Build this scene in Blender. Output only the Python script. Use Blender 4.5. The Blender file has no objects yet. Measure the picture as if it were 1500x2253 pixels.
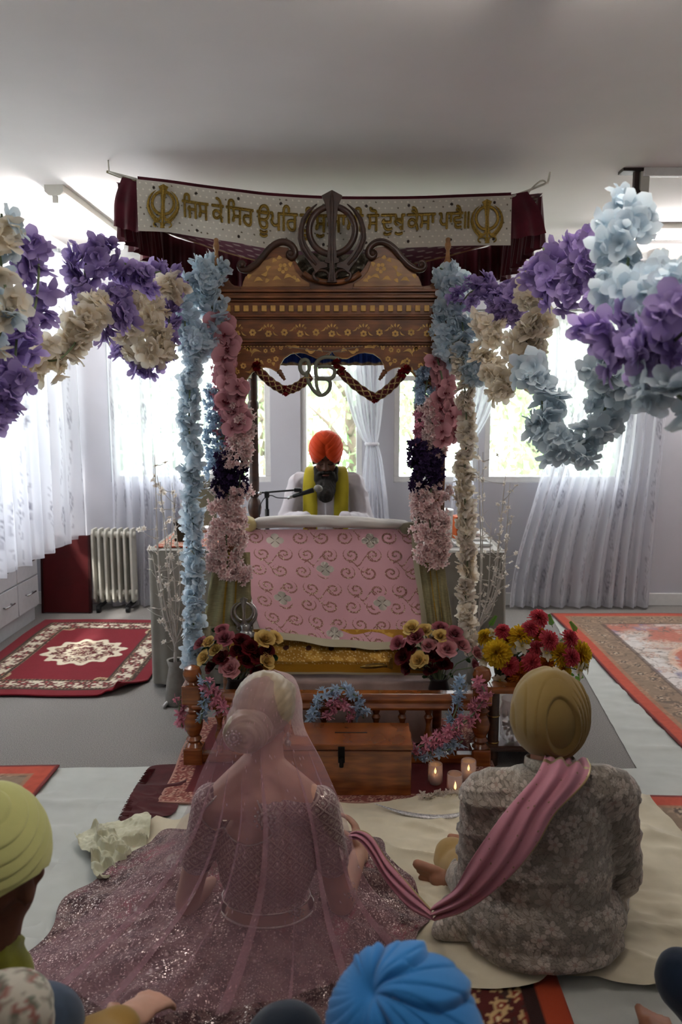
import bpy, bmesh, math, random
import numpy as np
from mathutils import Vector, Matrix, Euler, Quaternion, noise
from mathutils.geometry import tessellate_polygon

random.seed(7)
SC = bpy.context.scene
COL = SC.collection
PI = math.pi

# ------------------------------------------------------------------ camera
FPX, CAM_H, PITCH, YAW = 1700.0, 1.55, math.radians(7.9), math.radians(0.6)
cam_data = bpy.data.cameras.new('camera')
cam_data.sensor_fit = 'HORIZONTAL'
cam_data.sensor_width = 36.0
cam_data.lens = FPX / 1500.0 * 36.0
cam_data.clip_start = 0.05
cam_data.dof.use_dof = True
cam_data.dof.focus_distance = 2.9
cam_data.dof.aperture_fstop = 5.6
cam = bpy.data.objects.new('camera', cam_data)
cam.location = (0, 0, CAM_H)
cam.rotation_euler = (PI / 2 - PITCH, 0, YAW)
COL.objects.link(cam)
SC.camera = cam

# ------------------------------------------------------------------ exposure
SC.view_settings.view_transform = 'Standard'
SC.view_settings.look = 'None'
SC.view_settings.gamma = 1.0
SC.view_settings.use_curve_mapping = False
SC.view_settings.exposure = 1.5
SC.cycles.max_bounces = 7
SC.cycles.diffuse_bounces = 4
SC.cycles.glossy_bounces = 3
SC.cycles.transmission_bounces = 6
SC.cycles.transparent_max_bounces = 10
SC.cycles.caustics_reflective = False
SC.cycles.caustics_refractive = False
SC.cycles.sample_clamp_indirect = 6.0
SC.cycles.use_denoising = True
SC.cycles.use_adaptive_sampling = True
SC.cycles.adaptive_threshold = 0.02

# ------------------------------------------------------------------ sky and sun outside
SKY, SUN = 3.4, 2.6
world = bpy.data.worlds.new('sky')
SC.world = world
world.use_nodes = True
wn, wl = world.node_tree.nodes, world.node_tree.links
bg = wn['Background']
tcn = wn.new('ShaderNodeTexCoord'); sep = wn.new('ShaderNodeSeparateXYZ'); rmp = wn.new('ShaderNodeValToRGB')
wl.new(tcn.outputs['Generated'], sep.inputs[0]); wl.new(sep.outputs['Z'], rmp.inputs[0])
rmp.color_ramp.elements[0].color = (0.80, 0.90, 0.86, 1); rmp.color_ramp.elements[0].position = 0.0
rmp.color_ramp.elements[1].color = (0.86, 0.93, 1.0, 1); rmp.color_ramp.elements[1].position = 0.4
wl.new(rmp.outputs[0], bg.inputs[0])
bg.inputs[1].default_value = SKY
sun_d = bpy.data.lights.new('sun', 'SUN'); sun_d.energy = SUN; sun_d.angle = 0.1; sun_d.color = (1, 0.97, 0.9)
sun = bpy.data.objects.new('sun', sun_d); sun.rotation_euler = (math.radians(52), 0, math.radians(150 - 180)); sun.location = (0, 9, 9)
COL.objects.link(sun)

ROOM_L, ROOM_R, ROOM_B, ROOM_F, ROOM_H = -2.70, 3.30, 5.90, -1.60, 2.70
WINDOWS = [(-1.83, -0.60), (-0.37, 0.10), (0.34, 0.98), (1.03, 2.10)]     # x spans of the openings in the rear wall
WIN_Z = (0.96, 2.20)
SIDE_WIN = (2.6, 5.3, 0.98, 2.35)
def portal(name, loc, rot, sx, sy):
    d = bpy.data.lights.new(name, 'AREA'); d.shape = 'RECTANGLE'; d.size = sx; d.size_y = sy; d.cycles.is_portal = True
    o = bpy.data.objects.new(name, d); o.location = loc; o.rotation_euler = rot; COL.objects.link(o)
for i, (a, b) in enumerate(WINDOWS):
    portal('window_portal', ((a + b) / 2, ROOM_B + 0.16, sum(WIN_Z) / 2), (-PI / 2, 0, 0), b - a, WIN_Z[1] - WIN_Z[0])
portal('window_portal', (ROOM_L - 0.16, (SIDE_WIN[0] + SIDE_WIN[1]) / 2, (SIDE_WIN[2] + SIDE_WIN[3]) / 2), (0, -PI / 2, 0), SIDE_WIN[3] - SIDE_WIN[2], SIDE_WIN[1] - SIDE_WIN[0])

# ------------------------------------------------------------------ where a point of the photograph lies, at a known distance into the room
_cr = Vector((math.cos(YAW), math.sin(YAW), 0))
_cf = Vector((-math.sin(YAW) * math.cos(PITCH), math.cos(YAW) * math.cos(PITCH), -math.sin(PITCH)))
_cu = _cr.cross(_cf)
def ray(px, py): return _cf + _cr * ((px - 750.0) / FPX) - _cu * ((py - 1126.5) / FPX)
def W(px, py, y): d = ray(px, py); return Vector((0, 0, CAM_H)) + d * (y / d.y)
def G(px, py, z=0.0): d = ray(px, py); return Vector((0, 0, CAM_H)) + d * ((z - CAM_H) / d.z)
V = Vector

# ------------------------------------------------------------------ materials
MATS = {}
def srgb(h):
    h = h.lstrip('#'); c = [int(h[i:i + 2], 16) / 255 for i in (0, 2, 4)]
    return tuple(x / 12.92 if x <= .04045 else ((x + .055) / 1.055) ** 2.4 for x in c)
def newmat(name):
    m = bpy.data.materials.new(name); m.use_nodes = True
    nt = m.node_tree; return m, nt, nt.nodes, nt.links, nt.nodes['Principled BSDF']
def noise_ramp(N, L, scale, c1, c2, detail=4, lo=.35, hi=.65, coord='Object', stretch=None):
    tc = N.new('ShaderNodeTexCoord'); nz = N.new('ShaderNodeTexNoise'); nz.inputs['Scale'].default_value = scale; nz.inputs['Detail'].default_value = detail
    src = tc.outputs[coord]
    if stretch:
        mp = N.new('ShaderNodeMapping'); mp.inputs['Scale'].default_value = stretch; L.new(src, mp.inputs[0]); src = mp.outputs[0]
    L.new(src, nz.inputs['Vector'])
    r = N.new('ShaderNodeValToRGB'); r.color_ramp.elements[0].position = lo; r.color_ramp.elements[1].position = hi
    r.color_ramp.elements[0].color = (*c1, 1); r.color_ramp.elements[1].color = (*c2, 1)
    L.new(nz.outputs['Fac'], r.inputs[0]); return r, nz, src
def add_bump(N, L, P, src, strength, dist=.002):
    b = N.new('ShaderNodeBump'); b.inputs['Strength'].default_value = strength; b.inputs['Distance'].default_value = dist
    L.new(src, b.inputs['Height']); L.new(b.outputs[0], P.inputs['Normal'])
def mat(name, col, rough=.6, metal=0., var=.12, scale=30, bump=0., spec=.3, sheen=0., coat=0.):
    if name in MATS: return MATS[name]
    c = srgb(col) if isinstance(col, str) else col
    m, nt, N, L, P = newmat(name)
    P.inputs['Roughness'].default_value = rough; P.inputs['Metallic'].default_value = metal
    P.inputs['Specular IOR Level'].default_value = spec
    P.inputs['Sheen Weight'].default_value = sheen; P.inputs['Coat Weight'].default_value = coat
    r, nz, s = noise_ramp(N, L, scale, tuple(x * (1 - var) for x in c), tuple(min(1, x * (1 + var)) for x in c))
    L.new(r.outputs[0], P.inputs['Base Color'])
    if bump: add_bump(N, L, P, nz.outputs['Fac'], bump)
    MATS[name] = m; return m
def mat_wood(name, c1, c2, rough=.35, scale=5, stretch=(1, 1, 9), coat=.3):
    m, nt, N, L, P = newmat(name)
    r, nz, s = noise_ramp(N, L, scale, srgb(c1), srgb(c2), 6, .3, .7, stretch=stretch)
    wv = N.new('ShaderNodeTexWave'); wv.inputs['Scale'].default_value = 3; wv.inputs['Distortion'].default_value = 6; wv.inputs['Detail'].default_value = 3
    L.new(s, wv.inputs['Vector'])
    mx = N.new('ShaderNodeMixRGB'); mx.blend_type = 'MULTIPLY'; mx.inputs[0].default_value = .25
    L.new(r.outputs[0], mx.inputs[1]); L.new(wv.outputs['Color'], mx.inputs[2]); L.new(mx.outputs[0], P.inputs['Base Color'])
    P.inputs['Roughness'].default_value = rough; P.inputs['Coat Weight'].default_value = coat; P.inputs['Coat Roughness'].default_value = .25
    add_bump(N, L, P, nz.outputs['Fac'], .08); MATS[name] = m; return m
def mat_fabric(name, col, weave=600, var=.1, rough=.9, bump=.25, sheen=.2, trans=0.):
    """woven cloth; trans = share of light let through"""
    m, nt, N, L, P = newmat(name); c = srgb(col) if isinstance(col, str) else col
    r, nz, s = noise_ramp(N, L, 12, tuple(x * (1 - var) for x in c), tuple(min(1, x * (1 + var)) for x in c))
    L.new(r.outputs[0], P.inputs['Base Color'])
    n2 = N.new('ShaderNodeTexNoise'); n2.inputs['Scale'].default_value = weave; L.new(s, n2.inputs['Vector'])
    add_bump(N, L, P, n2.outputs['Fac'], bump, .001)
    P.inputs['Roughness'].default_value = rough; P.inputs['Specular IOR Level'].default_value = .15; P.inputs['Sheen Weight'].default_value = sheen
    if trans: mix_translucent(nt, P, r.outputs[0], trans)
    MATS[name] = m; return m
def mix_translucent(nt, P, colsock, f):
    N, L = nt.nodes, nt.links; t = N.new('ShaderNodeBsdfTranslucent'); L.new(colsock, t.inputs[0])
    mx = N.new('ShaderNodeMixShader'); mx.inputs[0].default_value = f
    L.new(P.outputs[0], mx.inputs[1]); L.new(t.outputs[0], mx.inputs[2]); L.new(mx.outputs[0], N['Material Output'].inputs[0]); return mx
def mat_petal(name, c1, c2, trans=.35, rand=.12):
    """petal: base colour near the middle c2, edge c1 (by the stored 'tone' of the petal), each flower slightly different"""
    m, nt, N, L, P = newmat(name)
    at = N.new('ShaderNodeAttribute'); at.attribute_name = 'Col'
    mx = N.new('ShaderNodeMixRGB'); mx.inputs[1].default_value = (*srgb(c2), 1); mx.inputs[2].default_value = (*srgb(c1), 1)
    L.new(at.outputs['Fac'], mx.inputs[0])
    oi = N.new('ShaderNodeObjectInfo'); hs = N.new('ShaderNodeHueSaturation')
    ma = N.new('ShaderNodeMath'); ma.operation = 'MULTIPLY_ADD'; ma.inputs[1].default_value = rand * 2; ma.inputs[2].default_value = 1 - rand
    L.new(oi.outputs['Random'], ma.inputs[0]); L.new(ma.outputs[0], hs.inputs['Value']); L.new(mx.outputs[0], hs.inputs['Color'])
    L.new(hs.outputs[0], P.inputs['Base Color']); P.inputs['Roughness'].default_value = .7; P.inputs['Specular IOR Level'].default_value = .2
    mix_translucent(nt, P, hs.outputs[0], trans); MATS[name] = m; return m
def mat_paint(name, rough=.85, metal_rough=.3, bump=0., sheen=.1, trans=0., weave=500):
    """colour stored on the mesh; where the stored 'gilt' is 1 the surface is metal thread or sequins"""
    m, nt, N, L, P = newmat(name)
    at = N.new('ShaderNodeAttribute'); at.attribute_name = 'Col'
    g = N.new('ShaderNodeAttribute'); g.attribute_name = 'gilt'
    L.new(at.outputs['Color'], P.inputs['Base Color']); L.new(g.outputs['Fac'], P.inputs['Metallic'])
    ma = N.new('ShaderNodeMapRange'); ma.inputs[3].default_value = rough; ma.inputs[4].default_value = metal_rough
    L.new(g.outputs['Fac'], ma.inputs[0]); L.new(ma.outputs[0], P.inputs['Roughness'])
    P.inputs['Specular IOR Level'].default_value = .2; P.inputs['Sheen Weight'].default_value = sheen
    if bump:
        tc = N.new('ShaderNodeTexCoord'); n2 = N.new('ShaderNodeTexNoise'); n2.inputs['Scale'].default_value = weave; L.new(tc.outputs['Object'], n2.inputs['Vector'])
        add_bump(N, L, P, n2.outputs['Fac'], bump, .002)
    if trans: mix_translucent(nt, P, at.outputs['Color'], trans)
    MATS[name] = m; return m
def mat_emit(name, col, strength):
    m, nt, N, L, P = newmat(name); P.inputs['Base Color'].default_value = (*col, 1)
    P.inputs['Emission Color'].default_value = (*col, 1); P.inputs['Emission Strength'].default_value = strength
    MATS[name] = m; return m
def mat_glass(name, col=(1, 1, 1), alpha=.85, rough=.05):
    """thin clear glass: mostly lets light straight through"""
    m, nt, N, L, P = newmat(name); t = N.new('ShaderNodeBsdfTransparent'); t.inputs[0].default_value = (*col, 1)
    P.inputs['Base Color'].default_value = (*col, 1); P.inputs['Roughness'].default_value = rough; P.inputs['Specular IOR Level'].default_value = .6
    mx = N.new('ShaderNodeMixShader'); mx.inputs[0].default_value = alpha
    L.new(P.outputs[0], mx.inputs[1]); L.new(t.outputs[0], mx.inputs[2]); L.new(mx.outputs[0], N['Material Output'].inputs[0])
    MATS[name] = m; return m
def mat_sheer(name, col, clear, trans=.5, pattern=None, gilt=False):
    """thin cloth: part clear, part scattering; pattern = colour of embroidered sprigs"""
    m, nt, N, L, P = newmat(name); c = srgb(col)
    d = N.new('ShaderNodeBsdfDiffuse'); t = N.new('ShaderNodeBsdfTranslucent'); tr = N.new('ShaderNodeBsdfTransparent')
    d.inputs[0].default_value = t.inputs[0].default_value = (*c, 1)
    a = N.new('ShaderNodeMixShader'); a.inputs[0].default_value = trans; L.new(d.outputs[0], a.inputs[1]); L.new(t.outputs[0], a.inputs[2])
    b = N.new('ShaderNodeMixShader'); b.inputs[0].default_value = clear; L.new(a.outputs[0], b.inputs[1]); L.new(tr.outputs[0], b.inputs[2])
    L.new(b.outputs[0], N['Material Output'].inputs[0])
    if pattern:
        at = N.new('ShaderNodeAttribute'); at.attribute_name = 'gilt'
        mx = N.new('ShaderNodeMixRGB'); mx.inputs[1].default_value = (*c, 1); mx.inputs[2].default_value = (*srgb(pattern), 1)
        L.new(at.outputs['Fac'], mx.inputs[0]); L.new(mx.outputs[0], d.inputs[0]); L.new(mx.outputs[0], t.inputs[0])
        mr = N.new('ShaderNodeMapRange'); mr.inputs[3].default_value = clear; mr.inputs[4].default_value = clear * .15
        L.new(at.outputs['Fac'], mr.inputs[0]); L.new(mr.outputs[0], b.inputs[0])
    MATS[name] = m; return m

# ---- node patterns drawn in cloth coordinates ('fab', metres along and up the cloth)
class NP:
    def __init__(s, name):
        s.m, nt, s.N, s.L, s.P = newmat(name); MATS[name] = s.m; a = s.N.new('ShaderNodeAttribute'); a.attribute_name = 'fab'; s.fab = a.outputs['Vector']
    def set(s, sock, v):
        if hasattr(v, 'links'): s.L.new(v, sock)
        else: sock.default_value = v
    def math(s, op, a, b=0., c=0., clamp=False):
        n = s.N.new('ShaderNodeMath'); n.operation = op; n.use_clamp = clamp
        for i, q in enumerate((a, b, c)): s.set(n.inputs[i], q)
        return n.outputs[0]
    def noise(s, scale, vec=None, detail=3):
        n = s.N.new('ShaderNodeTexNoise'); n.inputs['Scale'].default_value = scale; n.inputs['Detail'].default_value = detail; s.L.new(vec or s.fab, n.inputs['Vector']); return n.outputs['Fac']
    def mix(s, f, a, b):
        n = s.N.new('ShaderNodeMixRGB'); s.set(n.inputs[0], f)
        for k, q in ((1, a), (2, b)): s.set(n.inputs[k], (*srgb(q), 1) if isinstance(q, str) else q)
        return n.outputs[0]
    def step(s, x, a, b):
        n = s.N.new('ShaderNodeMapRange'); n.inputs[1].default_value = a; n.inputs[2].default_value = b; s.L.new(x, n.inputs[0]); return n.outputs[0]
    def flower(s, scale, k, R, amp=.3, keep=.35, rnd=.9):
        """masks of scattered k-petalled flowers: (whole, ring lines, centre)"""
        v = s.N.new('ShaderNodeTexVoronoi'); v.voronoi_dimensions = '2D'; v.inputs['Scale'].default_value = scale; v.inputs['Randomness'].default_value = rnd; s.L.new(s.fab, v.inputs['Vector'])
        d = s.N.new('ShaderNodeVectorMath'); d.operation = 'SUBTRACT'; s.L.new(s.fab, d.inputs[0]); s.L.new(v.outputs['Position'], d.inputs[1])
        sx = s.N.new('ShaderNodeSeparateXYZ'); s.L.new(d.outputs[0], sx.inputs[0]); cs = s.N.new('ShaderNodeSeparateColor'); s.L.new(v.outputs['Color'], cs.inputs[0])
        an = s.math('ARCTAN2', sx.outputs[1], sx.outputs[0]); w = s.math('COSINE', s.math('MULTIPLY_ADD', an, float(k), s.math('MULTIPLY', cs.outputs[0], 6.28)))
        e = s.math('DIVIDE', v.outputs['Distance'], s.math('MULTIPLY_ADD', w, amp * R, R)); on = s.math('GREATER_THAN', cs.outputs[1], keep)
        full = s.math('MULTIPLY', s.step(e, 1.04, .92), on); line = s.math('MULTIPLY', s.math('MULTIPLY', full, s.step(w, -.75, -.95)), s.step(e, .25, .3)); cen = s.math('MULTIPLY', s.step(e, .34, .28), on); return full, line, cen
    def beads(s, scale, r, keep):
        v = s.N.new('ShaderNodeTexVoronoi'); v.voronoi_dimensions = '2D'; v.inputs['Scale'].default_value = scale; s.L.new(s.fab, v.inputs['Vector'])
        cs = s.N.new('ShaderNodeSeparateColor'); s.L.new(v.outputs['Color'], cs.inputs[0]); m = s.math('LESS_THAN', v.outputs['Distance'], r)
        return s.math('MULTIPLY', m, s.math('GREATER_THAN', cs.outputs[0], keep)), v.outputs['Distance'], cs.outputs[1]
    def done(s, col, gilt=0., rough=.75, grough=.25, height=None, bump=.5, dist=.003, sheen=.2):
        P = s.P; s.L.new(col, P.inputs['Base Color']); s.set(P.inputs['Metallic'], gilt)
        if gilt: s.L.new(s.math('MULTIPLY_ADD', gilt, grough - rough, rough), P.inputs['Roughness'])
        else: P.inputs['Roughness'].default_value = rough
        P.inputs['Specular IOR Level'].default_value = .2; P.inputs['Sheen Weight'].default_value = sheen
        if height: add_bump(s.N, s.L, P, height, bump, dist)
        return s.m

# ------------------------------------------------------------------ objects
def tag(o, label=None, cat=None, group=None, kind=None):
    if label: o['label'] = label
    if cat: o['category'] = cat
    if group: o['group'] = group
    if kind: o['kind'] = kind
    return o
def thing(name, label, cat, loc=(0, 0, 0), group=None):
    o = bpy.data.objects.new(name, None); o.empty_display_size = .05; o.location = loc; COL.objects.link(o)
    return tag(o, label, cat, group)
def wloc(p):
    t = V((0, 0, 0))
    while p is not None: t = t + p.location; p = p.parent
    return t
def link(name, me, parent=None, origin=None):
    """link a mesh authored in world coordinates; its origin becomes the parent's (or the given) point"""
    o = bpy.data.objects.new(name, me); COL.objects.link(o)
    if parent is not None:
        me.transform(Matrix.Translation(-wloc(parent))); o.parent = parent
    elif origin is not None:
        me.transform(Matrix.Translation(-V(origin))); o.location = origin
    return o
def basis(d, up=V((0, 0, 1))):
    d = d.normalized(); x = up.cross(d)
    if x.length < 1e-4: x = V((1, 0, 0)).cross(d)
    x.normalize(); return x, d.cross(x), d
class MB:
    def __init__(s): s.v, s.f, s.c, s.g = [], [], [], []
    def add(s, vs, fs, col=None, gilt=None):
        n = len(s.v); s.v += [tuple(p) for p in vs]; s.f += [tuple(i + n for i in f) for f in fs]
        if col is not None: s.c += [col] * len(vs) if not isinstance(col, list) else col
        if gilt is not None: s.g += [gilt] * len(vs) if not isinstance(gilt, list) else gilt
        return s
    def box(s, c, d, rz=0, M=None, **k):
        x, y, z = [a / 2 for a in d]
        vs = [V((a * x, b * y, e * z)) for a in (-1, 1) for b in (-1, 1) for e in (-1, 1)]
        R = M if M is not None else Matrix.Rotation(rz, 3, 'Z')
        vs = [R @ p + V(c) for p in vs]
        return s.add(vs, [(0, 1, 3, 2), (4, 6, 7, 5), (0, 4, 5, 1), (2, 3, 7, 6), (0, 2, 6, 4), (1, 5, 7, 3)], **k)
    def span(s, a, b, **k):
        return s.box([(p + q) / 2 for p, q in zip(a, b)], [abs(p - q) for p, q in zip(a, b)], **k)
    def tube(s, pts, r, n=8, cap=True, flat=1., **k):
        pts = [V(p) for p in pts]; m = len(pts); rs = r if isinstance(r, (list, tuple)) else [r] * m
        x = None; vs = []
        for i in range(m):
            d = (pts[min(i + 1, m - 1)] - pts[max(i - 1, 0)]).normalized()
            if x is None: x = basis(d)[0]
            x = (x - d * x.dot(d)); x = x.normalized() if x.length > 1e-6 else basis(d)[0]
            y = d.cross(x)
            vs += [pts[i] + (x * math.cos(2 * PI * j / n) + y * math.sin(2 * PI * j / n) * flat) * rs[i] for j in range(n)]
        fs = [(i * n + j, i * n + (j + 1) % n, (i + 1) * n + (j + 1) % n, (i + 1) * n + j) for i in range(m - 1) for j in range(n)]
        if cap: fs += [tuple(reversed(range(n))), tuple(range((m - 1) * n, m * n))]
        return s.add(vs, fs, **k)
    def lathe(s, prof, c=(0, 0, 0), n=24, M=None, cap=True, **k):
        c = V(c); vs = []
        for r, z in prof:
            for j in range(n):
                p = V((r * math.cos(2 * PI * j / n), r * math.sin(2 * PI * j / n), z)); vs.append((M @ p if M is not None else p) + c)
        m = len(prof)
        fs = [(i * n + j, i * n + (j + 1) % n, (i + 1) * n + (j + 1) % n, (i + 1) * n + j) for i in range(m - 1) for j in range(n)]
        if cap: fs += [tuple(reversed(range(n))), tuple(range((m - 1) * n, m * n))]
        return s.add(vs, fs, **k)
    def ell(s, c, r, rot=(0, 0, 0), n=16, m=10, **k):
        R = Euler(rot).to_matrix(); c = V(c); vs = []
        for i in range(m + 1):
            t = PI * i / m
            for j in range(n):
                a = 2 * PI * j / n
                vs.append(c + R @ V((r[0] * math.sin(t) * math.cos(a), r[1] * math.sin(t) * math.sin(a), r[2] * math.cos(t))))
        fs = [(i * n + j, (i + 1) * n + j, (i + 1) * n + (j + 1) % n, i * n + (j + 1) % n) for i in range(m) for j in range(n)]
        return s.add(vs, fs, **k)
    def grid(s, fn, nu, nv, col=None, gilt=None):
        vs = [fn(i / nu, j / nv) for j in range(nv + 1) for i in range(nu + 1)]
        fs = [(j * (nu + 1) + i, j * (nu + 1) + i + 1, (j + 1) * (nu + 1) + i + 1, (j + 1) * (nu + 1) + i) for j in range(nv) for i in range(nu)]
        return s.add(vs, fs, col=col, gilt=gilt)
    def prism(s, loops, fr, t, **k):
        """loops: outline (then holes) in 2D; fr = (origin, X, Y, N); thickness t along N"""
        if not isinstance(loops[0][0], (tuple, list, Vector)): loops = [loops]
        O, X, Y, Nn = [V(q) for q in fr]
        tri = tessellate_polygon([[V((a, b, 0)) for a, b in lp] for lp in loops])
        flat = [p for lp in loops for p in lp]; n = len(flat)
        vs = [O + X * a + Y * b for a, b in flat] + [O + X * a + Y * b + Nn * t for a, b in flat]
        fs = [tuple(q) for q in tri] + [tuple(i + n for i in reversed(q)) for q in tri]
        st = 0
        for lp in loops:
            m = len(lp); fs += [(st + i, st + (i + 1) % m, st + (i + 1) % m + n, st + i + n) for i in range(m)]; st += m
        return s.add(vs, fs, **k)
    def mesh(s, name, smooth=True):
        me = bpy.data.meshes.new(name); me.from_pydata(s.v, [], s.f); me.validate()
        if s.c:
            a = me.color_attributes.new('Col', 'FLOAT_COLOR', 'POINT')
            a.data.foreach_set('color', np.array([(*c[:3], 1) for c in s.c], dtype=np.float32).ravel())
        if s.g:
            a = me.attributes.new('gilt', 'FLOAT', 'POINT'); a.data.foreach_set('value', np.array(s.g, dtype=np.float32))
        if smooth: me.polygons.foreach_set('use_smooth', [True] * len(me.polygons))
        return me
    def build(s, name, m, parent=None, smooth=False, bevel=0., auto=None, origin=None, sub=0, solid=0.):
        me = s.mesh(name, smooth or auto is not None); me.materials.append(m)
        bm = bmesh.new(); bm.from_mesh(me); bmesh.ops.recalc_face_normals(bm, faces=bm.faces); bm.to_mesh(me); bm.free()
        if auto is not None: me.set_sharp_from_angle(angle=auto)
        o = link(name, me, parent, origin)
        if solid: q = o.modifiers.new('solid', 'SOLIDIFY'); q.thickness = solid; q.offset = 0
        if bevel:
            q = o.modifiers.new('bevel', 'BEVEL'); q.width = bevel; q.segments = 2; q.limit_method = 'ANGLE'; q.angle_limit = .6
        if sub: q = o.modifiers.new('sub', 'SUBSURF'); q.levels = q.render_levels = sub
        return o
def npgrid(name, Pts, m, parent=None, col=None, gilt=None, fab=None, solid=0., origin=None, sub=0, closed=False):
    """Pts: (rows, cols, 3) array -> one smooth sheet, with colour and gilt arrays (rows, cols)"""
    h, w = Pts.shape[:2]; idx = np.arange(h * w).reshape(h, w)
    q = np.stack([idx[:-1, :-1], idx[:-1, 1:], idx[1:, 1:], idx[1:, :-1]], -1).reshape(-1, 4)
    if closed:
        q = np.concatenate([q, np.stack([idx[:-1, -1], idx[:-1, 0], idx[1:, 0], idx[1:, -1]], -1).reshape(-1, 4)])
    me = bpy.data.meshes.new(name); me.vertices.add(h * w); me.vertices.foreach_set('co', Pts.astype(np.float32).ravel())
    me.loops.add(q.size); me.loops.foreach_set('vertex_index', q.ravel().astype(np.int32))
    me.polygons.add(len(q)); me.polygons.foreach_set('loop_start', np.arange(0, q.size, 4, dtype=np.int32))
    me.polygons.foreach_set('use_smooth', np.ones(len(q), dtype=bool)); me.update(calc_edges=True)
    if col is not None:
        a = me.color_attributes.new('Col', 'FLOAT_COLOR', 'POINT'); c4 = np.ones((h * w, 4), np.float32); c4[:, :3] = col.reshape(-1, 3); a.data.foreach_set('color', c4.ravel())
    if gilt is not None:
        a = me.attributes.new('gilt', 'FLOAT', 'POINT'); a.data.foreach_set('value', gilt.astype(np.float32).ravel())
    if fab is not None:
        a = me.attributes.new('fab', 'FLOAT_VECTOR', 'POINT'); f3 = np.zeros((h * w, 3), np.float32); f3[:, :2] = fab.reshape(-1, 2); a.data.foreach_set('vector', f3.ravel())
    me.materials.append(m); o = link(name, me, parent, origin)
    if sub: k = o.modifiers.new('sub', 'SUBSURF'); k.levels = k.render_levels = sub
    if solid: k = o.modifiers.new('solid', 'SOLIDIFY'); k.thickness = solid; k.offset = 0
    return o
def evaluated(o, name):
    dg = bpy.context.evaluated_depsgraph_get(); dg.update()
    me = bpy.data.meshes.new_from_object(o.evaluated_get(dg)); me.name = name; return me
def blob(name, prims, m, parent=None, voxel=.012, smooth=4, post=None, origin=None, sub=0):
    """one continuous skin over tapered limbs ('c', a, ra, b, rb) and ellipsoids ('e', centre, radii, rot)"""
    b = MB()
    for p in prims:
        if p[0] == 'c':
            a, ra, c, rc = V(p[1]), p[2], V(p[3]), p[4]; n = 12; d = (c - a).length
            pts, rr = [], []
            for i in range(5): t = PI / 2 * (1 - i / 4); pts.append(a - (c - a).normalized() * ra * math.sin(t)); rr.append(max(ra * math.cos(t), 1e-4))
            for i in range(5): t = PI / 2 * i / 4; pts.append(c + (c - a).normalized() * rc * math.sin(t)); rr.append(max(rc * math.cos(t), 1e-4))
            b.tube(pts, rr, n)
        else: b.ell(p[1], p[2], p[3] if len(p) > 3 else (0, 0, 0))
    me = b.mesh(name); t = bpy.data.objects.new('tmp', me); COL.objects.link(t)
    bm = bmesh.new(); bm.from_mesh(me); bmesh.ops.remove_doubles(bm, verts=bm.verts, dist=1e-5); bmesh.ops.recalc_face_normals(bm, faces=bm.faces); bm.to_mesh(me); bm.free()
    q = t.modifiers.new('r', 'REMESH'); q.mode = 'VOXEL'; q.voxel_size = voxel
    if smooth: q = t.modifiers.new('s', 'SMOOTH'); q.iterations = smooth; q.factor = .6
    out = evaluated(t, name); bpy.data.objects.remove(t); bpy.data.meshes.remove(me)
    out.polygons.foreach_set('use_smooth', [True] * len(out.polygons))
    if post:
        n = len(out.vertices); co = np.empty(n * 3, np.float32); no = np.empty(n * 3, np.float32)
        out.vertices.foreach_get('co', co); out.vertices.foreach_get('normal', no)
        r = post(co.reshape(-1, 3), no.reshape(-1, 3))
        if isinstance(r, tuple) and len(r) == 2:
            co2, fab = r; a = out.attributes.new('fab', 'FLOAT_VECTOR', 'POINT'); a.data.foreach_set('vector', np.column_stack([fab, np.zeros(n)]).astype(np.float32).ravel())
        elif isinstance(r, tuple):
            co2, c, g = r
            a = out.color_attributes.new('Col', 'FLOAT_COLOR', 'POINT'); c4 = np.ones((n, 4), np.float32); c4[:, :3] = c; a.data.foreach_set('color', c4.ravel())
            a = out.attributes.new('gilt', 'FLOAT', 'POINT'); a.data.foreach_set('value', g.astype(np.float32))
        else: co2 = r
        out.vertices.foreach_set('co', co2.astype(np.float32).ravel()); out.update()
    out.materials.clear(); out.materials.append(m)
    o = link(name, out, parent, origin)
    if sub: k = o.modifiers.new('sub', 'SUBSURF'); k.levels = k.render_levels = sub
    return o
def copy_tree(o, parent=None):
    c = o.copy(); COL.objects.link(c); c.parent = parent
    for ch in list(o.children): copy_tree(ch, c)
    return c
def spline(pts, n):
    """n+1 points evenly along a smooth line through pts"""
    pts = [V(p) for p in pts]; P = [pts[0] * 2 - pts[1]] + pts + [pts[-1] * 2 - pts[-2]]; out = []
    for i in range(1, len(P) - 2):
        for k in range(24):
            t = k / 24; a, b, c, d = P[i - 1:i + 3]
            out.append(.5 * ((2 * b) + (c - a) * t + (2 * a - 5 * b + 4 * c - d) * t * t + (3 * b - a - 3 * c + d) * t ** 3))
    out.append(pts[-1]); L = [0]
    for a, b in zip(out, out[1:]): L.append(L[-1] + (b - a).length)
    res, j = [], 0
    for i in range(n + 1):
        s = L[-1] * i / n
        while j < len(L) - 2 and L[j + 1] < s: j += 1
        t = (s - L[j]) / max(L[j + 1] - L[j], 1e-9); res.append(out[j].lerp(out[j + 1], min(1, t)))
    return res
def length(pts): return sum((V(b) - V(a)).length for a, b in zip(pts, pts[1:]))

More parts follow.
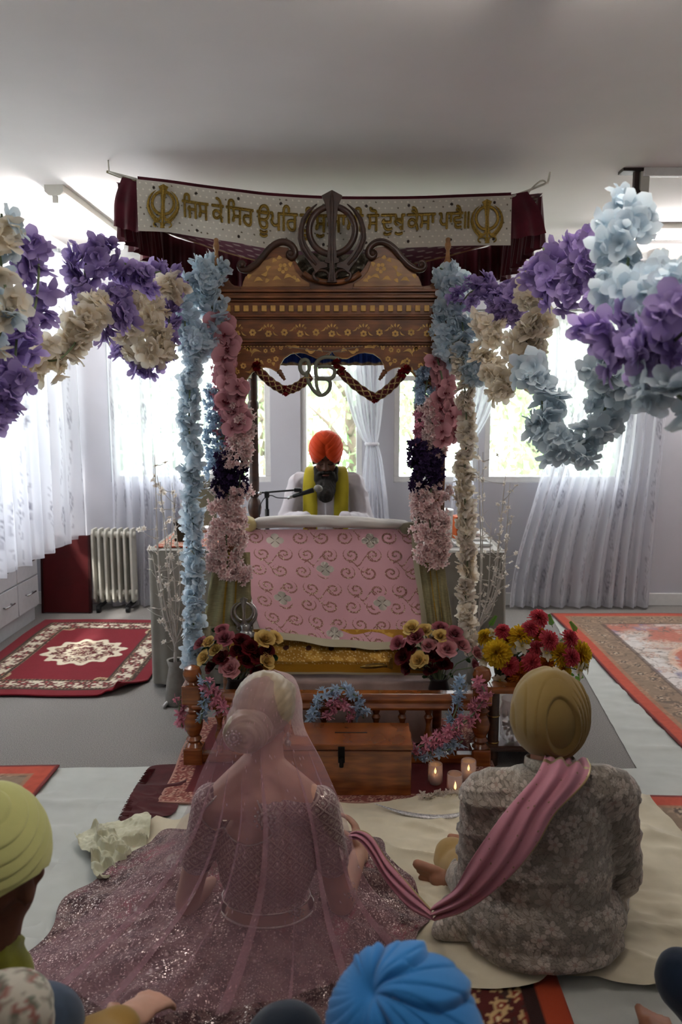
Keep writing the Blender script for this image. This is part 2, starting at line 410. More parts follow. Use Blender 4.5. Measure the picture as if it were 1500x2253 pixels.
# ------------------------------------------------------------------ pattern maths on arrays
def hash2(i, j, s=0):
    x = np.sin(i * 127.1 + j * 311.7 + s * 74.7) * 43758.5453; return x - np.floor(x)
def vnoise(x, y, s=0):
    i, j = np.floor(x), np.floor(y); f, g = x - i, y - j; f = f * f * (3 - 2 * f); g = g * g * (3 - 2 * g)
    return (hash2(i, j, s) * (1 - f) + hash2(i + 1, j, s) * f) * (1 - g) + (hash2(i, j + 1, s) * (1 - f) + hash2(i + 1, j + 1, s) * f) * g
def fbm(x, y, s=0, o=4):
    r = 0; a = .5
    for k in range(o): r = r + a * vnoise(x * 2 ** k, y * 2 ** k, s + k); a *= .5
    return r
def sst(a, b, x): t = np.clip((x - a) / (b - a), 0, 1); return t * t * (3 - 2 * t)
def mixc(c, col, m):
    col = np.array(srgb(col) if isinstance(col, str) else col); m = np.clip(m, 0, 1)[..., None]; return c * (1 - m) + col * m
def flat(shape, col): return np.ones((*shape, 3)) * np.array(srgb(col))
def cells(x, y, s=0, jit=.8):
    """nearest jittered cell point: distance, angle, cell id, second distance"""
    i, j = np.floor(x), np.floor(y); best = np.full(x.shape, 9.); sec = best.copy(); ang = np.zeros(x.shape); idn = np.zeros(x.shape)
    for a in (-1, 0, 1):
        for b in (-1, 0, 1):
            ci, cj = i + a, j + b
            dx = x - (ci + .5 + (hash2(ci, cj, s) - .5) * jit); dy = y - (cj + .5 + (hash2(ci, cj, s + 5) - .5) * jit); d = np.hypot(dx, dy)
            m = d < best; sec = np.where(m, best, np.minimum(sec, d)); ang = np.where(m, np.arctan2(dy, dx), ang); idn = np.where(m, hash2(ci, cj, s + 9), idn); best = np.where(m, d, best)
    return best, ang, idn, sec
# ================================================================== THE ROOM
M_wall = mat('wall_paint', '#b9b8bf', .9, var=.03, scale=3)
M_ceil = mat('ceiling_paint', '#e6e0de', .95, var=.03, scale=2)
M_white = mat('white_gloss', '#d9d8d6', .4, var=.03)
M_carpet = mat('grey_carpet', '#86827f', 1., var=.35, scale=260, bump=.5, spec=.05)
M_metal = mat('steel', '#b8b8b8', .25, 1., var=.05)
M_black = mat('black_plastic', '#151518', .45, var=.1)

def struct(name, mb, m, **k): return tag(mb.build(name, m, **k), kind='structure')
struct('floor', MB().span((ROOM_L - .2, ROOM_F - .2, -.1), (ROOM_R + .2, ROOM_B + .2, 0)), M_carpet)
struct('ceiling', MB().span((ROOM_L - .2, ROOM_F - .2, ROOM_H), (ROOM_R + .2, ROOM_B + .2, ROOM_H + .1)), M_ceil)
wb = MB()
xs = [ROOM_L - .2] + [e for w in WINDOWS for e in w] + [ROOM_R + .2]
wb.span((xs[0], ROOM_B, 0), (xs[-1], ROOM_B + .2, WIN_Z[0])); wb.span((xs[0], ROOM_B, WIN_Z[1]), (xs[-1], ROOM_B + .2, ROOM_H))
for a, b in zip(xs[0::2], xs[1::2]): wb.span((a, ROOM_B, WIN_Z[0]), (b, ROOM_B + .2, WIN_Z[1]))
struct('wall_rear', wb, M_wall)
wl_ = MB(); y0, y1, z0, z1 = SIDE_WIN
wl_.span((ROOM_L - .2, ROOM_F, 0), (ROOM_L, ROOM_B, z0)); wl_.span((ROOM_L - .2, ROOM_F, z1), (ROOM_L, ROOM_B, ROOM_H))
wl_.span((ROOM_L - .2, ROOM_F, z0), (ROOM_L, y0, z1)); wl_.span((ROOM_L - .2, y1, z0), (ROOM_L, ROOM_B, z1))
struct('wall_left', wl_, M_wall)
struct('wall_right', MB().span((ROOM_R, ROOM_F, 0), (ROOM_R + .2, ROOM_B, ROOM_H)), M_wall)
struct('wall_front', MB().span((ROOM_L, ROOM_F - .2, 0), (ROOM_R, ROOM_F, ROOM_H)), M_wall)
# cornice and skirting along the rear and side walls
struct('trim_1', MB().prism([(0, 0), (.09, 0), (.08, -.02), (.03, -.07), (.02, -.1), (0, -.1)], ((ROOM_L, ROOM_B, ROOM_H), (0, -1, 0), (0, 0, 1), (1, 0, 0)), ROOM_R - ROOM_L), M_white)
struct('trim_2', MB().prism([(0, 0), (.09, 0), (.08, -.02), (.03, -.07), (.02, -.1), (0, -.1)], ((ROOM_R, ROOM_F, ROOM_H), (-1, 0, 0), (0, 0, 1), (0, 1, 0)), ROOM_B - ROOM_F), M_white)
struct('baseboard_rear', MB().span((ROOM_L, ROOM_B - .018, 0), (ROOM_R, ROOM_B, .10)), M_white, bevel=.006)
struct('baseboard_right', MB().span((ROOM_R - .018, ROOM_F, 0), (ROOM_R, ROOM_B - .02, .10)), M_white, bevel=.006)

M_pane = mat_glass('window_glass', (1, 1, 1), .94)
def window(n, cx, cy, w, h, z, side=False, bars=()):
    """frame around an opening, transom and mullions, one pane"""
    def place(a0, a1, d0, d1, zz0, zz1, mb):
        if side: mb.span((cx + d0, cy + a0, zz0), (cx + d1, cy + a1, zz1))
        else: mb.span((cx + a0, cy + d0, zz0), (cx + a1, cy + d1, zz1))
    f = MB(); t = .045
    place(-w / 2, w / 2, -.03, .06, z, z + t, f); place(-w / 2, w / 2, -.03, .06, z + h - t, z + h, f)
    place(-w / 2, -w / 2 + t, -.03, .06, z + t, z + h - t, f); place(w / 2 - t, w / 2, -.03, .06, z + t, z + h - t, f)
    place(-w / 2 + t, w / 2 - t, -.02, .05, z + h * .62, z + h * .62 + .04, f)
    for b in bars: place(b - .02, b + .02, -.02, .05, z + t, z + h - t, f)
    o = struct('window_%d' % n, f, M_white, bevel=.004)
    p = MB(); place(-w / 2 + t, w / 2 - t, .01, .016, z + t, z + h - t, p); q = p.build('pane', M_pane, o); return o
for i, (a, b) in enumerate(WINDOWS):
    bars = [0] if b - a > 1 else []
    window(i + 1, (a + b) / 2, ROOM_B + .05, b - a, WIN_Z[1] - WIN_Z[0], WIN_Z[0], False, bars)
window(5, ROOM_L - .05, (y0 + y1) / 2, y1 - y0, z1 - z0, z0, True, [-.45, .45])

# ------------------------------------------------------------------ the garden outside
struct('ground', MB().span((-14, ROOM_B + .3, -.5), (14, 22, -.45)), mat('garden_ground', '#b9c4a2', .95, var=.2, scale=3))
M_leaf = mat_petal('garden_leaf', '#86a86c', '#a3be8a', .45, .1)
M_bark = mat('garden_bark', '#6d5f50', .9, scale=20, bump=.4)
def tree(x, y, h, r, seed, label):
    rnd = random.Random(seed)
    t = thing('leafy_tree', label, 'tree', (x, y, -.45), 'trees beyond the windows')
    b = MB(); b.tube([(x, y, -.45), (x + .1, y, h * .3), (x, y + .1, h * .6), (x, y, h * .85)], [.09, .07, .05, .02])
    for k in range(7):
        a = rnd.random() * 6.28; zz = h * (.3 + .08 * k); b.tube([(x, y, zz), (x + math.cos(a) * r * .4, y + math.sin(a) * r * .4, zz + .3), (x + math.cos(a) * r * .8, y + math.sin(a) * r * .8, zz + .5)], [.035, .02, .008], 5)
    b.build('trunk', M_bark, t, smooth=True)
    f = MB()
    clumps = [(rnd.uniform(-r, r), rnd.uniform(-r, r), rnd.uniform(.05, 1) * h) for _ in range(44)]
    for cx, cy, cz in clumps:
        for _ in range(34):
            p = V((x + cx + rnd.gauss(0, .16), y + cy + rnd.gauss(0, .16), cz - .4 + rnd.gauss(0, .14)))
            q = Euler((rnd.random() * 6, rnd.random() * 6, rnd.random() * 6)).to_matrix(); s = rnd.uniform(.035, .08)
            f.add([p + q @ V(c) * s for c in ((-1, 0, 0), (0, -.45, .15), (1, 0, 0), (0, .45, .15))], [(0, 1, 2, 3)], col=[(k,) * 3 for k in (0, .5, 1, .5)])
    f.build('crown', M_leaf, t, smooth=True)
for i, (x, y, h, r, l) in enumerate([(-2.15, 8.0, 2.4, .72, 'pale green tree outside the far left rear window'), (.0, 8.1, 2.3, .72, 'bushy green tree outside, seen behind the reader'),
                                     (2.15, 8.0, 2.3, .72, 'leafy green tree outside the window right of the canopy'), (-1.2, 10.6, 2.9, .9, 'pale tree farther off in the garden, left of the reader'),
                                     (1.0, 10.8, 2.9, .9, 'pale tree farther off behind the canopy post at right'), (3.2, 10.4, 3.0, .9, 'pale tree farther off behind the long right curtain')]): tree(x, y, h, r, i + 3, l)

# ------------------------------------------------------------------ fluorescent battens
M_tube = mat_emit('lit_tube', (1.0, .98, .95), 66); M_tube_dim = mat_emit('dim_tube', (1.0, .95, .88), 36)  # second tube set weaker so the foreground stays darker
M_batten = mat('batten_enamel', '#c9c6bd', .5, var=.05, scale=8)
def batten(label, x, y, along, L=1.25, drop=0., lit=None):
    t = thing('fluorescent_batten', label, 'ceiling light', (x, y, ROOM_H), 'fluorescent battens on the ceiling')
    A = V((0, 1, 0)) if along == 'Y' else V((1, 0, 0)); B = V((A.y, -A.x, 0)); O = V((x, y, ROOM_H - drop))
    MB().prism([(-.05, 0), (.05, 0), (.05, -.035), (.028, -.055), (-.028, -.055), (-.05, -.035)], (O - A * L / 2, B, (0, 0, 1), A), L).build('housing', M_batten, t)
    for s in (-1, 1):
        MB().box(O + A * s * (L / 2 - .02) + V((0, 0, -.065)), [.03 if along == 'Y' else .022, .022 if along == 'Y' else .03, .05]).build('lamp_holder', M_batten, t, bevel=.004)
    MB().tube([O + A * (-L / 2 + .03) + V((0, 0, -.082)), O + A * (L / 2 - .03) + V((0, 0, -.082))], .0135, 12).build('tube', lit or M_tube, t, smooth=True)
    if drop:
        for s in (-1, 1): MB().tube([O + A * s * L * .35, O + A * s * L * .35 + V((0, 0, drop))], .006, 6).build('hanger', M_metal, t)
batten('bare fluorescent batten on the ceiling left of the maroon canopy', -1.56, 4.88, 'Y')
batten('lit fluorescent batten on the ceiling at far right above the right curtain', 2.35, 5.2, 'X')
batten('fluorescent batten overhead above the seated couple', .50, 1.57, 'Y', lit=M_tube_dim)
batten('unseen fluorescent batten added behind the camera as fill light', -1.3, -.3, 'Y', lit=mat_emit('fill_tube', (1.0, .93, .85), 8))  # added lamp out of view, a weak fill for the front of the room

# ------------------------------------------------------------------ track and bracket at upper right
t = thing('projector_bracket', 'dark metal bracket and drop pole under a white ceiling conduit at upper right', 'bracket', (1.43, 4.04, ROOM_H))
MB().span((1.40, 4.0, 2.42), (1.425, 4.03, 2.70)).build('dark_arm', mat('dark_metal', '#3a3230', .5, .6), t, bevel=.003)
MB().span((1.43, 4.0, 2.36), (1.475, 4.045, 2.70)).build('pole', M_batten, t, bevel=.004)
MB().span((1.34, 3.99, 2.685), (1.52, 4.07, 2.70)).build('ceiling_plate', MATS['dark_metal'], t, bevel=.002)
MB().prism([(0, 0), (.03, .05), (.03, .13), (.0, .16), (-.022, .11)], ((1.402, 3.995, 2.46), (1, 0, 0), (0, 0, 1), (0, 1, 0)), .02).build('gusset', MATS['dark_metal'], t)
MB().span((1.44, 3.985, 2.66), (3.25, 4.02, 2.70)).build('conduit', M_white, t, bevel=.003)
t = thing('wall_speaker', 'small grey speaker box on a bracket high on the rear wall at right', 'speaker', (2.26, 5.82, 2.5))
MB().box((2.25, 5.74, 2.585), (.20, .13, .125), rz=.35).build('cabinet', mat('speaker_grey', '#8b8682', .7), t, bevel=.012)
MB().box((2.235, 5.68, 2.585), (.17, .006, .095), rz=.35).build('grille', mat('speaker_cloth', '#7d7874', .9, scale=300, bump=.6), t)
MB().tube([(2.25, 5.76, 2.62), (2.25, 5.80, 2.66), (2.25, 5.90, 2.66)], .012).build('bracket', M_batten, t)

# ================================================================== CURTAINS
M_net = mat_sheer('net_curtain', '#dedee4', .16, .5, '#8f8d98')
def sprigs(s, z):
    """embroidered vines and oval damask figures, s across the cloth and z up it, in metres"""
    p = .17; k = np.floor(s / p); off = hash2(k, k * 0 + 1) * 6; x = s - (k + .5) * p - .022 * np.sin(z * 11 + off)
    d, a, i, _ = cells(x / .018, z / .018, 3, .5)
    vine = (np.abs(x) < .017) * (d < .34)
    zz = (z + hash2(k, k * 0 + 4) * .2) % .62 - .31; e = np.hypot((s - (k + .5) * p) / .035, zz / .07)
    fig = ((np.abs(e - .9) < .16) | (np.abs(e - .45) < .12)) * (.25 + .45 * vnoise(s * 200, z * 200))
    hem = 0
    return np.clip(vine * .55 + fig, 0, 1)
def curtain(name, label, top, bot, left, right, y, folds, amp, cloth=1.9, nu=220, nv=130, axis='x', seed=0, hemwave=.0, group=None, mid=None):
    """left(v), right(v): edges of the cloth at v = 0 (top) .. 1 (hem)"""
    v, u = np.meshgrid(np.linspace(0, 1, nv), np.linspace(0, 1, nu), indexing='ij')
    Lx, Rx = left(v), right(v); rng = np.abs(Rx - Lx)
    ph = 2 * PI * folds * (u + .03 * np.sin(9 * u + seed)) + .5 * np.sin(3 * v + seed) + seed
    a = amp * (.35 + .65 * sst(0, .25, v)) * np.clip(rng / np.max(rng), .35, 1)
    dep = a * (np.sin(ph) + .3 * np.sin(2.3 * ph + 1 + v * 2)); x = Lx + (Rx - Lx) * (u + .25 / folds / 2 / PI * np.sin(2 * ph))
    z = top + (bot - top) * v - hemwave * v * np.sin(ph * .5)
    s = u * cloth; g = sprigs(s, z)
    g = np.clip(g + ((v > .985) & True) * .15, 0, 1)
    P = np.stack([x, y + dep, z], -1) if axis == 'x' else np.stack([y + dep, x, z], -1)
    o = npgrid(name, P, M_net, gilt=g); return tag(o, label, 'curtain', group)
lin = lambda a, b: (lambda v: a + (b - a) * v)
G1 = 'white net curtains'
curtain('net_curtain', 'short white net curtain on the left wall hanging above the white drawers', 2.60, .56, lin(2.6, 2.6), lin(5.84, 5.84), -2.03, 15, .045, 6.5, 420, 130, 'y', 1.3, .01, G1)
curtain('net_curtain', 'long white net curtain on the rear wall behind the radiator and blue garland', 2.22, .012, lambda v: -1.79 - .04 * sst(.6, 1, v), lin(-.98, -.98), 5.80, 9, .035, 2.4, seed=2.1, group=G1)
def tied(cl, cr, xl, xr, tz, bl, br, top=2.22, bot=.012):
    tv = (top - tz) / (top - bot)
    def mk(a, t, b): return lambda v: np.where(v < tv, t + (a - t) * np.clip(1 - v / tv, 0, 1) ** .62, t + (b - t) * np.clip((v - tv) / (1 - tv), 0, 1) ** .55)
    return mk(cl, xl, bl), mk(cr, xr, br)
l, r = tied(-.16, .30, .135, .205, 1.26, .05, .36)
curtain('net_curtain', 'net curtain tied in at the middle, behind the seated reader', 2.22, .012, l, r, 5.79, 6, .03, 1.6, seed=.4, group=G1)
l, r = tied(.86, 1.28, .82, .90, 1.28, .74, .98)
curtain('net_curtain', 'net curtain tied back beside the right window, behind the cream hanging garland', 2.22, .012, l, r, 5.79, 6, .03, 1.6, seed=3.4, group=G1)
curtain('net_curtain', 'wide floor-length net curtain right of the window spreading onto the floor', 2.22, .02, lambda v: 1.50 - .28 * sst(.3, 1, v), lambda v: 2.36 - .06 * v, 5.77, 10, .034, 2.6, 320, 150, seed=5.2, group=G1)
def tie(x, z, w, label):
    b = MB(); b.lathe([(w, -.012), (w + .006, 0), (w, .012)], (x, 5.79, z), 16, Matrix.Diagonal((1, .6, 1)).to_3x3())
    tag(b.build('curtain_tie', mat('tie_white', '#d8d6dc', .7), smooth=True), label, 'curtain tie')
tie(.17, 1.26, .05, 'narrow band tying the net curtain behind the reader'); tie(.86, 1.28, .055, 'narrow band tying the net curtain beside the right window')
# rods and track
t = thing('curtain_track', 'white curtain track under the ceiling above the left wall curtain', 'curtain rail', (-2.05, 4.2, 2.64))
MB().span((-2.075, 2.5, 2.635), (-2.045, 5.88, 2.70)).build('rail', M_white, t, bevel=.004)
gl = MB()
for k in range(48): gl.box((-2.035, 2.7 + k * .066, 2.625), (.012, .018, .022))
tag(gl.build('glider', mat('glider_grey', '#77787c', .6), t), kind='stuff')
for a, b, l in ((-1.86, -.93, 'curtain rod over the long curtain behind the blue garland'), (-.25, .42, 'curtain rod over the tied curtain behind the canopy'), (.72, 1.36, 'curtain rod over the tied curtain right of the canopy'), (1.42, 2.44, 'curtain rod with rings at the top of the wide right curtain')):
    t = thing('curtain_rod', l, 'curtain rail', ((a + b) / 2, 5.83, 2.235), 'curtain rods on the rear wall')
    MB().tube([(a, 5.83, 2.235), (b, 5.83, 2.235)], .009).build('rod', M_metal, t, smooth=True)
    for x in (a + .04, b - .04): MB().tube([(x, 5.83, 2.235), (x, 5.905, 2.235)], .007).build('bracket', M_metal, t)

# ================================================================== LEFT SIDE FURNITURE
M_cab = mat('white_laminate', '#c4c4c8', .45, var=.03)
for k, (ya, yb) in enumerate([(2.60, 3.30), (3.32, 4.02), (4.04, 4.74), (4.76, 5.46)]):
    lab = ['white drawer unit with bar handles, out of sight end of the row', 'white drawer unit with bar handles, nearest seen under the left curtain', 'white drawer unit with bar handles, middle of the row under the curtain', 'white drawer unit with bar handles next to the dark red board'][k]
    t = thing('drawer_unit', lab, 'drawer unit', (-2.45, (ya + yb) / 2, 0), 'white drawer units under the left window')
    MB().span((-2.69, ya, .10), (-2.27, yb, .80)).build('carcass', M_cab, t, bevel=.003)
    MB().span((-2.69, ya, 0), (-2.29, yb, .10)).build('plinth', M_cab, t)
    for c in range(2):
        for r in range(3):
            a = ya + .006 + c * (yb - ya) / 2; b = ya + (c + 1) * (yb - ya) / 2 - .006; z = .115 + r * .228
            d = MB().span((-2.275, a, z), (-2.252, b, z + .218)).build('drawer', M_cab, t, bevel=.003)
            h = MB(); m_ = (a + b) / 2; h.tube([(-2.23, m_ - .07, z + .12), (-2.23, m_ + .07, z + .12)], .006, 8)
            for s in (-.055, .055): h.tube([(-2.255, m_ + s, z + .12), (-2.23, m_ + s, z + .12)], .005, 6)
            h.build('handle', M_metal, d, smooth=True)
t = thing('dark_red_board', 'dark red panel board leaning on the wall between drawers and heater', 'board', (-2.1, 5.6, 0))
M = Matrix.Rotation(-.08, 3, 'X')
MB().box((-2.115, 5.645, .295), (.36, .025, .58), M=M).build('panel', mat('oxblood', '#4a0d0f', .5, var=.12, scale=6), t, bevel=.004)
for sx in (-.178, .178): MB().box(V((-2.115 + sx, 5.645, .295)), (.016, .034, .585), M=M).build('frame_edge', mat('oxblood_dark', '#2c0809', .45), t)
t = thing('oil_heater', 'white oil-filled column heater against the rear wall at left', 'heater', (-1.88, 5.72, 0))
M_rad = mat('heater_enamel', '#bdbab0', .5, var=.05)
for k in range(7):
    x = -1.925 + k * .048
    MB().prism([(-.07, .10), (-.05, .07), (.05, .07), (.07, .10), (.07, .60), (.05, .63), (-.05, .63), (-.07, .60)], ((x, 5.72, 0), (0, 1, 0), (0, 0, 1), (1, 0, 0)), .018).build('fin', M_rad, t, bevel=.006)
MB().tube([(-1.93, 5.72, .58), (-1.61, 5.72, .58)], .028).build('top_header', M_rad, t, smooth=True)
MB().tube([(-1.93, 5.72, .13), (-1.61, 5.72, .13)], .028).build('bottom_header', M_rad, t, smooth=True)
for x in (-1.88, -1.66):
    MB().box((x, 5.72, .045), (.03, .20, .02)).build('foot', M_black, t)
    MB().lathe([(.028, -.012), (.028, .012)], (x, 5.64, .028), 14, Matrix.Rotation(PI / 2, 3, 'Y')).build('caster', M_black, t)
# ================================================================== FLOOR COVERINGS
M_rug = mat_paint('rug_pile', .95, bump=.5, weave=420)
def floral(x, y, s, size, c, pal, k=5, fill=.34):
    """scattered flowers and leaf curls over colours c"""
    d, a, i, _ = cells(x / size, y / size, s)
    r = fill * (1 + .35 * np.cos(k * a + 6 * i))
    c = mixc(c, pal[0], (d < r) * 1.0); c = mixc(c, pal[1], (d < r * .62) * 1.0); c = mixc(c, pal[2], (d < r * .25) * 1.0)
    n = vnoise(x / size * 2.2, y / size * 2.2, s + 3); c = mixc(c, pal[3], ((np.abs(n - .5) < .045) & (d > r)) * .9)
    return c
def rug(name, label, x0, x1, ya, yb, pattern, z=.012, res=.0065, wob=.006, group=None, curl=None):
    Wd, Ln = x1 - x0, yb - ya; nu, nv = int(Wd / res), int(Ln / res)
    V_, U_ = np.meshgrid(np.linspace(0, 1, nv), np.linspace(0, 1, nu), indexing='ij')
    c = pattern(U_ * Wd, V_ * Ln, Wd, Ln)
    X = x0 + U_ * Wd + wob * np.sin(V_ * 9 + x0) * (1 - U_); Y = ya + V_ * Ln + wob * np.sin(U_ * 11 + ya)
    Z = z + .004 * fbm(U_ * 5, V_ * 5, 3)
    if curl is not None: X, Y, Z = curl(X, Y, Z, U_, V_)
    o = npgrid(name, np.stack([X, Y, Z], -1), M_rug, col=c, gilt=np.zeros(X.shape), solid=.008)
    return tag(o, label, 'rug', group)
def edge_d(x, y, Wd, Ln): return np.minimum(np.minimum(x, Wd - x), np.minimum(y, Ln - y))
def pat_red(x, y, Wd, Ln):
    e = edge_d(x, y, Wd, Ln); c = flat(x.shape, '#741320')
    field = c.copy(); cx, cy = (x - Wd / 2) / (Wd / 2), (y - Ln / 2) / (Ln / 2)
    # corner spandrels
    sp = (np.abs(cx) ** 1.3 + np.abs(cy) ** 1.3 + .10 * np.sin(18 * np.arctan2(cy, cx))) > 1.02
    s = floral(x, y, 2, .085, flat(x.shape, '#4a2a1e'), ['#8a6a48', '#7a1a1e', '#c9b994', '#b7a27a'], 6)
    field = np.where(sp[..., None], s, field)
    rim = np.abs((np.abs(cx) ** 1.3 + np.abs(cy) ** 1.3 + .10 * np.sin(18 * np.arctan2(cy, cx))) - 1.02) < .025
    field = mixc(field, '#b9a583', rim * 1.)
    # medallion
    mr = np.hypot((x - Wd / 2) / .20, (y - Ln / 2) / .27); ma = np.arctan2(y - Ln / 2, x - Wd / 2); me = mr * (1 + .10 * np.cos(12 * ma)) * (1 - .15 * np.cos(2 * ma))
    med = floral(x, y, 5, .05, flat(x.shape, '#5c1a1e'), ['#d6cbb0', '#7d1620', '#e2d8c2', '#cdbd9c'], 6)
    field = np.where((me < 1)[..., None], med, field); field = mixc(field, '#d9cdb4', (np.abs(me - .93) < .10) * 1.)
    field = mixc(field, '#d9cdb4', (np.abs(me - .45) < .06) * 1.)
    c = np.where((e > .235)[..., None], field, c)
    c = mixc(c, '#3c2d24', ((e > .075) & (e < .235)) * 1.)
    d, a, i, _ = cells(x / .022, y / .022, 4, .2); c = mixc(c, '#b49c78', ((e > .08) & (e < .235) & (d < .2)) * 1.)
    band = (e > .105) & (e < .205)
    bf = floral(x, y, 8, .075, flat(x.shape, '#d3c9b4'), ['#6d2027', '#47382c', '#b4454a', '#5a4334'], 5, .40)
    c = np.where(band[..., None], bf, c); return c * (.9 + .2 * fbm(x * 90, y * 90)[..., None])
def pat_wash(x, y, Wd, Ln):
    e = edge_d(x, y, Wd, Ln); n = fbm(x * 2.2, y * 2.2, 7); n2 = fbm(x * 9, y * 9, 9)
    f = flat(x.shape, '#c4b7ad'); f = mixc(f, '#b2563f', sst(.48, .6, n) * .8); f = mixc(f, '#d6d0cc', sst(.5, .62, fbm(x * 3, y * 3, 21)) * .9)
    f = mixc(f, '#6a625e', (np.abs(n2 - .47) < .02) * .8); f = mixc(f, '#8f87a0', (sst(.60, .68, fbm(x * 5, y * 5, 31))) * .7)
    f = floral(x, y, 12, .16, f, ['#b98b74', '#cbbcae', '#a4553f', '#857468'], 7, .28) * .55 + f * .45
    r = np.hypot(x - Wd / 2, (y - Ln / 2)); f = mixc(f, '#b4512f', (r < .42) * .75 * sst(.35, .5, n2)); f = mixc(f, '#d9b9a2', (np.abs(r - .42) < .02) * .6)
    b = floral(x, y, 14, .12, flat(x.shape, '#8d7865'), ['#a98e78', '#5f5148', '#c2ad97', '#6b5a50'], 6, .3)
    c = np.where((e < .28)[..., None], b, f); c = mixc(c, '#5d4a42', (np.abs(e - .28) < .012) * .8); c = mixc(c, '#a8795f', ((e > .075) & (e < .10)) * .7)
    c = mixc(c, '#b8503c', (e < .075) * 1.); c = mixc(c, '#6d2f33', (e < .012) * .9)
    return c * (.8 + .4 * fbm(x * 60, y * 60)[..., None])
def pat_dark(x, y, Wd, Ln):
    e = edge_d(x, y, Wd, Ln); f = floral(x, y, 17, .06, flat(x.shape, '#4d1713'), ['#b89a6c', '#7a2a1c', '#d2bd94', '#3a2a22'], 6, .36)
    c = np.where((e > .10)[..., None], f, flat(x.shape, '#9c3a1e')); c = mixc(c, '#2c1512', ((e > .07) & (e < .11)) * 1.); return c
def curl(X, Y, Z, U, V_):
    k = np.clip((U - .80) / .2, 0, 1) * np.clip((.16 - V_) / .16, 0, 1); return X - .10 * k, Y + .06 * k, Z + .05 * k ** 1.5 * (1 + .4 * np.sin(U * 60))
rug('persian_rug', 'red rug with white floral border and round medallion in front of the drawers', -2.19, -1.13, 3.93, 5.39, pat_red, curl=curl)
rug('persian_rug', 'large faded floral rug with salmon edge on the white sheet at right', 1.50, 3.22, 3.26, 5.585, pat_wash, z=.016, res=.009)
rug('persian_rug', 'patterned rug with salmon edge beside the seated man in brocade coat', .93, 2.7, 1.98, 2.875, pat_wash, z=.022, res=.009)
rug('persian_rug', 'salmon edged rug corner behind the yellow turban at left', -2.5, -1.235, 2.60, 3.105, pat_wash, z=.022, res=.009)
rug('persian_rug', 'dark red floral rug showing under the cream cloth at bottom', -.55, .56, 1.0, 2.0, pat_dark, z=.024, res=.008)

M_sheet = mat_fabric('white_sheet', '#c0c2bc', 500, .03); M_cream = mat_fabric('cream_cloth', '#cfc4ab', 500, .05)
def wrinkle(x, y, s, a):
    n = fbm(x * 2.3 + y * .8, y * 5 + x * .6, s, 4); r = 1 - np.abs(n - .48) * 6; return a * np.clip(r, 0, 1) ** 2 + a * .5 * fbm(x * 9, y * 9, s)
def sheet(label, corners, z, amp, n=(200, 120), seed=1, m=None, name='floor_sheet', cat='cloth', group=None):
    v, u = np.meshgrid(np.linspace(0, 1, n[1]), np.linspace(0, 1, n[0]), indexing='ij'); c = [np.array(k) for k in corners]
    X = (c[0][0] * (1 - u) + c[1][0] * u) * (1 - v) + (c[3][0] * (1 - u) + c[2][0] * u) * v
    Y = (c[0][1] * (1 - u) + c[1][1] * u) * (1 - v) + (c[3][1] * (1 - u) + c[2][1] * u) * v + .012 * np.sin(u * 14 + seed) * v
    e = np.minimum(np.minimum(u, 1 - u) * 12, 1) * np.minimum(np.minimum(v, 1 - v) * 12, 1)
    return tag(npgrid(name, np.stack([X, Y, z + wrinkle(X, Y, seed, amp) * (.3 + .7 * e)], -1), m or M_sheet), label, cat, group)
sheet('white floor sheet running up the right side under the faded rug', [(1.22, 3.0), (3.29, 3.0), (3.29, 5.72), (1.49, 5.55)], .003, .012, seed=4)
sheet('white floor sheet spread across the room under the couple', [(-2.68, .1), (3.29, .1), (3.29, 3.17), (-2.68, 3.11)], .007, .012, (420, 260), 2)
sheet('second white sheet lapped over the first at left, beside the yellow turban', [(-1.05, 1.2), (-.52, 1.2), (-.50, 3.09), (-.95, 3.09)], .015, .006, (80, 160), 6)

def star_sheet(name, label, cat, outline, z, amp, m, seed=1, na=260, nr=70, zfun=None, fringe=False):
    P = [G(*q) for q in outline]; P = spline(P + [P[0]], na)[:-1]; c = sum(P, V()) / len(P)
    A = np.array([[p.x, p.y] for p in P]); r = np.linspace(0, 1, nr)[:, None, None] ** .8
    XY = np.array([c.x, c.y]) * (1 - r) + A[None] * r; Z = z + wrinkle(XY[..., 0], XY[..., 1], seed, amp)
    if zfun is not None: Z = Z + zfun(XY[..., 0], XY[..., 1])
    return tag(npgrid(name, np.concatenate([XY, Z[..., None]], -1), m, closed=True), label, cat)
star_sheet('floor_cloth', 'cream cloth spread under the bride and groom', 'cloth', [(345, 1818), (395, 1824), (440, 1802), (600, 1792), (760, 1790), (880, 1780), (1010, 1773), (1200, 1768), (1392, 1765), (1440, 1792), (1490, 1842), (1560, 1910), (1600, 2000), (1600, 2140), (1480, 2196),
           (1360, 2190), (1300, 2176), (1216, 2180), (1160, 2200), (1050, 2202), (930, 2192), (760, 2230), (560, 2240), (420, 2200), (300, 2100), (250, 1980), (250, 1890), (290, 1845)], .032, .020, M_cream, 11, 360, 110)
star_sheet('crumpled_cloth', 'crumpled end of cream cloth lying on the white sheet left of the bride', 'cloth', [(165, 1868), (200, 1845), (262, 1832), (330, 1820), (320, 1890), (262, 1945), (235, 1975), (205, 1958), (200, 1910), (180, 1895)], .03, .045,
           mat_fabric('pale_cream', '#c9c6ac', 500, .05), 23, 240, 90, zfun=lambda x, y: .055 * np.clip(fbm(x * 17, y * 17, 5) - .32, 0, 1) + .03 * np.clip(1 - np.abs(fbm(x * 11 + y * 6, y * 9, 8) - .47) * 14, 0, 1))
M_rshawl = mat_fabric('dark_red_wool', '#420a0e', 300, .2, 1.)
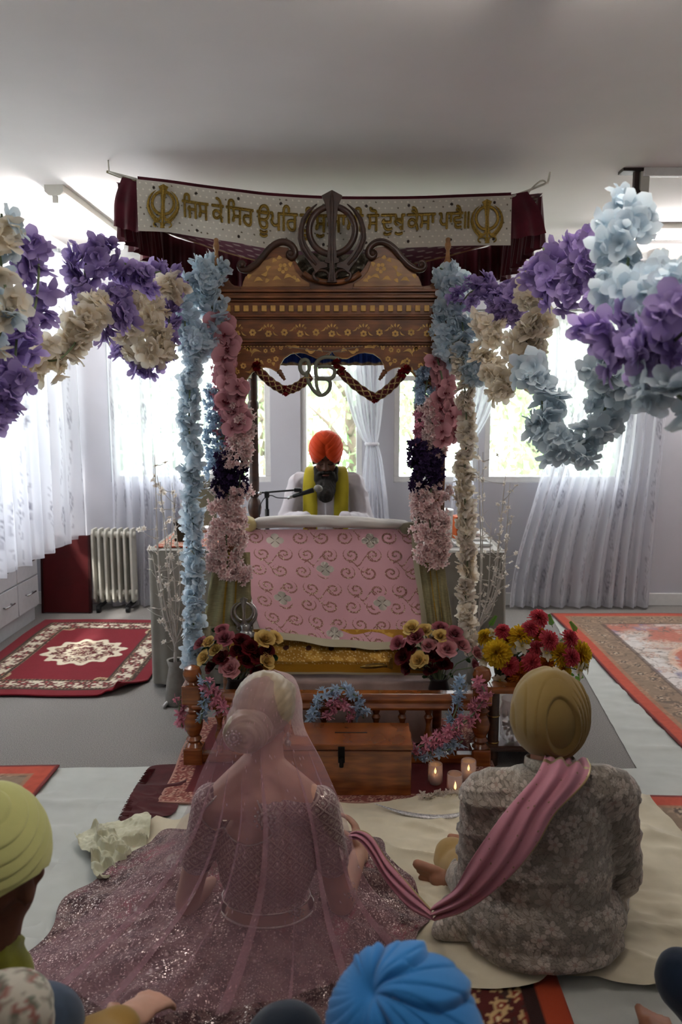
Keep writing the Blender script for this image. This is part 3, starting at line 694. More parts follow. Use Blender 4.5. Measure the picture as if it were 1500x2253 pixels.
t = star_sheet('red_shawl', 'dark red fringed shawl on the white sheet beside the carved rail', 'cloth', [(262, 1832), (275, 1790), (296, 1750), (315, 1720), (335, 1696), (400, 1692), (420, 1700), (400, 1760), (385, 1800), (350, 1814), (310, 1815)], .02, .008, M_rshawl, 31)
fb = MB(); rnd = random.Random(3)
for k in range(70):
    a, b = (262, 1834), (335, 1694); u = k / 69; p = G(a[0] + (b[0] - a[0]) * u - 6 * math.sin(u * PI), a[1] + (b[1] - a[1]) * u, .022)
    fb.tube([p + V((.012, 0, .002)), p + V((-.012, rnd.uniform(-.006, .006), .002)), p + V((-.026, rnd.uniform(-.012, .012), 0))], [.003, .0025, .001], 4)
fb.build('fringe', M_rshawl, t)
def pat_mat(x, y, Wd, Ln):
    e = edge_d(x, y, Wd, Ln); c = flat(x.shape, '#571216'); b = floral(x, y, 3, .03, flat(x.shape, '#7d4038'), ['#b58a78', '#5d1a1c', '#c7a68e', '#8f5a4c'], 4, .4)
    c = np.where(((e > .012) & (e < .085))[..., None], b, c); c = mixc(c, '#a3796c', (e < .012) * 1.); return c * (.85 + .3 * fbm(x * 70, y * 70)[..., None])
rug('patterned_mat', 'dark red mat with patterned border under the donation box and candles', -.74, .62, 2.80, 3.62, pat_mat, z=.022, res=.006)
# ================================================================== THE CARVED CANOPY FRAME (PALKI)
M_wood = mat_wood('walnut', '#5f3417', '#93592c', .42, coat=.12)
M_wood_d = mat_wood('dark_walnut', '#301a10', '#4d2c1b', .38, coat=.15)
M_wood_l = mat_wood('light_walnut', '#8d5f35', '#b5834c', .42, coat=.12)
M_inlay = mat('boxwood_inlay', '#d0a45c', .5, var=.15, scale=40)
M_teak = mat_wood('polished_teak', '#6b3516', '#a05a28', .25, coat=.6)
PY, PXC = 3.50, 730.0
XC = W(PXC, 700, PY).x; HW = .515
def zz(py, y=PY): return W(PXC, py, y).z
def pp(px, py, y=PY): w = W(px, py, y); return (w.x - XC, w.z)          # pixel -> offset from the centre line, height
FRONT = lambda y, z=0: ((XC, y, z), (1, 0, 0), (0, 0, 1), (0, -1, 0))
pal = thing('carved_canopy_frame', 'tall carved wooden palki frame with inlaid arch and posts behind the seated couple', 'canopy frame', (XC, 4.05, 0))
# cornice steps
co = MB()
for a, b, d, e in [(640, 646, .055, .02), (646, 652, .04, .012), (652, 659, .048, .016), (659, 665, .030, .008), (665, 694, .018, 0), (694, 699, .032, .01)]:
    co.span((XC - HW - e, PY - d, zz(b)), (XC + HW + e, PY + .03, zz(a)))
co.build('cornice', M_wood, pal, bevel=.003)
de = MB()
for k in range(26): de.box((XC - HW + .02 + k * (2 * HW - .04) / 25, PY - .022, zz(680)), (.022, .01, .026))
de.build('dentil', M_inlay, pal, bevel=.001)
MB().span((XC - HW, PY - .012, zz(747)), (XC + HW, PY + .03, zz(699))).build('frieze_panel', M_wood, pal)
fm = MB()
for a, b, d in [(699, 703, .022), (742, 748, .026), (748, 754, .034), (754, 759, .022)]: fm.span((XC - HW - .004, PY - d, zz(b)), (XC + HW + .004, PY + .02, zz(a)))
for s in (-1, 1): fm.span((XC + s * (HW - .03) - .012, PY - .022, zz(742)), (XC + s * (HW - .03) + .012, PY, zz(703)))
fm.build('frieze_moulding', M_wood, pal, bevel=.002)
# inlaid flowers and leaves, 1.5 mm proud of the boards
def petal_flower(mb, x, z, r, y, n=6, rot=0):
    for k in range(n):
        a = rot + 2 * PI * k / n; c = (x + math.cos(a) * r * .62, z + math.sin(a) * r * .62)
        mb.prism([(c[0] + r * .36 * math.cos(t), c[1] + r * .36 * math.sin(t)) for t in [2 * PI * i / 8 for i in range(8)]], ((0, y, 0), (1, 0, 0), (0, 0, 1), (0, -1, 0)), .0015)
def leaf(mb, x, z, l, w, ang, y, bend=.3):
    pts = []
    for i in range(9): t = i / 8; pts.append((t * l, w * math.sin(PI * t) + bend * l * math.sin(PI * t)))
    for i in range(7, 0, -1): t = i / 8; pts.append((t * l, -w * math.sin(PI * t) + bend * l * math.sin(PI * t)))
    c, s = math.cos(ang), math.sin(ang)
    mb.prism([(x + a * c - b * s, z + a * s + b * c) for a, b in pts], ((0, y, 0), (1, 0, 0), (0, 0, 1), (0, -1, 0)), .0015)
il = MB(); zf = zz(735); zt = zz(715)
for k in range(13):
    x = XC - .42 + k * .07
    petal_flower(il, x, zf + (.006 if k % 2 else 0), .016, PY - .012, 6, k)
    if k % 2 == 0:
        for q in (-1, 0, 1): leaf(il, x + q * .008, zt - .012, .018, .004, PI / 2 - q * .7, PY - .012, .1)
        petal_flower(il, x - .022, zt - .014, .006, PY - .012, 4); petal_flower(il, x + .022, zt - .014, .006, PY - .012, 4)
    else: petal_flower(il, x, zt - .022, .005, PY - .012, 4)
    leaf(il, x + .02, zf + .012, .03, .003, .7 if k % 2 else -.7, PY - .012, -.2)
il.build('frieze_inlay', M_inlay, pal)
# arched board below the frieze
RH = [(728, 773), (739, 785), (753, 789.5), (764, 789.5), (778, 783), (789, 778), (802, 776), (821, 779), (836, 789), (845, 804), (847, 814), (852, 818), (864, 811), (877, 808), (890, 811), (906, 820), (921, 839), (925, 856), (932, 866), (944, 862), (968, 858)]
rh = [pp(a, b) for a, b in RH]; rh[0] = (0, rh[0][1])
arch = [(HW, zz(759))] + [(min(a, HW), b) for a, b in reversed(rh)] + [(-min(a, HW), b) for a, b in rh[1:]] + [(-HW, zz(759))]
arch[1] = (HW, arch[1][1]); arch[-2] = (-HW, arch[-2][1])
MB().prism(arch, FRONT(PY + .02), .028).build('arch_board', M_wood, pal, bevel=.002)
ed = MB(); ed.tube([(XC + a, PY - .009, b + .002) for a, b in arch[1:-1]], .0035, 6); ed.build('arch_edge', M_wood_l, pal, smooth=True)
ai = MB(); rnd = random.Random(5)
for s in (-1, 1):
    for px, py, r, n in [(785, 770, .008, 6), (860, 770, .012, 6), (876, 772, .010, 6), (853, 790, .013, 6), (868, 794, .011, 6), (895, 795, .016, 5), (925, 805, .014, 6), (938, 818, .011, 5), (915, 768, .010, 6), (942, 845, .012, 6), (842, 766, .009, 5)]:
        a, b = pp(px, py); petal_flower(ai, XC + s * a, b, r, PY - .008, n, s * px)
    for px, py, l, an, bd in [(750, 776, .03, .2, .4), (765, 770, .045, .1, -.3), (800, 767, .05, 0, .2), (820, 768, .03, .6, .3), (885, 775, .05, -.4, .4), (905, 780, .05, .5, .3), (930, 775, .06, -1.2, .35), (905, 806, .04, -.6, -.4), (938, 790, .05, -1.3, .3), (947, 830, .04, -1.5, .3), (880, 803, .03, .2, .4), (950, 800, .05, -1.6, -.3), (858, 806, .02, 1, .3)]:
        a, b = pp(px, py); leaf(ai, XC + s * a, b, l, .007, an if s > 0 else PI - an, PY - .008, bd * s)
for k in range(70):
    ai.box((XC - HW + .03 + k * (2 * HW - .06) / 69, PY - .009, zz(762.5)), (.006, .003, .005))
ai.build('arch_inlay', M_inlay, pal)
for s in (-1, 1):
    a, b = pp(848, 815); d = MB()
    pts = [V((XC + s * (a - .004 * k), PY + .004, b - .006 * k)) for k in range(8)]
    d.tube(pts, [.010, .014, .009, .012, .008, .010, .006, .007], 10); d.build('pendant_drop', M_wood, pal, smooth=True)
# pediment: back board, raised panels, swan-neck mouldings, rounded ledge
PB = [(474, 640), (478, 628), (490, 622), (504, 616), (507, 622), (516, 629), (530, 631), (542, 624), (546, 610), (545, 598), (560, 589), (580, 569), (595, 551), (610, 543), (634, 546), (648, 572), (662, 595), (676, 609), (692, 619), (712, 625), (730, 627)]
pb = [pp(a, b) for a, b in PB]; pb[-1] = (0, pb[-1][1]); out = pb + [(-a, b) for a, b in reversed(pb[:-1])]
MB().prism(out, FRONT(PY + .02), .03).build('pediment_board', M_wood, pal, bevel=.002)
RP = [(533, 633), (536, 622), (541, 610), (556, 602), (570, 590), (580, 576), (600, 568), (628, 568), (644, 579), (651, 598), (664, 614), (682, 625), (682, 633)]
SM = [(541, 583), (537, 578), (530, 578), (526, 586), (530, 594), (541, 596), (553, 591), (567, 580), (580, 566), (592, 551), (606, 540), (622, 535), (638, 539), (648, 550), (650, 562), (643, 569), (636, 565), (636, 558), (641, 557)]
for s in (-1, 1):
    poly = [(s * -pp(a, b)[0], pp(a, b)[1]) for a, b in RP]
    MB().prism(poly, FRONT(PY - .010), .012).build('raised_panel', M_wood_l, pal, bevel=.003)
    x0 = poly[0][0]; MB().span((XC + min(poly[0][0], poly[-1][0]) - .004, PY - .032, poly[0][1] - .012), (XC + max(poly[0][0], poly[-1][0]) + .004, PY - .008, poly[0][1])).build('panel_base', M_wood, pal, bevel=.002)
    pi = MB(); cx = sum(p[0] for p in poly) / len(poly) + XC
    a, b = pp(623, 592); petal_flower(pi, XC + s * -a, b, .024, PY - .022, 5, 1)
    for px, py, l, an, bd in [(600, 580, .03, .4, .3), (590, 600, .035, .9, .4), (575, 606, .04, .5, -.3), (560, 622, .05, .1, .3), (600, 620, .05, .1, .3), (625, 616, .05, .2, .3), (640, 612, .035, -.5, .3), (640, 590, .03, 1.2, .3), (548, 616, .03, .9, .3), (585, 624, .03, .6, .2), (650, 622, .03, .1, .3), (610, 572, .03, .2, .2)]:
        a, b = pp(px, py); leaf(pi, XC + s * -a, b, l * .8, .008, an if s < 0 else PI - an, PY - .022, bd * -s)
    pi.build('panel_inlay', M_inlay, pal)
    pts = spline([V((XC + s * -pp(a, b)[0], PY - .02, pp(a, b)[1])) for a, b in SM], 90)
    rr = [.006 + .0085 * sst(0, .25, np.float64(i / 90)) * (1 - .45 * sst(.85, 1, np.float64(i / 90))) for i in range(91)]
    m_ = MB(); m_.tube(pts, [float(r) for r in rr], 10); m_.tube([p + V((0, -.008, .010)) for p in pts[20:70]], .005, 6); m_.build('swan_neck_moulding', M_wood_d, pal, smooth=True)
    for px, py, r in ((534, 585, .013), (641, 560, .015)):
        a, b = pp(px, py); MB().lathe([(.001, .014), (r * .5, .012), (r, .004), (r, -.02)], (XC + s * -a, PY - .026, b), 16, Matrix.Rotation(PI / 2, 3, 'X')).build('scroll_eye', M_wood_d, pal, smooth=True)
    # finial and post, front and back
    f = MB(); zb = zz(600); k = .0024
    f.lathe([(r * k, zb + h * k) for r, h in [(9, -4), (10, 0), (10, 3), (5, 6), (9, 10), (10.5, 15), (8, 20), (5, 26), (3.6, 34), (3.4, 42), (5.4, 45), (5.8, 49), (5.4, 53), (4, 56), (4.6, 58), (4.4, 62), (2, 64)]], (XC + s * (HW - .005), PY + .03, 0), 20)
    f.build('finial', M_wood_l, pal, smooth=True)
    for y, hw in ((PY + .03, .487), (4.60, .490)):
        p = MB(); x = XC + s * hw
        pr = [(.030, 0), (.034, .06), (.034, .28), (.036, .33), (.026, .345), (.036, .37), (.040, .41), (.030, .45), (.022, .48), (.034, .50), (.034, .86), (.022, .875), (.036, .90), (.042, .94), (.034, .98), (.022, 1.0), (.034, 1.02), (.028, 1.04), (.029, 1.10)]
        pr += [(.028, 1.52), (.034, 1.53), (.034, 1.56), (.026, 1.575), (.029, 1.59), (.029, 2.0)]
        p.lathe(pr, (x, y, 0), 20); p.build('post', M_wood_d if y > 4 else M_wood, pal, auto=.6)
for s in (-1, 1): MB().span((XC + s * (HW - .012) - .014, PY + .03, 1.70), (XC + s * (HW - .012) + .014, 4.62, zz(640))).build('side_board', M_wood, pal, bevel=.003)
MB().span((XC - HW, 4.60, 1.78), (XC + HW, 4.63, zz(640))).build('rear_board', M_wood, pal, bevel=.003)
MB().span((XC - HW, PY + .03, zz(646)), (XC + HW, 4.62, zz(640))).build('roof_board', M_wood_d, pal)
MB().tube([V((XC + pp(a, b)[0], PY - .022, pp(a, b)[1])) for a, b in [(668, 603), (684, 614), (706, 621), (730, 623.5), (754, 621), (776, 614), (792, 603)]], .0125, 12).build('rounded_ledge', M_wood, pal, smooth=True)
# ---- the khanda: ring, two-edged sword, two curved swords
RING = 1.0
def khanda(fr, s, t, ringtube=True):
    """list of meshes: ring, centre blade, curved blades; fr = (origin, X, Y, N), s = outer ring radius, t thickness"""
    O, X, Y, Nn = [V(q) for q in fr]; S = lambda L: [(a * s, b * s) for a, b in L]
    ring = MB(); seg = 48; n = 12
    vs = [O + (X * math.cos(2 * PI * i / seg) + Y * math.sin(2 * PI * i / seg)) * s * (.875 + .125 * math.cos(2 * PI * j / n)) + Nn * (t * .5 + .5 * t * math.sin(2 * PI * j / n)) for i in range(seg) for j in range(n)]
    ring.add(vs, [(i * n + j, ((i + 1) % seg) * n + j, ((i + 1) % seg) * n + (j + 1) % n, i * n + (j + 1) % n) for i in range(seg) for j in range(n)])
    bl = MB()
    half = [(0, 1.44), (.39, 1.24), (.28, 1.0), (.22, .76), (.16, .3), (.13, -.1), (.15, -.5), (.17, -.78), (.18, -1.02), (.27, -1.05), (.27, -1.2), (.10, -1.24), (.10, -1.45), (.14, -1.75), (.19, -1.92), (0, -1.94)]
    bl.prism(S(half + [(-a, b) for a, b in reversed(half[1:-1])]), (O + Nn * t * .15, X, Y, Nn), t * .95)
    rid = [O + Y * s * b + Nn * t * 1.06 for b in (1.40, 1.0, .3, -.5, -1.0, -1.5, -1.9)]; bl.tube(rid, [s * r for r in (.03, .09, .06, .05, .07, .05, .08)], 8)
    kr = []
    for q in (-1, 1):
        k = MB(); o_ = [(-.56, .97), (-.85, .78), (-1.12, .44), (-1.28, .05), (-1.31, -.3), (-1.2, -.72), (-1.0, -1.04), (-.72, -1.38), (-.62, -1.58), (-.45, -1.42), (-.18, -1.36), (-.18, -1.2), (-.45, -1.14), (-.75, -.85), (-.97, -.5), (-1.08, -.15), (-1.07, .15), (-.96, .45), (-.78, .74)]
        k.prism(S([(a * -q, b) for a, b in o_]), (O, X, Y, Nn), t * .8)
        mid = [(-.60, .93), (-.9, .68), (-1.1, .38), (-1.19, .02), (-1.2, -.3), (-1.09, -.65), (-.88, -.98), (-.6, -1.28)]
        k.tube([O + X * a * -q * s + Y * b * s + Nn * t * .82 for a, b in mid], [s * r for r in (.02, .06, .08, .09, .09, .09, .08, .05)], 8)
        kr.append(k)
    cu = MB()
    for q in (-1, 1): cu.tube([O + X * q * s * (.42 + .30 * math.cos(a)) + Y * s * (-1.66 + .20 * math.sin(a)) + Nn * t * .5 for a in [PI * (1.15 - .13 * i) for i in range(13)]], s * .06, 8)
    return ring, bl, kr, cu
ring, bl, kr, cu = khanda((W(730.4, 508.5, PY - .03), (1, 0, 0), (0, 0, 1), (0, -1, 0)), .113, .026)
em = ring.build('khanda_emblem', M_wood_d, pal, smooth=True)
bl.build('double_edged_sword', M_wood_d, em, auto=.5, bevel=.002); cu.build('curl', M_wood_d, em, smooth=True)
for k in kr: k.build('curved_sword', M_wood_d, em, auto=.5, bevel=.002)
# blue frill inside the rear of the frame
def frill(name, path, z0, h, amp, per, m, parent=None, n=300, nv=14, col=None, sag=None):
    P = spline(path, n); out = np.zeros((nv, n + 1, 3)); c = None
    for j in range(nv):
        v = j / (nv - 1)
        for i, p in enumerate(P):
            a, b = P[max(i - 1, 0)], P[min(i + 1, n)]; d = (b - a).normalized(); nn = V((d.y, -d.x, 0)); s = i / n
            w = amp * (.25 + .75 * v) * (math.sin(2 * PI * s * per) + .35 * math.sin(2 * PI * s * per * 2.37 + 1))
            out[j, i] = p + nn * w + V((0, 0, -h * v * (1 + .04 * math.sin(s * per * 3))))
    return npgrid(name, out, m, parent, col=col(out) if col else None, gilt=np.zeros(out.shape[:2]) if col else None)
def bluecol(P):
    v = np.linspace(0, 1, P.shape[0])[:, None] * np.ones(P.shape[1])[None]; c = flat(v.shape, '#1f3f8a'); c = mixc(c, '#b8a27a', (v > .85) * 1.); return mixc(c, '#3c5aa0', ((v > .3) & (v < .36)) * .8)
tag(frill('blue_frill', [(XC - .46, 4.57, zz(760, 4.57)), (XC + .46, 4.57, zz(760, 4.57))], 0, zz(760, 4.57) - zz(803, 4.57), .008, 26, mat_paint('blue_satin', .5), col=bluecol), 'gathered blue satin frill with gold hem hanging inside the rear of the canopy frame', 'frill')
# silver tinsel cloth seen behind the emblem
tc = mat('tinsel', '#8d8678', .35, .9, var=.4, scale=200, bump=1.)
MB().grid(lambda u, v: V((XC - .16 + .32 * u, PY + .035 + .02 * math.sin(u * 20) * math.sin(v * 14), zz(628) + .14 * v)), 60, 30).build('tinsel_backing', tc, pal, smooth=True)

# ---- hanging sign and beaded sleeves
M_sign = mat('painted_sign', '#6f7062', .5, .3, var=.06)
sg = thing('ek_onkar_sign', 'flat grey-green Ek Onkar sign hung from strings under the arch', 'sign', W(703, 830, 3.452))
z8 = lambda x, y: W(560 + x * .2267, 760 + y * .2267, 3.452)
st = MB()
def stroke(L, r=.0085, closed=False):
    p = [z8(*q) for q in L]; p = spline(p + ([p[0], p[1]] if closed else []), 60); st.tube(p, r, 8)
stroke([(530, 205), (520, 155), (485, 138), (450, 160), (440, 215), (460, 262), (495, 275), (525, 245)], closed=True)
stroke([(498, 272), (515, 330), (540, 390), (580, 445), (630, 482), (680, 474), (722, 430), (735, 370), (715, 335), (660, 322), (610, 326)])
stroke([(610, 326), (595, 280), (592, 225), (600, 170), (640, 128), (700, 112), (760, 118), (820, 132)])
stroke([(612, 210), (660, 205), (730, 208), (770, 230), (775, 275), (750, 315), (690, 325), (615, 322)])
stroke([(598, 320), (600, 380), (618, 440), (640, 478)], .0075)
o = st.build('symbol', M_sign, sg, smooth=True); me = o.data
for v in me.vertices: v.co.y *= .45
lo = MB()
for a, b in (((370, 65), (470, 140)), ((740, 60), (640, 128)), ((740, 60), (760, 118)), ((880, 60), (735, 62)), ((320, 15), (735, 62)), ((1045, 5), (740, 62))): lo.tube([z8(*a) + V((0, .004, 0)), z8(*b)], .0014, 5)
lo.build('string', mat('string', '#8f8578', .8), sg)
M_lat = mat_paint('beaded_sleeve', .8, .35)
def sleeve(a, b, r, parent):
    A, B = W(*a), W(*b); d = B - A; x, y, _ = basis(d); n, m = 40, 60; P = np.zeros((m, n, 3)); c = flat((m, n), '#4a1217'); g = np.zeros((m, n))
    for i in range(m):
        for j in range(n):
            t, q = i / (m - 1), 2 * PI * j / n; p = A.lerp(B, t) + V((0, 0, -.012 * math.sin(PI * t))); la = min(abs(math.sin(q * 2 + t * 14)), abs(math.sin(q * 2 - t * 14))); bead = la < .25
            P[i, j] = p + (x * math.cos(q) + y * math.sin(q)) * (r + .003 * bead)
            if bead: g[i, j] = .7; c[i, j] = srgb('#b09a68')
    npgrid('sleeve', P, M_lat, parent, col=c, gilt=g, closed=True)
M_carn = mat_petal('red_carnation', '#8c1620', '#5e0c14', .2)
def pompon(name, c, r, m, parent, n=60, seed=1):
    rnd = random.Random(seed); b = MB()
    for k in range(n):
        d = V((rnd.gauss(0, 1), rnd.gauss(0, 1), rnd.gauss(0, 1))).normalized(); x, y, _ = basis(d); w = r * .35
        b.add([V(c), V(c) + d * r * .7 + x * w, V(c) + d * r + y * w * .3, V(c) + d * r * .7 - x * w], [(0, 1, 2, 3)], col=[(.1,) * 3, (.6,) * 3, (1.,) * 3, (.6,) * 3])
    return b.build(name, m, parent, smooth=True)
for side, L, fl in (('left', [(566, 812, 3.47), (628, 860, 3.46), (684, 826, 3.47)], [(564, 806), (628, 860)]), ('right', [(744, 812, 3.47), (824, 876, 3.46), (888, 820, 3.47)], [(740, 800), (752, 818), (824, 876), (884, 822), (893, 814)])):
    t = thing('beaded_garland', 'gold-latticed maroon sleeve garland hung in a V under the %s arch' % side, 'garland', W(*L[1]), 'sleeve garlands under the arch')
    sleeve(L[0], L[1], .0185, t); sleeve(L[1], L[2], .0185, t)
    for k, (a, b) in enumerate(fl): pompon('carnation', W(a, b, 3.455), .026, M_carn, t, 70, k)

# ================================================================== BANNER AND MAROON CANOPY
BY = 3.64
topc = spline([W(a, b, BY) for a, b in [(300, 394), (370, 402), (440, 412), (520, 422), (600, 431), (735, 438), (900, 438), (1020, 434), (1126, 430)]], 400)
botc = spline([W(a, b, BY) for a, b in [(304, 508), (370, 510), (440, 522), (520, 535), (600, 548), (735, 552), (880, 546), (1000, 540), (1122, 541)]], 400)
def bpt(u, v, off=0.):
    i = min(max(u, 0), 1) * 400; k = min(int(i), 399); t = i - k
    a = topc[k].lerp(topc[k + 1], t); b = botc[k].lerp(botc[k + 1], t); p = a.lerp(b, v); p.y += .012 * math.sin(u * 17) * v - off; return p
U0, U1 = 300.0, 1124.0
nu, nv = 560, 90; vv, uu = np.meshgrid(np.linspace(0, 1, nv), np.linspace(0, 1, nu), indexing='ij')
BP = np.array([[bpt(u, v) for u in np.linspace(0, 1, nu)] for v in np.linspace(0, 1, nv)])
sx, sy = uu * 1.76, vv * .25; c = flat(sx.shape, '#cfc8ba'); c = c * (.96 + .05 * np.sin(sy * 700)[..., None])
row = np.floor(sy / .030); dx = (sx + .015 * (row % 2)) % .030 - .015; dy = sy % .030 - .015; dot = np.hypot(dx, dy) < .0042
g = dot * .25; c = mixc(c, '#efe9dc', dot * 1.); dk = (hash2(np.floor((sx + .015 * (row % 2)) / .030), row, 3) > .82) & dot; c = mixc(c, '#6d6250', dk * 1.)
bd = np.zeros(sx.shape, bool)
for k in range(9):
    for q in (.13, .87): bd |= np.hypot(sx - (.08 + k * .2), sy - q * .25) < .0075
c = mixc(c, '#3a2f28', bd * 1.); g = np.where(bd, 0, g)
ban = npgrid('embroidered_banner', BP, mat_paint('banner_cloth', .85, .3), col=c, gilt=g); tag(ban, 'white banner with gold Gurmukhi lettering and two khandas along the front of the maroon canopy', 'banner')
M_gold = mat('gold_thread', '#8f7434', .42, .75, var=.35, scale=180, bump=.8)
def text_mesh(s):
    cu_ = bpy.data.curves.new('t', 'FONT'); cu_.body = s; cu_.size = 1; cu_.resolution_u = 4; cu_.extrude = .0
    o = bpy.data.objects.new('t', cu_); COL.objects.link(o); me = evaluated(o, 't'); bpy.data.objects.remove(o)
    v = [tuple(p.co) for p in me.vertices]; f = [tuple(p.vertices) for p in me.polygons]; return v, f
def words_on_banner(words):
    b = MB(); s = (U1 - U0)
    for txt, a, e in words:
        v, f = text_mesh(txt)
        if not v: continue
        x0, x1 = min(p[0] for p in v), max(p[0] for p in v)
        y_px = 62.0                                        # pixels per font unit
        def at(p, off):
            px = a + (p[0] - x0) / (x1 - x0) * (e - a); return bpt((px - U0) / s, .640 - p[1] * y_px / 116, off)
        n = len(v); vs = [at(p, .005) for p in v]; vb = [at(p, -.001) for p in v]
        b.add(vs, f); b.add(vb, [])
        es = {}
        for q in f:
            for i, j in zip(q, q[1:] + q[:1]): es[(i, j)] = es.get((i, j), 0) + 1
        rim = [(i, j) for (i, j) in es if (j, i) not in es]; base = len(b.v) - 2 * n
        b.f += [(base + j, base + i, base + n + i, base + n + j) for i, j in rim]
        cordr = .0026
        for i, j in rim:
            if (V(vs[i]) - V(vs[j])).length > .0004: b.tube([vs[i] + V((0, -.001, 0)), vs[j] + V((0, -.001, 0))], cordr, 5, cap=False)
    return b.build('lettering', M_gold, ban)
I = '\u0a3f'
words_on_banner([(I + 'ਜਸ', 400, 458), ('ਕੇ', 466, 492), (I + 'ਸਰ', 498, 558), ('ਊਪ' + I + 'ਰ', 566, 655), ('ਤੂੰ', 661, 686), ('ਸੁਆਮੀ', 692, 800), ('ਸੋ', 808, 834), ('ਦੁਖੁ', 839, 891), ('ਕੈਸਾ', 896, 958), ('ਪਾਵੈ', 966, 1018), ('॥', 1022, 1032)])
for px, py in ((359, 447), (1071, 480)):
    o_ = W(px, py, BY - .006); tilt = V((1, 0, -.06 if px < 700 else .03)).normalized(); up = tilt.cross(V((0, -1, 0))) * -1
    up = V((0, -1, 0)).cross(tilt) * -1 if up.z < 0 else up
    ring, bl, kr, cu = khanda((o_, tilt, up, (0, -1, 0)), .0565, .005)
    q = ring.build('gold_khanda', M_gold, ban, smooth=True); bl.build('double_edged_sword', M_gold, q); cu.build('curl', M_gold, q, smooth=True)
    for k in kr: k.build('curved_sword', M_gold, q)
M_maroon = mat_fabric('maroon_velvet', '#4f1220', 200, .25, .8, sheen=.4)
M_under = mat_paint('maroon_lining', .6, .3)
can = thing('maroon_canopy', 'maroon velvet cloth canopy with frilled edges hung below the ceiling over the palki', 'canopy', (XC, 4.1, 2.5))
xl, xr, ya, yb = -1.06, .875, 3.67, 4.55
def ztop(x): t = (x - xl) / (xr - xl); return 2.552 + (2.500 - 2.552) * t - .085 * math.sin(PI * t)
vv, uu = np.meshgrid(np.linspace(0, 1, 60), np.linspace(0, 1, 160), indexing='ij')
X = xl + (xr - xl) * uu; Y = ya + (yb - ya) * vv; Z = np.vectorize(ztop)(X) - .11 * np.sin(PI * uu) * vv ** 1.2 - .03 * vv
cu_, cv_ = X / .11, Y / .045; ro = np.floor(cv_); fx = (cu_ + .5 * (ro % 2)) % 1; fy = cv_ % 1; das = (np.abs(fx - .5) < .16) & (np.abs(fy - .5) < .10)
c = mixc(flat(X.shape, '#5c1d33'), '#c9bcae', das * 1.); c = mixc(c, '#a88d58', (vv > .975) * 1.)
npgrid('canopy_cloth', np.stack([X, Y, Z], -1), M_under, can, col=c, gilt=das * .6)
fr = [(xl, ya + .02, ztop(xl)), (xl, yb, ztop(xl) - .03), (xl + .2, yb + .02, ztop(xl + .2) - .06), (XC, yb + .02, ztop(XC) - .13), (xr - .2, yb + .02, ztop(xr - .2) - .06), (xr, yb, ztop(xr) - .03), (xr, ya + .02, ztop(xr))]
frill('side_frill', fr[:2], 0, .235, .028, 9, M_maroon, can, 140); frill('side_frill', fr[5:], 0, .225, .028, 9, M_maroon, can, 140); frill('rear_frill', fr[1:6], 0, .20, .024, 22, M_maroon, can, 360)
def flap(L, parent):   # corner flaps of velvet at both ends of the banner
    P = [W(*q) for q in L]; a = spline(P[:3], 20); b = spline(P[3:], 20)
    npgrid('corner_flap', np.array([[a[j].lerp(b[j], i / 30) + V((0, -.012 * math.sin(i / 30 * 14) * j / 20, 0)) for i in range(31)] for j in range(21)]), M_maroon, parent)
flap([(268, 390, 3.67), (252, 440, 3.67), (250, 498, 3.67), (310, 398, 3.66), (310, 450, 3.66), (308, 512, 3.66)], can)
flap([(1112, 430, 3.655), (1112, 480, 3.655), (1112, 528, 3.655), (1160, 421, 3.65), (1186, 462, 3.645), (1200, 514, 3.65)], can)
npgrid('front_edge', np.array([[topc[i] + V((0, .02, .018 - .05 * j)) for i in range(0, 401, 4)] for j in range(3)]), M_maroon, can)
M_cord = mat('white_cord', '#c9c4b8', .8)
cb = MB(); cd = MB()
cb.tube([W(268, 390, 3.67), W(240, 378, 3.72), W(238, 352, 3.86)], .004, 6); cb.tube([W(300, 394, 3.65), W(240, 378, 3.72)], .005, 6)
cd.tube([W(1126, 432, 3.65), W(1160, 420, 3.68), W(1205, 402, 3.8), W(1210, 380, 3.95)], .006, 6); cd.tube(spline([W(1160, 420, 3.68), W(1150, 437, 3.66), W(1158, 440, 3.66), W(1165, 420, 3.68), W(1190, 398, 3.7), W(1200, 404, 3.7), W(1170, 416, 3.7)], 30), .004, 6)
cb.build('hanging_cord', M_cord, can, smooth=True); cd.build('hanging_cord', M_cord, can, smooth=True)
MB().tube([W(236, 378, 3.73), W(262, 388, 3.70), W(300, 396, 3.66)], .007, 6).build('cane', mat('cane', '#6f6448', .6), can)
# ================================================================== THE COVERED PLATFORM
M_blush = mat_fabric('blush_cover', '#a8908a', 260, .12, .9, .5)
pf = thing('covered_platform', 'low platform under a blush cover behind the carved rail', 'platform', (XC, 3.9, 0))
x0, x1 = XC - .44, XC + .44
MB().span((x0, 3.30, .10), (x1, 4.50, .30)).build('bed_board', M_wood_d, pf, bevel=.01)
for x in (x0 + .05, x1 - .05):
    for y in (3.36, 4.44): MB().lathe([(.03, 0), (.035, .04), (.028, .07), (.03, .10)], (x, y, 0), 14).build('leg', M_wood_d, pf)
nu, nv = 200, 40; vv, uu = np.meshgrid(np.linspace(0, 1, nv), np.linspace(0, 1, nu), indexing='ij')
Xc = x0 - .01 + (x1 - x0 + .02) * uu; h = vv * .40 - .10
Yc = np.where(h < 0, 3.28 - h * 1.0 - 0.0, 3.28) + .012 * np.sin(uu * 40) * vv + .006 * fbm(uu * 20, vv * 4); Zc = np.where(h < 0, .335, .335 - h)
Zc = np.maximum(Zc, .055)
npgrid('front_drape', np.stack([Xc, Yc, Zc], -1), M_blush, pf)
MB().span((x0 - .005, 3.37, .30), (x1 + .005, 4.45, .338)).build('mattress', M_blush, pf, bevel=.02)
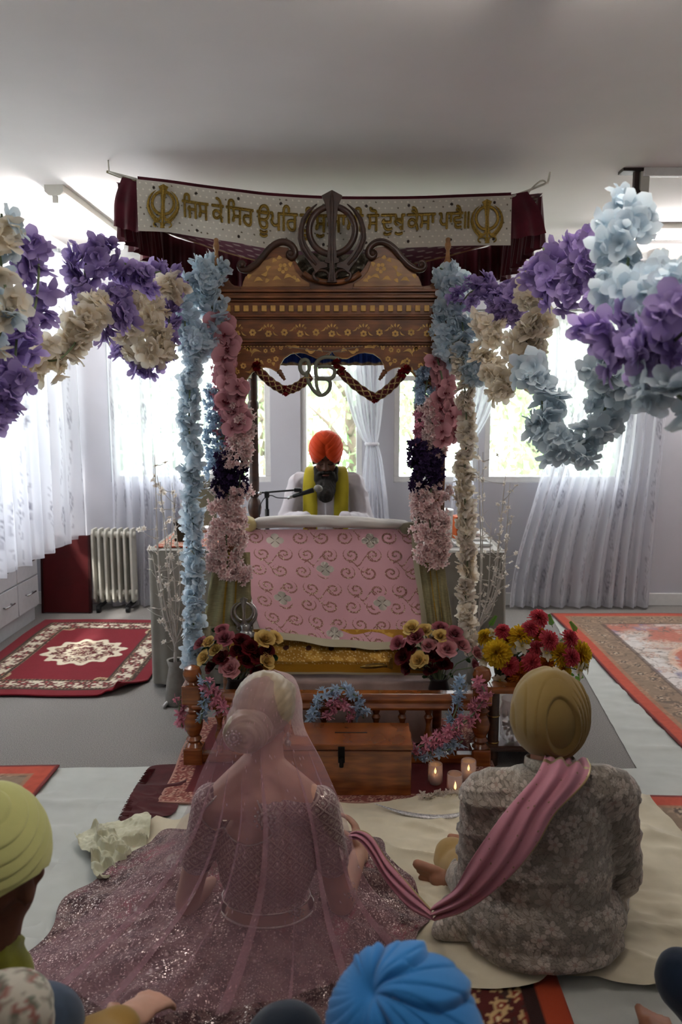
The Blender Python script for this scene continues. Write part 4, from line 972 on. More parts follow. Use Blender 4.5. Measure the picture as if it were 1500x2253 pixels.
# wedge of cushions and wrapped books that carries the cloths
cush = thing('scripture_cushions', 'stack of cushions under the pink and gold cloths on the platform', 'cushion stack', (XC, 3.8, .338))
M_cush = mat_fabric('cushion_white', '#c9c2ba', 300, .05)
MB().prism([(3.44, .34), (4.12, .34), (4.12, .87), (3.98, .87), (3.46, .43)], ((XC - .40, 0, 0), (0, 1, 0), (0, 0, 1), (1, 0, 0)), .80).build('wedge_cushion', M_cush, cush, bevel=.02)
# gold brocade cloth lying below the pink one
def pxcloth(name, label, cat, Lp, Rp, Yfun, m, nu, nv, pat, wr=.006, seed=1, kids=(), bulge=0.):
    """sheet between a left and a right edge traced from the photograph, each row at its own depth Yfun(v)"""
    n = 100; A = spline([V((a, b, 0)) for a, b in Lp], n); B = spline([V((a, b, 0)) for a, b in Rp], n); P = np.zeros((nv, nu, 3))
    for j in range(nv):
        v = j / (nv - 1); k = min(int(v * n), n - 1); f = v * n - k; a, b = A[k].lerp(A[k + 1], f), B[k].lerp(B[k + 1], f)
        for i in range(nu):
            u = i / (nu - 1); q = a.lerp(b, u); P[j, i] = W(q.x, q.y + bulge * math.sin(PI * u) * v, Yfun(v))
    vv, uu = np.meshgrid(np.linspace(0, 1, nv), np.linspace(0, 1, nu), indexing='ij')
    P[..., 1] -= wr * (fbm(uu * 5, vv * 4, seed) - .5) * 2 + wr * .8 * np.sin(uu * 23 + vv * 3 + seed) * vv
    c, g = pat(uu, vv); return tag(npgrid(name, P, m, col=c, gilt=g, solid=.003), label, cat)
M_broc = mat_paint('brocade', .6, .35, bump=.4)
def pat_gold(u, v):
    c = flat(u.shape, '#9b6d1c'); n = fbm(u * 30, v * 9, 3); g = (n > .52) * .55; c = mixc(c, '#b48a3c', (n > .52) * 1.)
    d, a, i, _ = cells(u * 60, v * 14, 5); tw = (d < .16) & (v > .25) & (v < .8); c = mixc(c, '#d9c28a', tw * 1.); g = np.where(tw, .9, g)
    c = mixc(c, '#ab7a1e', (v > .78) * 1.); g = np.where(v > .78, .15, g); c = mixc(c, '#b3a88d', (v > .955) * 1.)
    k = (u * 9) % 1; dd = np.hypot((k - .5) * .10, (v - .42) * .22); c = mixc(c, '#3c1510', (dd < .013) * 1.); g = np.where(dd < .013, 0, g)
    return c, g
pxcloth('gold_cloth', 'gold brocade cloth with silver scalloped hem below the pink cloth', 'cloth', [(520, 1385), (500, 1440), (490, 1482)], [(940, 1385), (955, 1440), (968, 1486)], lambda v: 3.42 - .10 * min(v * 1.4, 1), M_broc, 300, 70, pat_gold, .004, 3)
def spiral(x, y, cx, cy, r, turns, w, flip=1):
    dx, dy = (x - cx) * flip, y - cy; d = np.hypot(dx, dy); a = np.arctan2(dy, dx) / (2 * PI); k = d / r * turns - a
    return (np.abs(k - np.round(k)) < w * turns / r) & (d < r)
def pat_pink(u, v):
    x, y = u * .88, v * .72; c = flat(u.shape, '#b98a91'); c = c * (.95 + .08 * fbm(u * 8, v * 6, 2)[..., None]); sw = np.zeros(u.shape, bool); rnd = random.Random(4)
    p = .112
    for r_ in range(7):
        for k in range(8):
            cx, cy = .06 + k * p + (.03 if r_ % 2 else 0), .05 + r_ * .105; f = 1 if (k + r_) % 2 else -1
            sw |= spiral(x, y, cx, cy, .042, 1.5, .0052, f)
            t = np.abs(y - (cy + .034 * f + .030 * np.sin((x - cx) / p * 2 * PI) * f)) < .0046; sw |= t & (np.abs(x - cx - p * .55) < p * .42) & (k % 2 == 0)
    fl = np.zeros(u.shape, bool); ctr = []
    for cx, cy in [(.16, .07), (.64, .07), (.40, .24), (.16, .44), (.66, .44), (.40, .64)]:
        d, a = np.hypot(x - cx, y - cy), np.arctan2(y - cy, x - cx); m = (d < .044 * (.50 + .50 * np.abs(np.cos(2 * a)) ** .5)); fl |= m; sw &= ~(d < .055); c = mixc(c, '#dcd2c4', m * 1.); c = mixc(c, '#5c4638', (m & (np.abs(np.cos(2 * a)) < .18)) * 1.)
    n = vnoise(x * 260, y * 260, 2); br = sw & (n > .35); c = mixc(c, '#84564f', sw * 1.); c = mixc(c, '#c7b59a', (sw & (n > .72)) * 1.)
    g = np.where(br, .25, 0.); g = np.where(sw & (n > .72), .95, g); g = np.where(fl & (n > .3), .9, g)
    bd = (v > .935) | (u > .965); c = mixc(c, '#aaa088', bd * 1.); g = np.where(bd, .55, g); return c, g
M_pink = mat_paint('pink_sequined', .85, .28, bump=.2)
pxcloth('pink_cloth', 'pink cloth with sequined scrolls and flowers draped down the front of the platform', 'cloth', [(533, 1166), (540, 1240), (556, 1330), (574, 1398)], [(917, 1164), (924, 1250), (938, 1340), (940, 1432)], lambda v: 3.955 - .625 * (v ** .92), M_pink, 640, 520, pat_pink, .010, 2, bulge=10)
def pat_silk(u, v):
    c = flat(u.shape, '#8d8462'); c = mixc(c, '#9a7a2c', ((u > .38) & (u < .42) | (u > .62) & (u < .66)) * 1.); n = vnoise(u * 12, v * 160, 1)
    c = c * (.85 + .3 * n[..., None]); g = .45 + .25 * n; b = v > .88; c = mixc(c, '#a39a80', b * 1.); return c, g
pxcloth('silk_side_cloth', 'olive silk cloth with gold stripes hanging at the left of the pink cloth', 'cloth', [(474, 1215), (454, 1330), (444, 1402)], [(550, 1215), (553, 1330), (558, 1398)], lambda v: 3.465 - .085 * v, M_broc, 90, 120, pat_silk, .008, 5)
pxcloth('silk_side_cloth', 'olive silk cloth with gold stripes hanging at the right of the pink cloth', 'cloth', [(916, 1205), (932, 1320), (944, 1400)], [(972, 1205), (988, 1320), (998, 1400)], lambda v: 3.465 - .085 * v, M_broc, 90, 120, pat_silk, .008, 7)
# rolled white cloth on top with tucked ends
M_wcl = mat_fabric('white_cotton', '#c6c0ba', 400, .03)
rp = spline([W(556, 1150, 4.0), W(640, 1146, 3.99), W(725, 1148, 3.98), W(810, 1152, 3.99), W(905, 1158, 4.0)], 80); n = 24; P = np.zeros((81, n, 3))
for i, p in enumerate(rp):
    for j in range(n):
        a = 2 * PI * j / n; r = .030 + .004 * noise.noise((i * .12, math.cos(a) * 2, math.sin(a) * 2)) + .003 * math.sin(3 * a + i * .08)
        if i < 3 or i > 77: r *= .55 + .15 * min(i, 80 - i)
        P[i, j] = (p.x, p.y + math.cos(a) * r * 1.5, p.z + math.sin(a) * r)
tag(npgrid('rolled_cloth', P, M_wcl, closed=True), 'rolled white cloth along the top of the pink cloth', 'cloth')
def bundle(name, label, c, r, m, seed, k=.35):
    def post(co, no):
        d = np.array([noise.noise(V(p) * 16 + V((seed, 0, 0))) for p in co]); return co + no * (d * r[0] * k)[:, None]
    return tag(blob(name, [('e', c, r)], m, voxel=.008, smooth=2, post=post), label, 'cloth')
bundle('knotted_cloth', 'pale yellow tucked corner of cloth at the left end of the white roll', W(550, 1152, 3.97), (.045, .05, .040), mat_fabric('pale_yellow', '#b9a877', 300), 3)
bundle('knotted_cloth', 'olive beige gathered cloth at the right end of the white roll', W(900, 1172, 3.96), (.055, .05, .062), mat_fabric('olive_beige', '#7d735c', 300), 9)

# silver khanda on a stand, brass fish
M_silver = mat('silver', '#a9a7a6', .28, 1., var=.12, scale=60, bump=.2)
sk = thing('silver_khanda_stand', 'silver khanda ornament on a small stand left of the pink cloth', 'ornament', W(540, 1398, 3.38))
b0 = W(540, 1398, 3.38)
MB().lathe([(.05, 0), (.048, .008), (.028, .016), (.022, .03), (.026, .05), (.018, .056)], b0, 20).build('base', M_silver, sk, smooth=True)
ring, bl, kr, cu = khanda((W(537, 1345, 3.38), (1, 0, 0), (0, 0, 1), (0, -1, 0)), .047, .010)
q = ring.build('ring', M_silver, sk, smooth=True); bl.build('double_edged_sword', M_silver, sk, auto=.5); cu.build('curl', M_silver, sk, smooth=True)
for k in kr: k.build('curved_sword', M_silver, sk, auto=.5)
M_brass = mat('brass', '#6e5526', .35, .9, var=.25, scale=60, bump=.2)
fs = thing('brass_fish', 'dull brass fish-shaped ornament lying on the gold cloth hem', 'ornament', W(825, 1476, 3.24))
P_ = [W(a, b, 3.245) for a, b in [(792, 1468), (805, 1467), (825, 1465), (842, 1464), (852, 1466)]]
MB().tube(P_, [.004, .012, .016, .012, .007], 12, flat=.7).build('body', M_brass, fs, smooth=True)
MB().prism([(0, -.006), (.012, .035), (.022, .042), (.026, 0), (.022, -.012)], (W(852, 1467, 3.248), (1, 0, 0), (0, 0, 1), (0, 1, 0)), .004).build('tail_fin', M_brass, fs)

# ================================================================== CARVED RAIL, DONATION BOX, CANDLES, SWORD
RY = 3.15
rl = thing('carved_rail', 'low polished wooden rail with turned posts and balusters in front of the platform', 'rail', (XC, RY, 0))
xa, xb = W(426, 1600, RY).x, W(1057, 1600, RY).x
zt_, zb_ = W(725, 1517, RY).z, W(725, 1556, RY).z
MB().prism([(-.035, 0), (.035, 0), (.04, .012), (.03, .03), (.034, .045), (.022, .07), (-.022, .07), (-.034, .045), (-.03, .03), (-.04, .012)], ((xa, RY, zb_), (0, 1, 0), (0, 0, 1), (1, 0, 0)), xb - xa).build('top_rail', M_teak, rl, bevel=.003)
MB().span((xa, RY - .022, .03), (xb, RY + .022, .07)).build('bottom_rail', M_teak, rl, bevel=.004)
bal = [(.012, 0), (.017, .02), (.011, .035), (.02, .06), (.022, .08), (.013, .11), (.010, .14), (.014, .16), (.020, .175), (.012, .19), (.017, .205), (.014, .22)]
hgt = zb_ - .07
for k in range(10):
    x = xa + (xb - xa) * (k + 1) / 11
    MB().lathe([(r, .07 + z / .22 * hgt) for r, z in bal], (x, RY, 0), 14).build('baluster', M_teak, rl, auto=.7)
for x in (xa, xb):
    p = MB(); z = [(.032, .0), (.036, .02), (.036, .10), (.024, .115), (.034, .13), (.024, .145), (.038, .18), (.041, .205), (.026, .245), (.036, .262), (.026, .275), (.036, .29), (.038, .30), (.038, .365), (.026, .378), (.022, .386), (.036, .40), (.040, .42), (.032, .445), (.012, .455)]
    p.lathe(z, (x, RY, 0), 8 if False else 20); p.build('newel_post', M_teak, rl, auto=.6)
    MB().box((x, RY, .335), (.082, .082, .085)).build('newel_block', M_teak, rl, bevel=.008)
    MB().box((x, RY, .05), (.082, .082, .10)).build('newel_foot', M_teak, rl, bevel=.008)
bx = thing('donation_box', 'polished wooden donation box with slotted lid and black latch behind the bride', 'box', (.0, 3.0, .026))
BX0, BX1 = G(615, 1762).x, W(904, 1762, 2.86).x; BYF = 2.86; ZL = W(800, 1637, BYF).z; BYB = G(800, 1589, ZL).y; Zs = W(800, 1652, BYF).z
MB().span((BX0, BYF, .026), (BX1, BYB, Zs)).build('case', M_teak, bx, bevel=.004)
lid = MB().span((BX0 - .006, BYF - .006, Zs + .003), (BX1 + .006, BYB, ZL)).build('lid', M_teak, bx, bevel=.005)
sl = G(772, 1612, ZL); MB().box((sl.x, sl.y, ZL), (.13, .007, .002)).build('coin_slot', M_black, lid)
M_iron = mat('black_iron', '#120f0e', .5, .6)
lt = MB(); lx = W(751, 1650, BYF).x; lt.span((lx - .013, BYF - .014, Zs - .045), (lx + .013, BYF - .004, ZL - .008)); lt.tube([(lx, BYF - .016, Zs - .02), (lx, BYF - .016, Zs - .06)], .009, 8); lt.build('latch', M_iron, bx, bevel=.002)
# candle jars
M_jar = mat_glass('jar_glass', (.93, .86, .86), .72, .05); M_wax = mat('candle_wax', '#d8c9b4', .5, var=.05, spec=.4)
M_flame = mat_emit('candle_flame', (1.0, .55, .18), 2.5)
def jar(px, py, r, h, label, lit=True):
    p = G(px, py, .034); t = thing('candle_jar', label, 'candle jar', p, 'candle jars on the red mat')
    MB().lathe([(r * .9, .001), (r, .006), (r, h * .78), (r * .9, h * .86), (r * .92, h), (r * .86, h), (r * .84, h * .86), (r * .93, h * .76), (r * .93, .010), (.001, .008)], p, 28, cap=False).build('glass', M_jar, t, smooth=True)
    q = MB(); 
    for k in range(5): q.lathe([(r * .955, h * (.83 + .03 * k)), (r * .985, h * (.845 + .03 * k)), (r * .955, h * (.86 + .03 * k))], p, 28, cap=False)
    q.build('embossed_rim', M_jar, t, smooth=True)
    if lit:
        c = MB().lathe([(r * .62, .010), (r * .64, .014), (r * .62, h * .42), (r * .3, h * .41), (.001, h * .40)], p, 20).build('candle', M_wax, t, smooth=True)
        MB().tube([p + V((0, 0, h * .39)), p + V((0, 0, h * .39 + .012))], .001, 5).build('wick', M_black, c)
        MB().lathe([(.001, 0), (.004, .005), (.0048, .010), (.003, .018), (.0005, .026)], p + V((0, 0, h * .40 + .006)), 10).build('flame', M_flame, c, smooth=True)
jar(957, 1722, .030, .082, 'tall glass jar with a lit white candle beside the donation box'); jar(1030, 1716, .032, .085, 'glass candle jar partly behind the brocade shoulder'); jar(1000, 1738, .032, .070, 'empty pink tinted glass jar between the two lit jars', False)
p = G(1001, 1744, .034); t = thing('tealight', 'small tealight with a bare flame behind the white blossom string', 'candle', p)
MB().lathe([(.019, 0), (.019, .014), (.017, .014), (.017, .010), (.001, .010)], p, 20).build('cup', M_silver, t, smooth=True)
MB().lathe([(.001, 0), (.0045, .006), (.005, .012), (.003, .022), (.0005, .032)], p + V((0, 0, .014)), 10).build('flame', M_flame, t, smooth=True)
# sword in its silver sheath
M_sheath = mat('engraved_silver', '#c6c3c3', .35, .7, var=.25, scale=160, bump=1.)
sw = thing('sword', 'curved sword in an engraved silver sheath lying on the cream cloth', 'sword', G(940, 1796, .05))
pts = spline([G(824, 1768, .052), G(850, 1777, .052), (G(885, 1788, .052)), G(935, 1797, .052), G(985, 1797, .052), G(1030, 1789, .052), G(1075, 1776, .052)], 60)
MB().tube(pts, [.002 + .011 * min(1, (i / 60) * 2.6) for i in range(61)], 12, flat=.6).build('sheath', M_sheath, sw, smooth=True)
e = pts[-1]; MB().tube([e, e + V((.02, .006, 0)), e + V((.06, .02, .0)), e + V((.11, .035, 0))], [.014, .020, .013, .016], 12).build('hilt', M_sheath, sw, smooth=True)

# ================================================================== SMALL SIDE TABLE AT RIGHT
tx0, tx1, ty0, ty1, tz = .575, .93, 3.14, 3.50, W(1100, 1503, 3.2).z
stt = thing('side_table', 'small two-tier dark wooden side table under the bright mixed bouquet', 'table', ((tx0 + tx1) / 2, (ty0 + ty1) / 2, 0))
def round_top(z, h, m, nm):
    MB().span((tx0, ty0, z), (tx1, ty1, z + h)).build(nm, m, stt, bevel=.012)
round_top(tz - .03, .03, M_teak, 'table_top'); round_top(.075, .025, M_wood_d, 'lower_shelf')
for x in (tx0 + .05, tx1 - .05):
    for y in (ty0 + .05, ty1 - .05):
        l = MB().tube([(x, y, 0), (x, y, tz - .03)], .024, 16).build('leg', M_wood_d, stt, auto=.8)
        r = MB()
        for z in (.104, tz - .14): r.lathe([(.0245, -.003), (.027, 0), (.0245, .003)], (x, y, z), 20, cap=False)
        r.build('brass_ring', mat('bright_brass', '#b99a5a', .25, 1.), l, smooth=True)
p = V((tx0 + .14, ty0 + .10, .10)); t = thing('crystal_jar', 'glass jar of crystal pieces on the lower shelf of the side table', 'jar', p)
MB().lathe([(.045, .002), (.05, .01), (.052, .13), (.044, .16), (.048, .18)], p, 24, cap=False).build('glass', M_jar, t, smooth=True)
b = MB(); rnd = random.Random(2)
for k in range(60):
    a, r, z = rnd.random() * 6.28, rnd.random() ** .5 * .036, rnd.uniform(.012, .12); b.ell(p + V((r * math.cos(a), r * math.sin(a), z)), (.009, .007, .006), (rnd.random() * 3, rnd.random() * 3, 0), 6, 4)
tag(b.build('crystal', M_silver, t), kind='stuff')

# ================================================================== CLOTH-COVERED TABLES AND WHAT STANDS ON THEM
M_grey = mat_fabric('grey_tablecloth', '#8d887f', 300, .06)
def skirted(label, x0, x1, y0, y1, z, zb, openback=True, topm=None, lname='table'):
    t = thing('folding_table', label, 'table', ((x0 + x1) / 2, (y0 + y1) / 2, 0))
    MB().span((x0 + .01, y0 + .01, z - .03), (x1 - .01, y1 - .01, z)).build('table_top', M_white, t, bevel=.004)
    for x in (x0 + .07, x1 - .07):
        for y in (y0 + .08, y1 - .08):
            MB().tube([(x, y + .03, z - .03), (x, y - .02, .02), (x, y - .05, .014)], .012, 8).build('leg', M_white, t, smooth=True)
            MB().lathe([(.014, 0), (.014, .02)], (x, y - .05, 0), 10).build('foot', M_black, t)
    return t
def skirt(label, x0, x1, y0, y1, z, zb, amp=.008, hem=0.):
    per = [V((x0, y1, 0)), V((x0, y0 + .02, 0)), V((x0 + .02, y0, 0)), V((x1 - .02, y0, 0)), V((x1, y0 + .02, 0)), V((x1, y1, 0))]
    n = 240; pts = []; L = [0]
    for a, b in zip(per, per[1:]): L.append(L[-1] + (b - a).length)
    for i in range(n + 1):
        s = L[-1] * i / n; k = max(j for j in range(len(L) - 1) if L[j] <= s + 1e-9); pts.append(per[k].lerp(per[k + 1], (s - L[k]) / (L[k + 1] - L[k])))
    c = V(((x0 + x1) / 2, (y0 + y1) / 2, 0)); nv = 30; P = np.zeros((nv, n + 1, 3))
    for j in range(nv):
        v = j / (nv - 1)
        for i, p in enumerate(pts):
            o = (p - c).normalized(); w = amp * v * (math.sin(i * .31) + .5 * math.sin(i * .83 + 1)) + .012 * v
            P[j, i] = (p.x + o.x * w, p.y + o.y * w, z + .004 - (z - zb - hem * i / n) * v)
    t = npgrid('table_skirt', P, M_grey); tag(t, label, 'tablecloth')
    MB().span((x0, y0, z + .001), (x1, y1, z + .005)).build('top_cloth', M_grey, t); return t
skirted('folding table at left under a grey cloth behind the hanging blue garland', -1.085, -.66, 4.10, 5.0, .765, 0)
_t = COL.objects['folding_table']; _b = MB()
for a, b in (((414, 1494, 4.02), (360, 1555)), ((420, 1512, 3.98), (372, 1538))): _e = G(*b, .012); _b.tube([W(*a), _e.lerp(W(*a), .3), _e], .009, 8)
_b.tube([G(360, 1555, .012), G(372, 1538, .012)], .008, 8); _b.build('folding_foot', M_white, _t, smooth=True)
skirt('grey tablecloth falling to the floor over the left folding table', -1.09, -.655, 4.095, 5.0, .765, .02)
skirted('folding table at right under a grey cloth behind the cream hanging garland', .42, .905, 4.40, 5.25, .70, 0)
skirt('grey tablecloth hung over the front of the right folding table', .415, .91, 4.395, 5.25, .70, .24)
def pat_run(x, y, Wd, Ln): return floral(x, y, 4, .05, flat(x.shape, '#a4503c'), ['#c9b9a0', '#8e3524', '#d6c8b0', '#b98a74'], 5, .35)
rug('table_runner', 'red and white floral runner lying on the left table', -1.06, -.70, 4.16, 4.95, pat_run, z=.775, res=.008, wob=.003); COL.objects['table_runner']['category'] = 'cloth'
tag(MB().span((.45, 4.43, .706), (.88, 5.2, .709)).build('white_cloth', M_wcl), 'flat white cloth on top of the right table', 'cloth')
# left table: fan, carton, bowl, pot, teal tub, small box
fn = thing('desk_fan', 'white desk fan with wire cage on the left table behind the garlands', 'fan', (-.80, 4.82, .776))
fc = V((-.80, 4.80, 1.10)); FM = Matrix.Rotation(PI / 2 - .1, 3, 'X') @ Matrix.Rotation(.0, 3, 'Z'); FM = Matrix.Rotation(.9, 3, 'Z') @ FM
MB().lathe([(.09, 0), (.09, .015), (.03, .03), (.014, .05), (.013, .26)], (-.80, 4.82, .776), 20).build('stand', M_white, fn, smooth=True)
cg = MB()
for k in range(28):
    a = 2 * PI * k / 28; cg.tube([fc + FM @ V((math.cos(a) * r, math.sin(a) * r, h)) for r, h in ((.02, .05), (.09, .045), (.125, .02), (.13, 0), (.12, -.03), (.02, -.05))], .0016, 4)
for r, h in ((.13, 0), (.09, .045), (.045, .05)): cg.tube([fc + FM @ V((math.cos(2 * PI * k / 32) * r, math.sin(2 * PI * k / 32) * r, h)) for k in range(33)], .0022, 5)
cg.build('wire_cage', M_metal, fn)
MB().ell(fc + FM @ V((0, 0, -.05)), (.045, .045, .06)).build('motor', M_white, fn, smooth=True)
for k in range(3):
    a = 2 * PI * k / 3; MB().grid(lambda u, v: fc + FM @ V(((.02 + .085 * u) * math.cos(a + .7 * (v - .5)), (.02 + .085 * u) * math.sin(a + .7 * (v - .5)), .012 * (v - .5) * 2)), 6, 6).build('blade', M_white, fn, smooth=True, solid=.002)
def carton(name, label, c, d, rz, col, cat='box', lidm=True):
    t = thing(name, label, cat, (c[0], c[1], c[2])); MB().box((c[0], c[1], c[2] + d[2] / 2), d, rz=rz).build('body', mat(name + '_board', col, .8, var=.06, scale=10), t, bevel=.004)
    MB().box((c[0], c[1], c[2] + d[2] + .006), (d[0] + .006, d[1] + .006, .014), rz=rz).build('lid', mat(name + '_lid', col, .7, var=.04, scale=10), t, bevel=.003); return t
carton('olive_carton', 'olive grey carton on the left table behind the blue garland', (-.93, 4.86, .782), (.17, .14, .31), .2, '#837f6b')
def bowl(label, c, r, h, m, nm='bowl', cat='bowl'):
    return tag(MB().lathe([(r * .4, 0), (r * .45, .006), (r * .8, h * .5), (r, h), (r * .95, h), (r * .76, h * .5), (r * .4, .012), (.001, .011)], c, 28).build(nm, m, origin=c, smooth=True), label, cat)
bowl('white bowl on the left table beside the wintry branches', V((-.95, 4.62, .782)), .07, .075, M_white)
t = carton('photo_card_box', 'small dark card box with a pale top on the left table', (-.955, 4.34, .782), (.075, .06, .10), .1, '#3a3428')
t = thing('teal_tub', 'teal plastic tub with white lid on the left table', 'tub', (-.72, 4.45, .782)); MB().lathe([(.045, 0), (.05, .004), (.056, .085)], (-.72, 4.45, .782), 24).build('body', mat('teal_plastic', '#1d7f78', .4), t, auto=.8); MB().lathe([(.059, .085), (.06, .10), (.055, .104)], (-.72, 4.45, .782), 24).build('lid', M_white, t, auto=.8)
bowl('steel bowl on the left table in front of the carton', V((-.86, 4.52, .782)), .05, .05, M_metal)
# right table: white lidded canister, orange box, rolled cloth, trays
p = V((.56, 4.62, .712)); t = thing('white_canister', 'tall white canister on the right table beside the blossom garland', 'canister', p)
MB().lathe([(.058, 0), (.062, .006), (.066, .19)], p, 32).build('body', mat('canister_white', '#cfcac4', .45), t, auto=.8); MB().lathe([(.07, .19), (.071, .212), (.066, .216)], p, 32).build('lid', M_white, t, auto=.8)
MB().lathe([(.0635, .04), (.0645, .075)], p, 32, cap=False).build('label_band', mat('beige_band', '#9a8d78', .7), t, smooth=True)
carton('orange_box', 'orange box behind the cream garland on the right table', (.72, 4.85, .712), (.12, .10, .13), .2, '#b1501f')
def rollcloth(name, label, a, b, r, m):
    P = spline([V(a), (V(a) + V(b)) / 2 + V((0, 0, .01)), V(b)], 24); tag(MB().tube(P, [r * (1 + .12 * math.sin(i * 1.3)) for i in range(25)], 14).build(name, m, smooth=True), label, 'cloth')
rollcloth('folded_shawl', 'brown rolled shawl behind the canister on the right table', (.48, 5.02, .80), (.74, 5.05, .77), .055, mat_fabric('brown_shawl', '#6d6050', 200, .25))
for k, (x, y, l) in enumerate([(.74, 4.62, 'flat white tray on the right table by the branches'), (.73, 4.99, 'second white tray farther back on the right table')]):
    t = thing('serving_tray', l, 'tray', (x, y, .712), 'white trays on the right table'); z = .712
    MB().prism([(-.11, -.08), (.11, -.08), (.11, .08), (-.11, .08)], ((x, y, z), (1, 0, 0), (0, 1, 0), (0, 0, 1)), .006).build('base', M_white, t, bevel=.003)
    r_ = MB(); r_.tube([(x - .11, y - .08, z + .012), (x + .11, y - .08, z + .012), (x + .11, y + .08, z + .012), (x - .11, y + .08, z + .012), (x - .11, y - .08, z + .012)], .008, 6); r_.build('rim', M_white, t)

# ================================================================== MICROPHONE ON ITS STAND
MY = 4.50
ms = thing('microphone_stand', 'black boom microphone stand in front of the reader', 'microphone stand', W(586, 1300, MY) * 1)
ms.location = (W(586, 1140, MY).x, MY, .338)
bx_ = ms.location; pv = W(587, 1088, MY)
MB().tube([V((pv.x, MY, .36)), V((pv.x, MY, W(586, 1120, MY).z))], .013, 12).build('lower_pole', M_black, ms, smooth=True)
MB().tube([V((pv.x, MY, W(586, 1125, MY).z)), pv], .008, 12).build('upper_pole', M_black, ms, smooth=True)
MB().lathe([(.09, 0), (.09, .012), (.02, .03)], (bx_[0], bx_[1], .338), 24).build('base', M_black, ms, smooth=True)
MB().box(pv, (.028, .03, .04)).build('boom_clamp', M_black, ms, bevel=.006)
MB().tube([W(538, 1087, MY), W(664, 1077, MY)], .0055, 10).build('boom_arm', M_black, ms, smooth=True)
for a, b in (((568, 1085), (575, 1085)),): MB().tube([W(*a, MY - .01), W(*b, MY - .01)], .011, 10).build('knob', M_metal, ms, smooth=True)
MB().box(W(655, 1078, MY), (.045, .026, .022)).build('clip', M_black, ms, bevel=.005)
cab = spline([W(632, 1096, MY), W(610, 1095, MY), W(595, 1090, MY), W(580, 1098, MY), W(570, 1120, MY), W(572, 1145, MY)], 30); MB().tube(cab, .0032, 6).build('cable', M_black, ms, smooth=True)
mc = thing('microphone', 'handheld microphone with silver mesh head clipped to the boom', 'microphone', W(680, 1082, MY))
MB().tube([W(632, 1096, MY), W(645, 1092, MY)], .009, 12).build('connector', M_metal, mc, smooth=True)
MB().tube([W(645, 1092, MY), W(690, 1078, MY)], [.011, .015], 14).build('body', M_black, mc, smooth=True)
M_mesh = mat('mic_mesh', '#77746f', .45, .8, scale=700, var=.4, bump=1.)
MB().ell(W(700, 1075, MY), (.026, .022, .022), (0, .25, 0), 20, 14).build('mesh_head', M_mesh, mc, smooth=True)
# ================================================================== FLOWERS
def petal(mb, M, L, w, cup=.2, curl=.1, t0=.15, t1=1., notch=0., rows=4, base=.15, tip=.35, rnd_=0.):
    """one petal along +X of M (4x4): L long, w half-wide, cup = side lift, curl = tip lift"""
    vs, cs = [], []
    for i in range(rows + 1):
        t = i / rows; ww = w * (base + (1 - base) * math.sin(PI * min(t, .999) ** .8 * .82 + .0)) if i < rows else w * tip
        z = curl * L * t * t
        for q in (-1, 0, 1):
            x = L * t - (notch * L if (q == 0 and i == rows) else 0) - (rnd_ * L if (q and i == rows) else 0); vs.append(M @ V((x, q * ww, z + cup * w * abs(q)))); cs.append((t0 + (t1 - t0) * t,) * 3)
    fs = []
    for i in range(rows):
        for q in range(2): a = i * 3 + q; fs.append((a, a + 1, a + 4, a + 3))
    mb.add(vs, fs, col=cs)
def PM(az, el, off=(0, 0, 0)): return Matrix.Translation(V(off)) @ Matrix.Rotation(az, 4, 'Z') @ Matrix.Rotation(-el, 4, 'Y')
def f_hydra(seed):
    """three overlapping florets of broad ruffled petals"""
    r = random.Random(seed); b = MB()
    for i in range(3):
        a = i * 2.1 + r.random(); O = Matrix.Translation((math.cos(a) * .36, math.sin(a) * .36, r.uniform(-.12, .2))) @ Euler((r.uniform(-.5, .5), r.uniform(-.5, .5), r.random() * 6)).to_matrix().to_4x4()
        for n, el, L in ((5, .18, .78), (4, .75, .5)):
            for k in range(n): petal(b, O @ PM(2 * PI * k / n + el * 2 + r.uniform(-.2, .2), el + r.uniform(-.3, .3), (0, 0, el * .08)), L * r.uniform(.8, 1.15), L * r.uniform(.36, .46), r.uniform(-.1, .4), r.uniform(-.35, .3), notch=.0, tip=.58, rnd_=.13)
    return b
def f_star(seed):
    r = random.Random(seed); b = MB()
    for n, el, L in ((6, .25, 1.), (5, .85, .75)):
        for k in range(n): petal(b, PM(2 * PI * k / n + el * 2, el + r.uniform(-.2, .2)), L * r.uniform(.85, 1.1), L * .19, .5, r.uniform(-.35, .1), tip=.12)
    return b
def f_cluster(seed, n=11):
    r = random.Random(seed); b = MB()
    for i in range(n):
        o = V((r.gauss(0, .42), r.gauss(0, .42), r.uniform(0, .7))); d = Euler((r.uniform(-.9, .9), r.uniform(-.9, .9), r.random() * 6)).to_matrix().to_4x4()
        for k in range(5): petal(b, Matrix.Translation(o) @ d @ PM(2 * PI * k / 5, .35), .42, .15, .3, .1, rows=2, t0=.0)
    return b
def f_orchid(seed):
    b = MB()
    for a, L, w in ((PI / 2, .95, .36), (-PI / 2 - .75, .9, .34), (-PI / 2 + .75, .9, .34)): petal(b, PM(a, .05, (0, 0, -.06)), L, w, .15, -.05, .55, 1., rows=5, tip=.25)
    for a in (.18, PI - .18): petal(b, PM(a, .15, (0, 0, .03)), 1.0, .66, .12, -.12, .3, .85, rows=5, tip=.5, base=.1)
    petal(b, PM(-PI / 2, .6, (0, 0, .1)), .42, .2, .6, .4, 0, .05)
    for a in (-.9, PI + .9): petal(b, PM(a, .9, (0, 0, .06)), .28, .16, .5, .3, 0, .1)
    b.ell((0, .05, .16), (.07, .07, .1), n=8, m=6, col=(.9,) * 3); return b
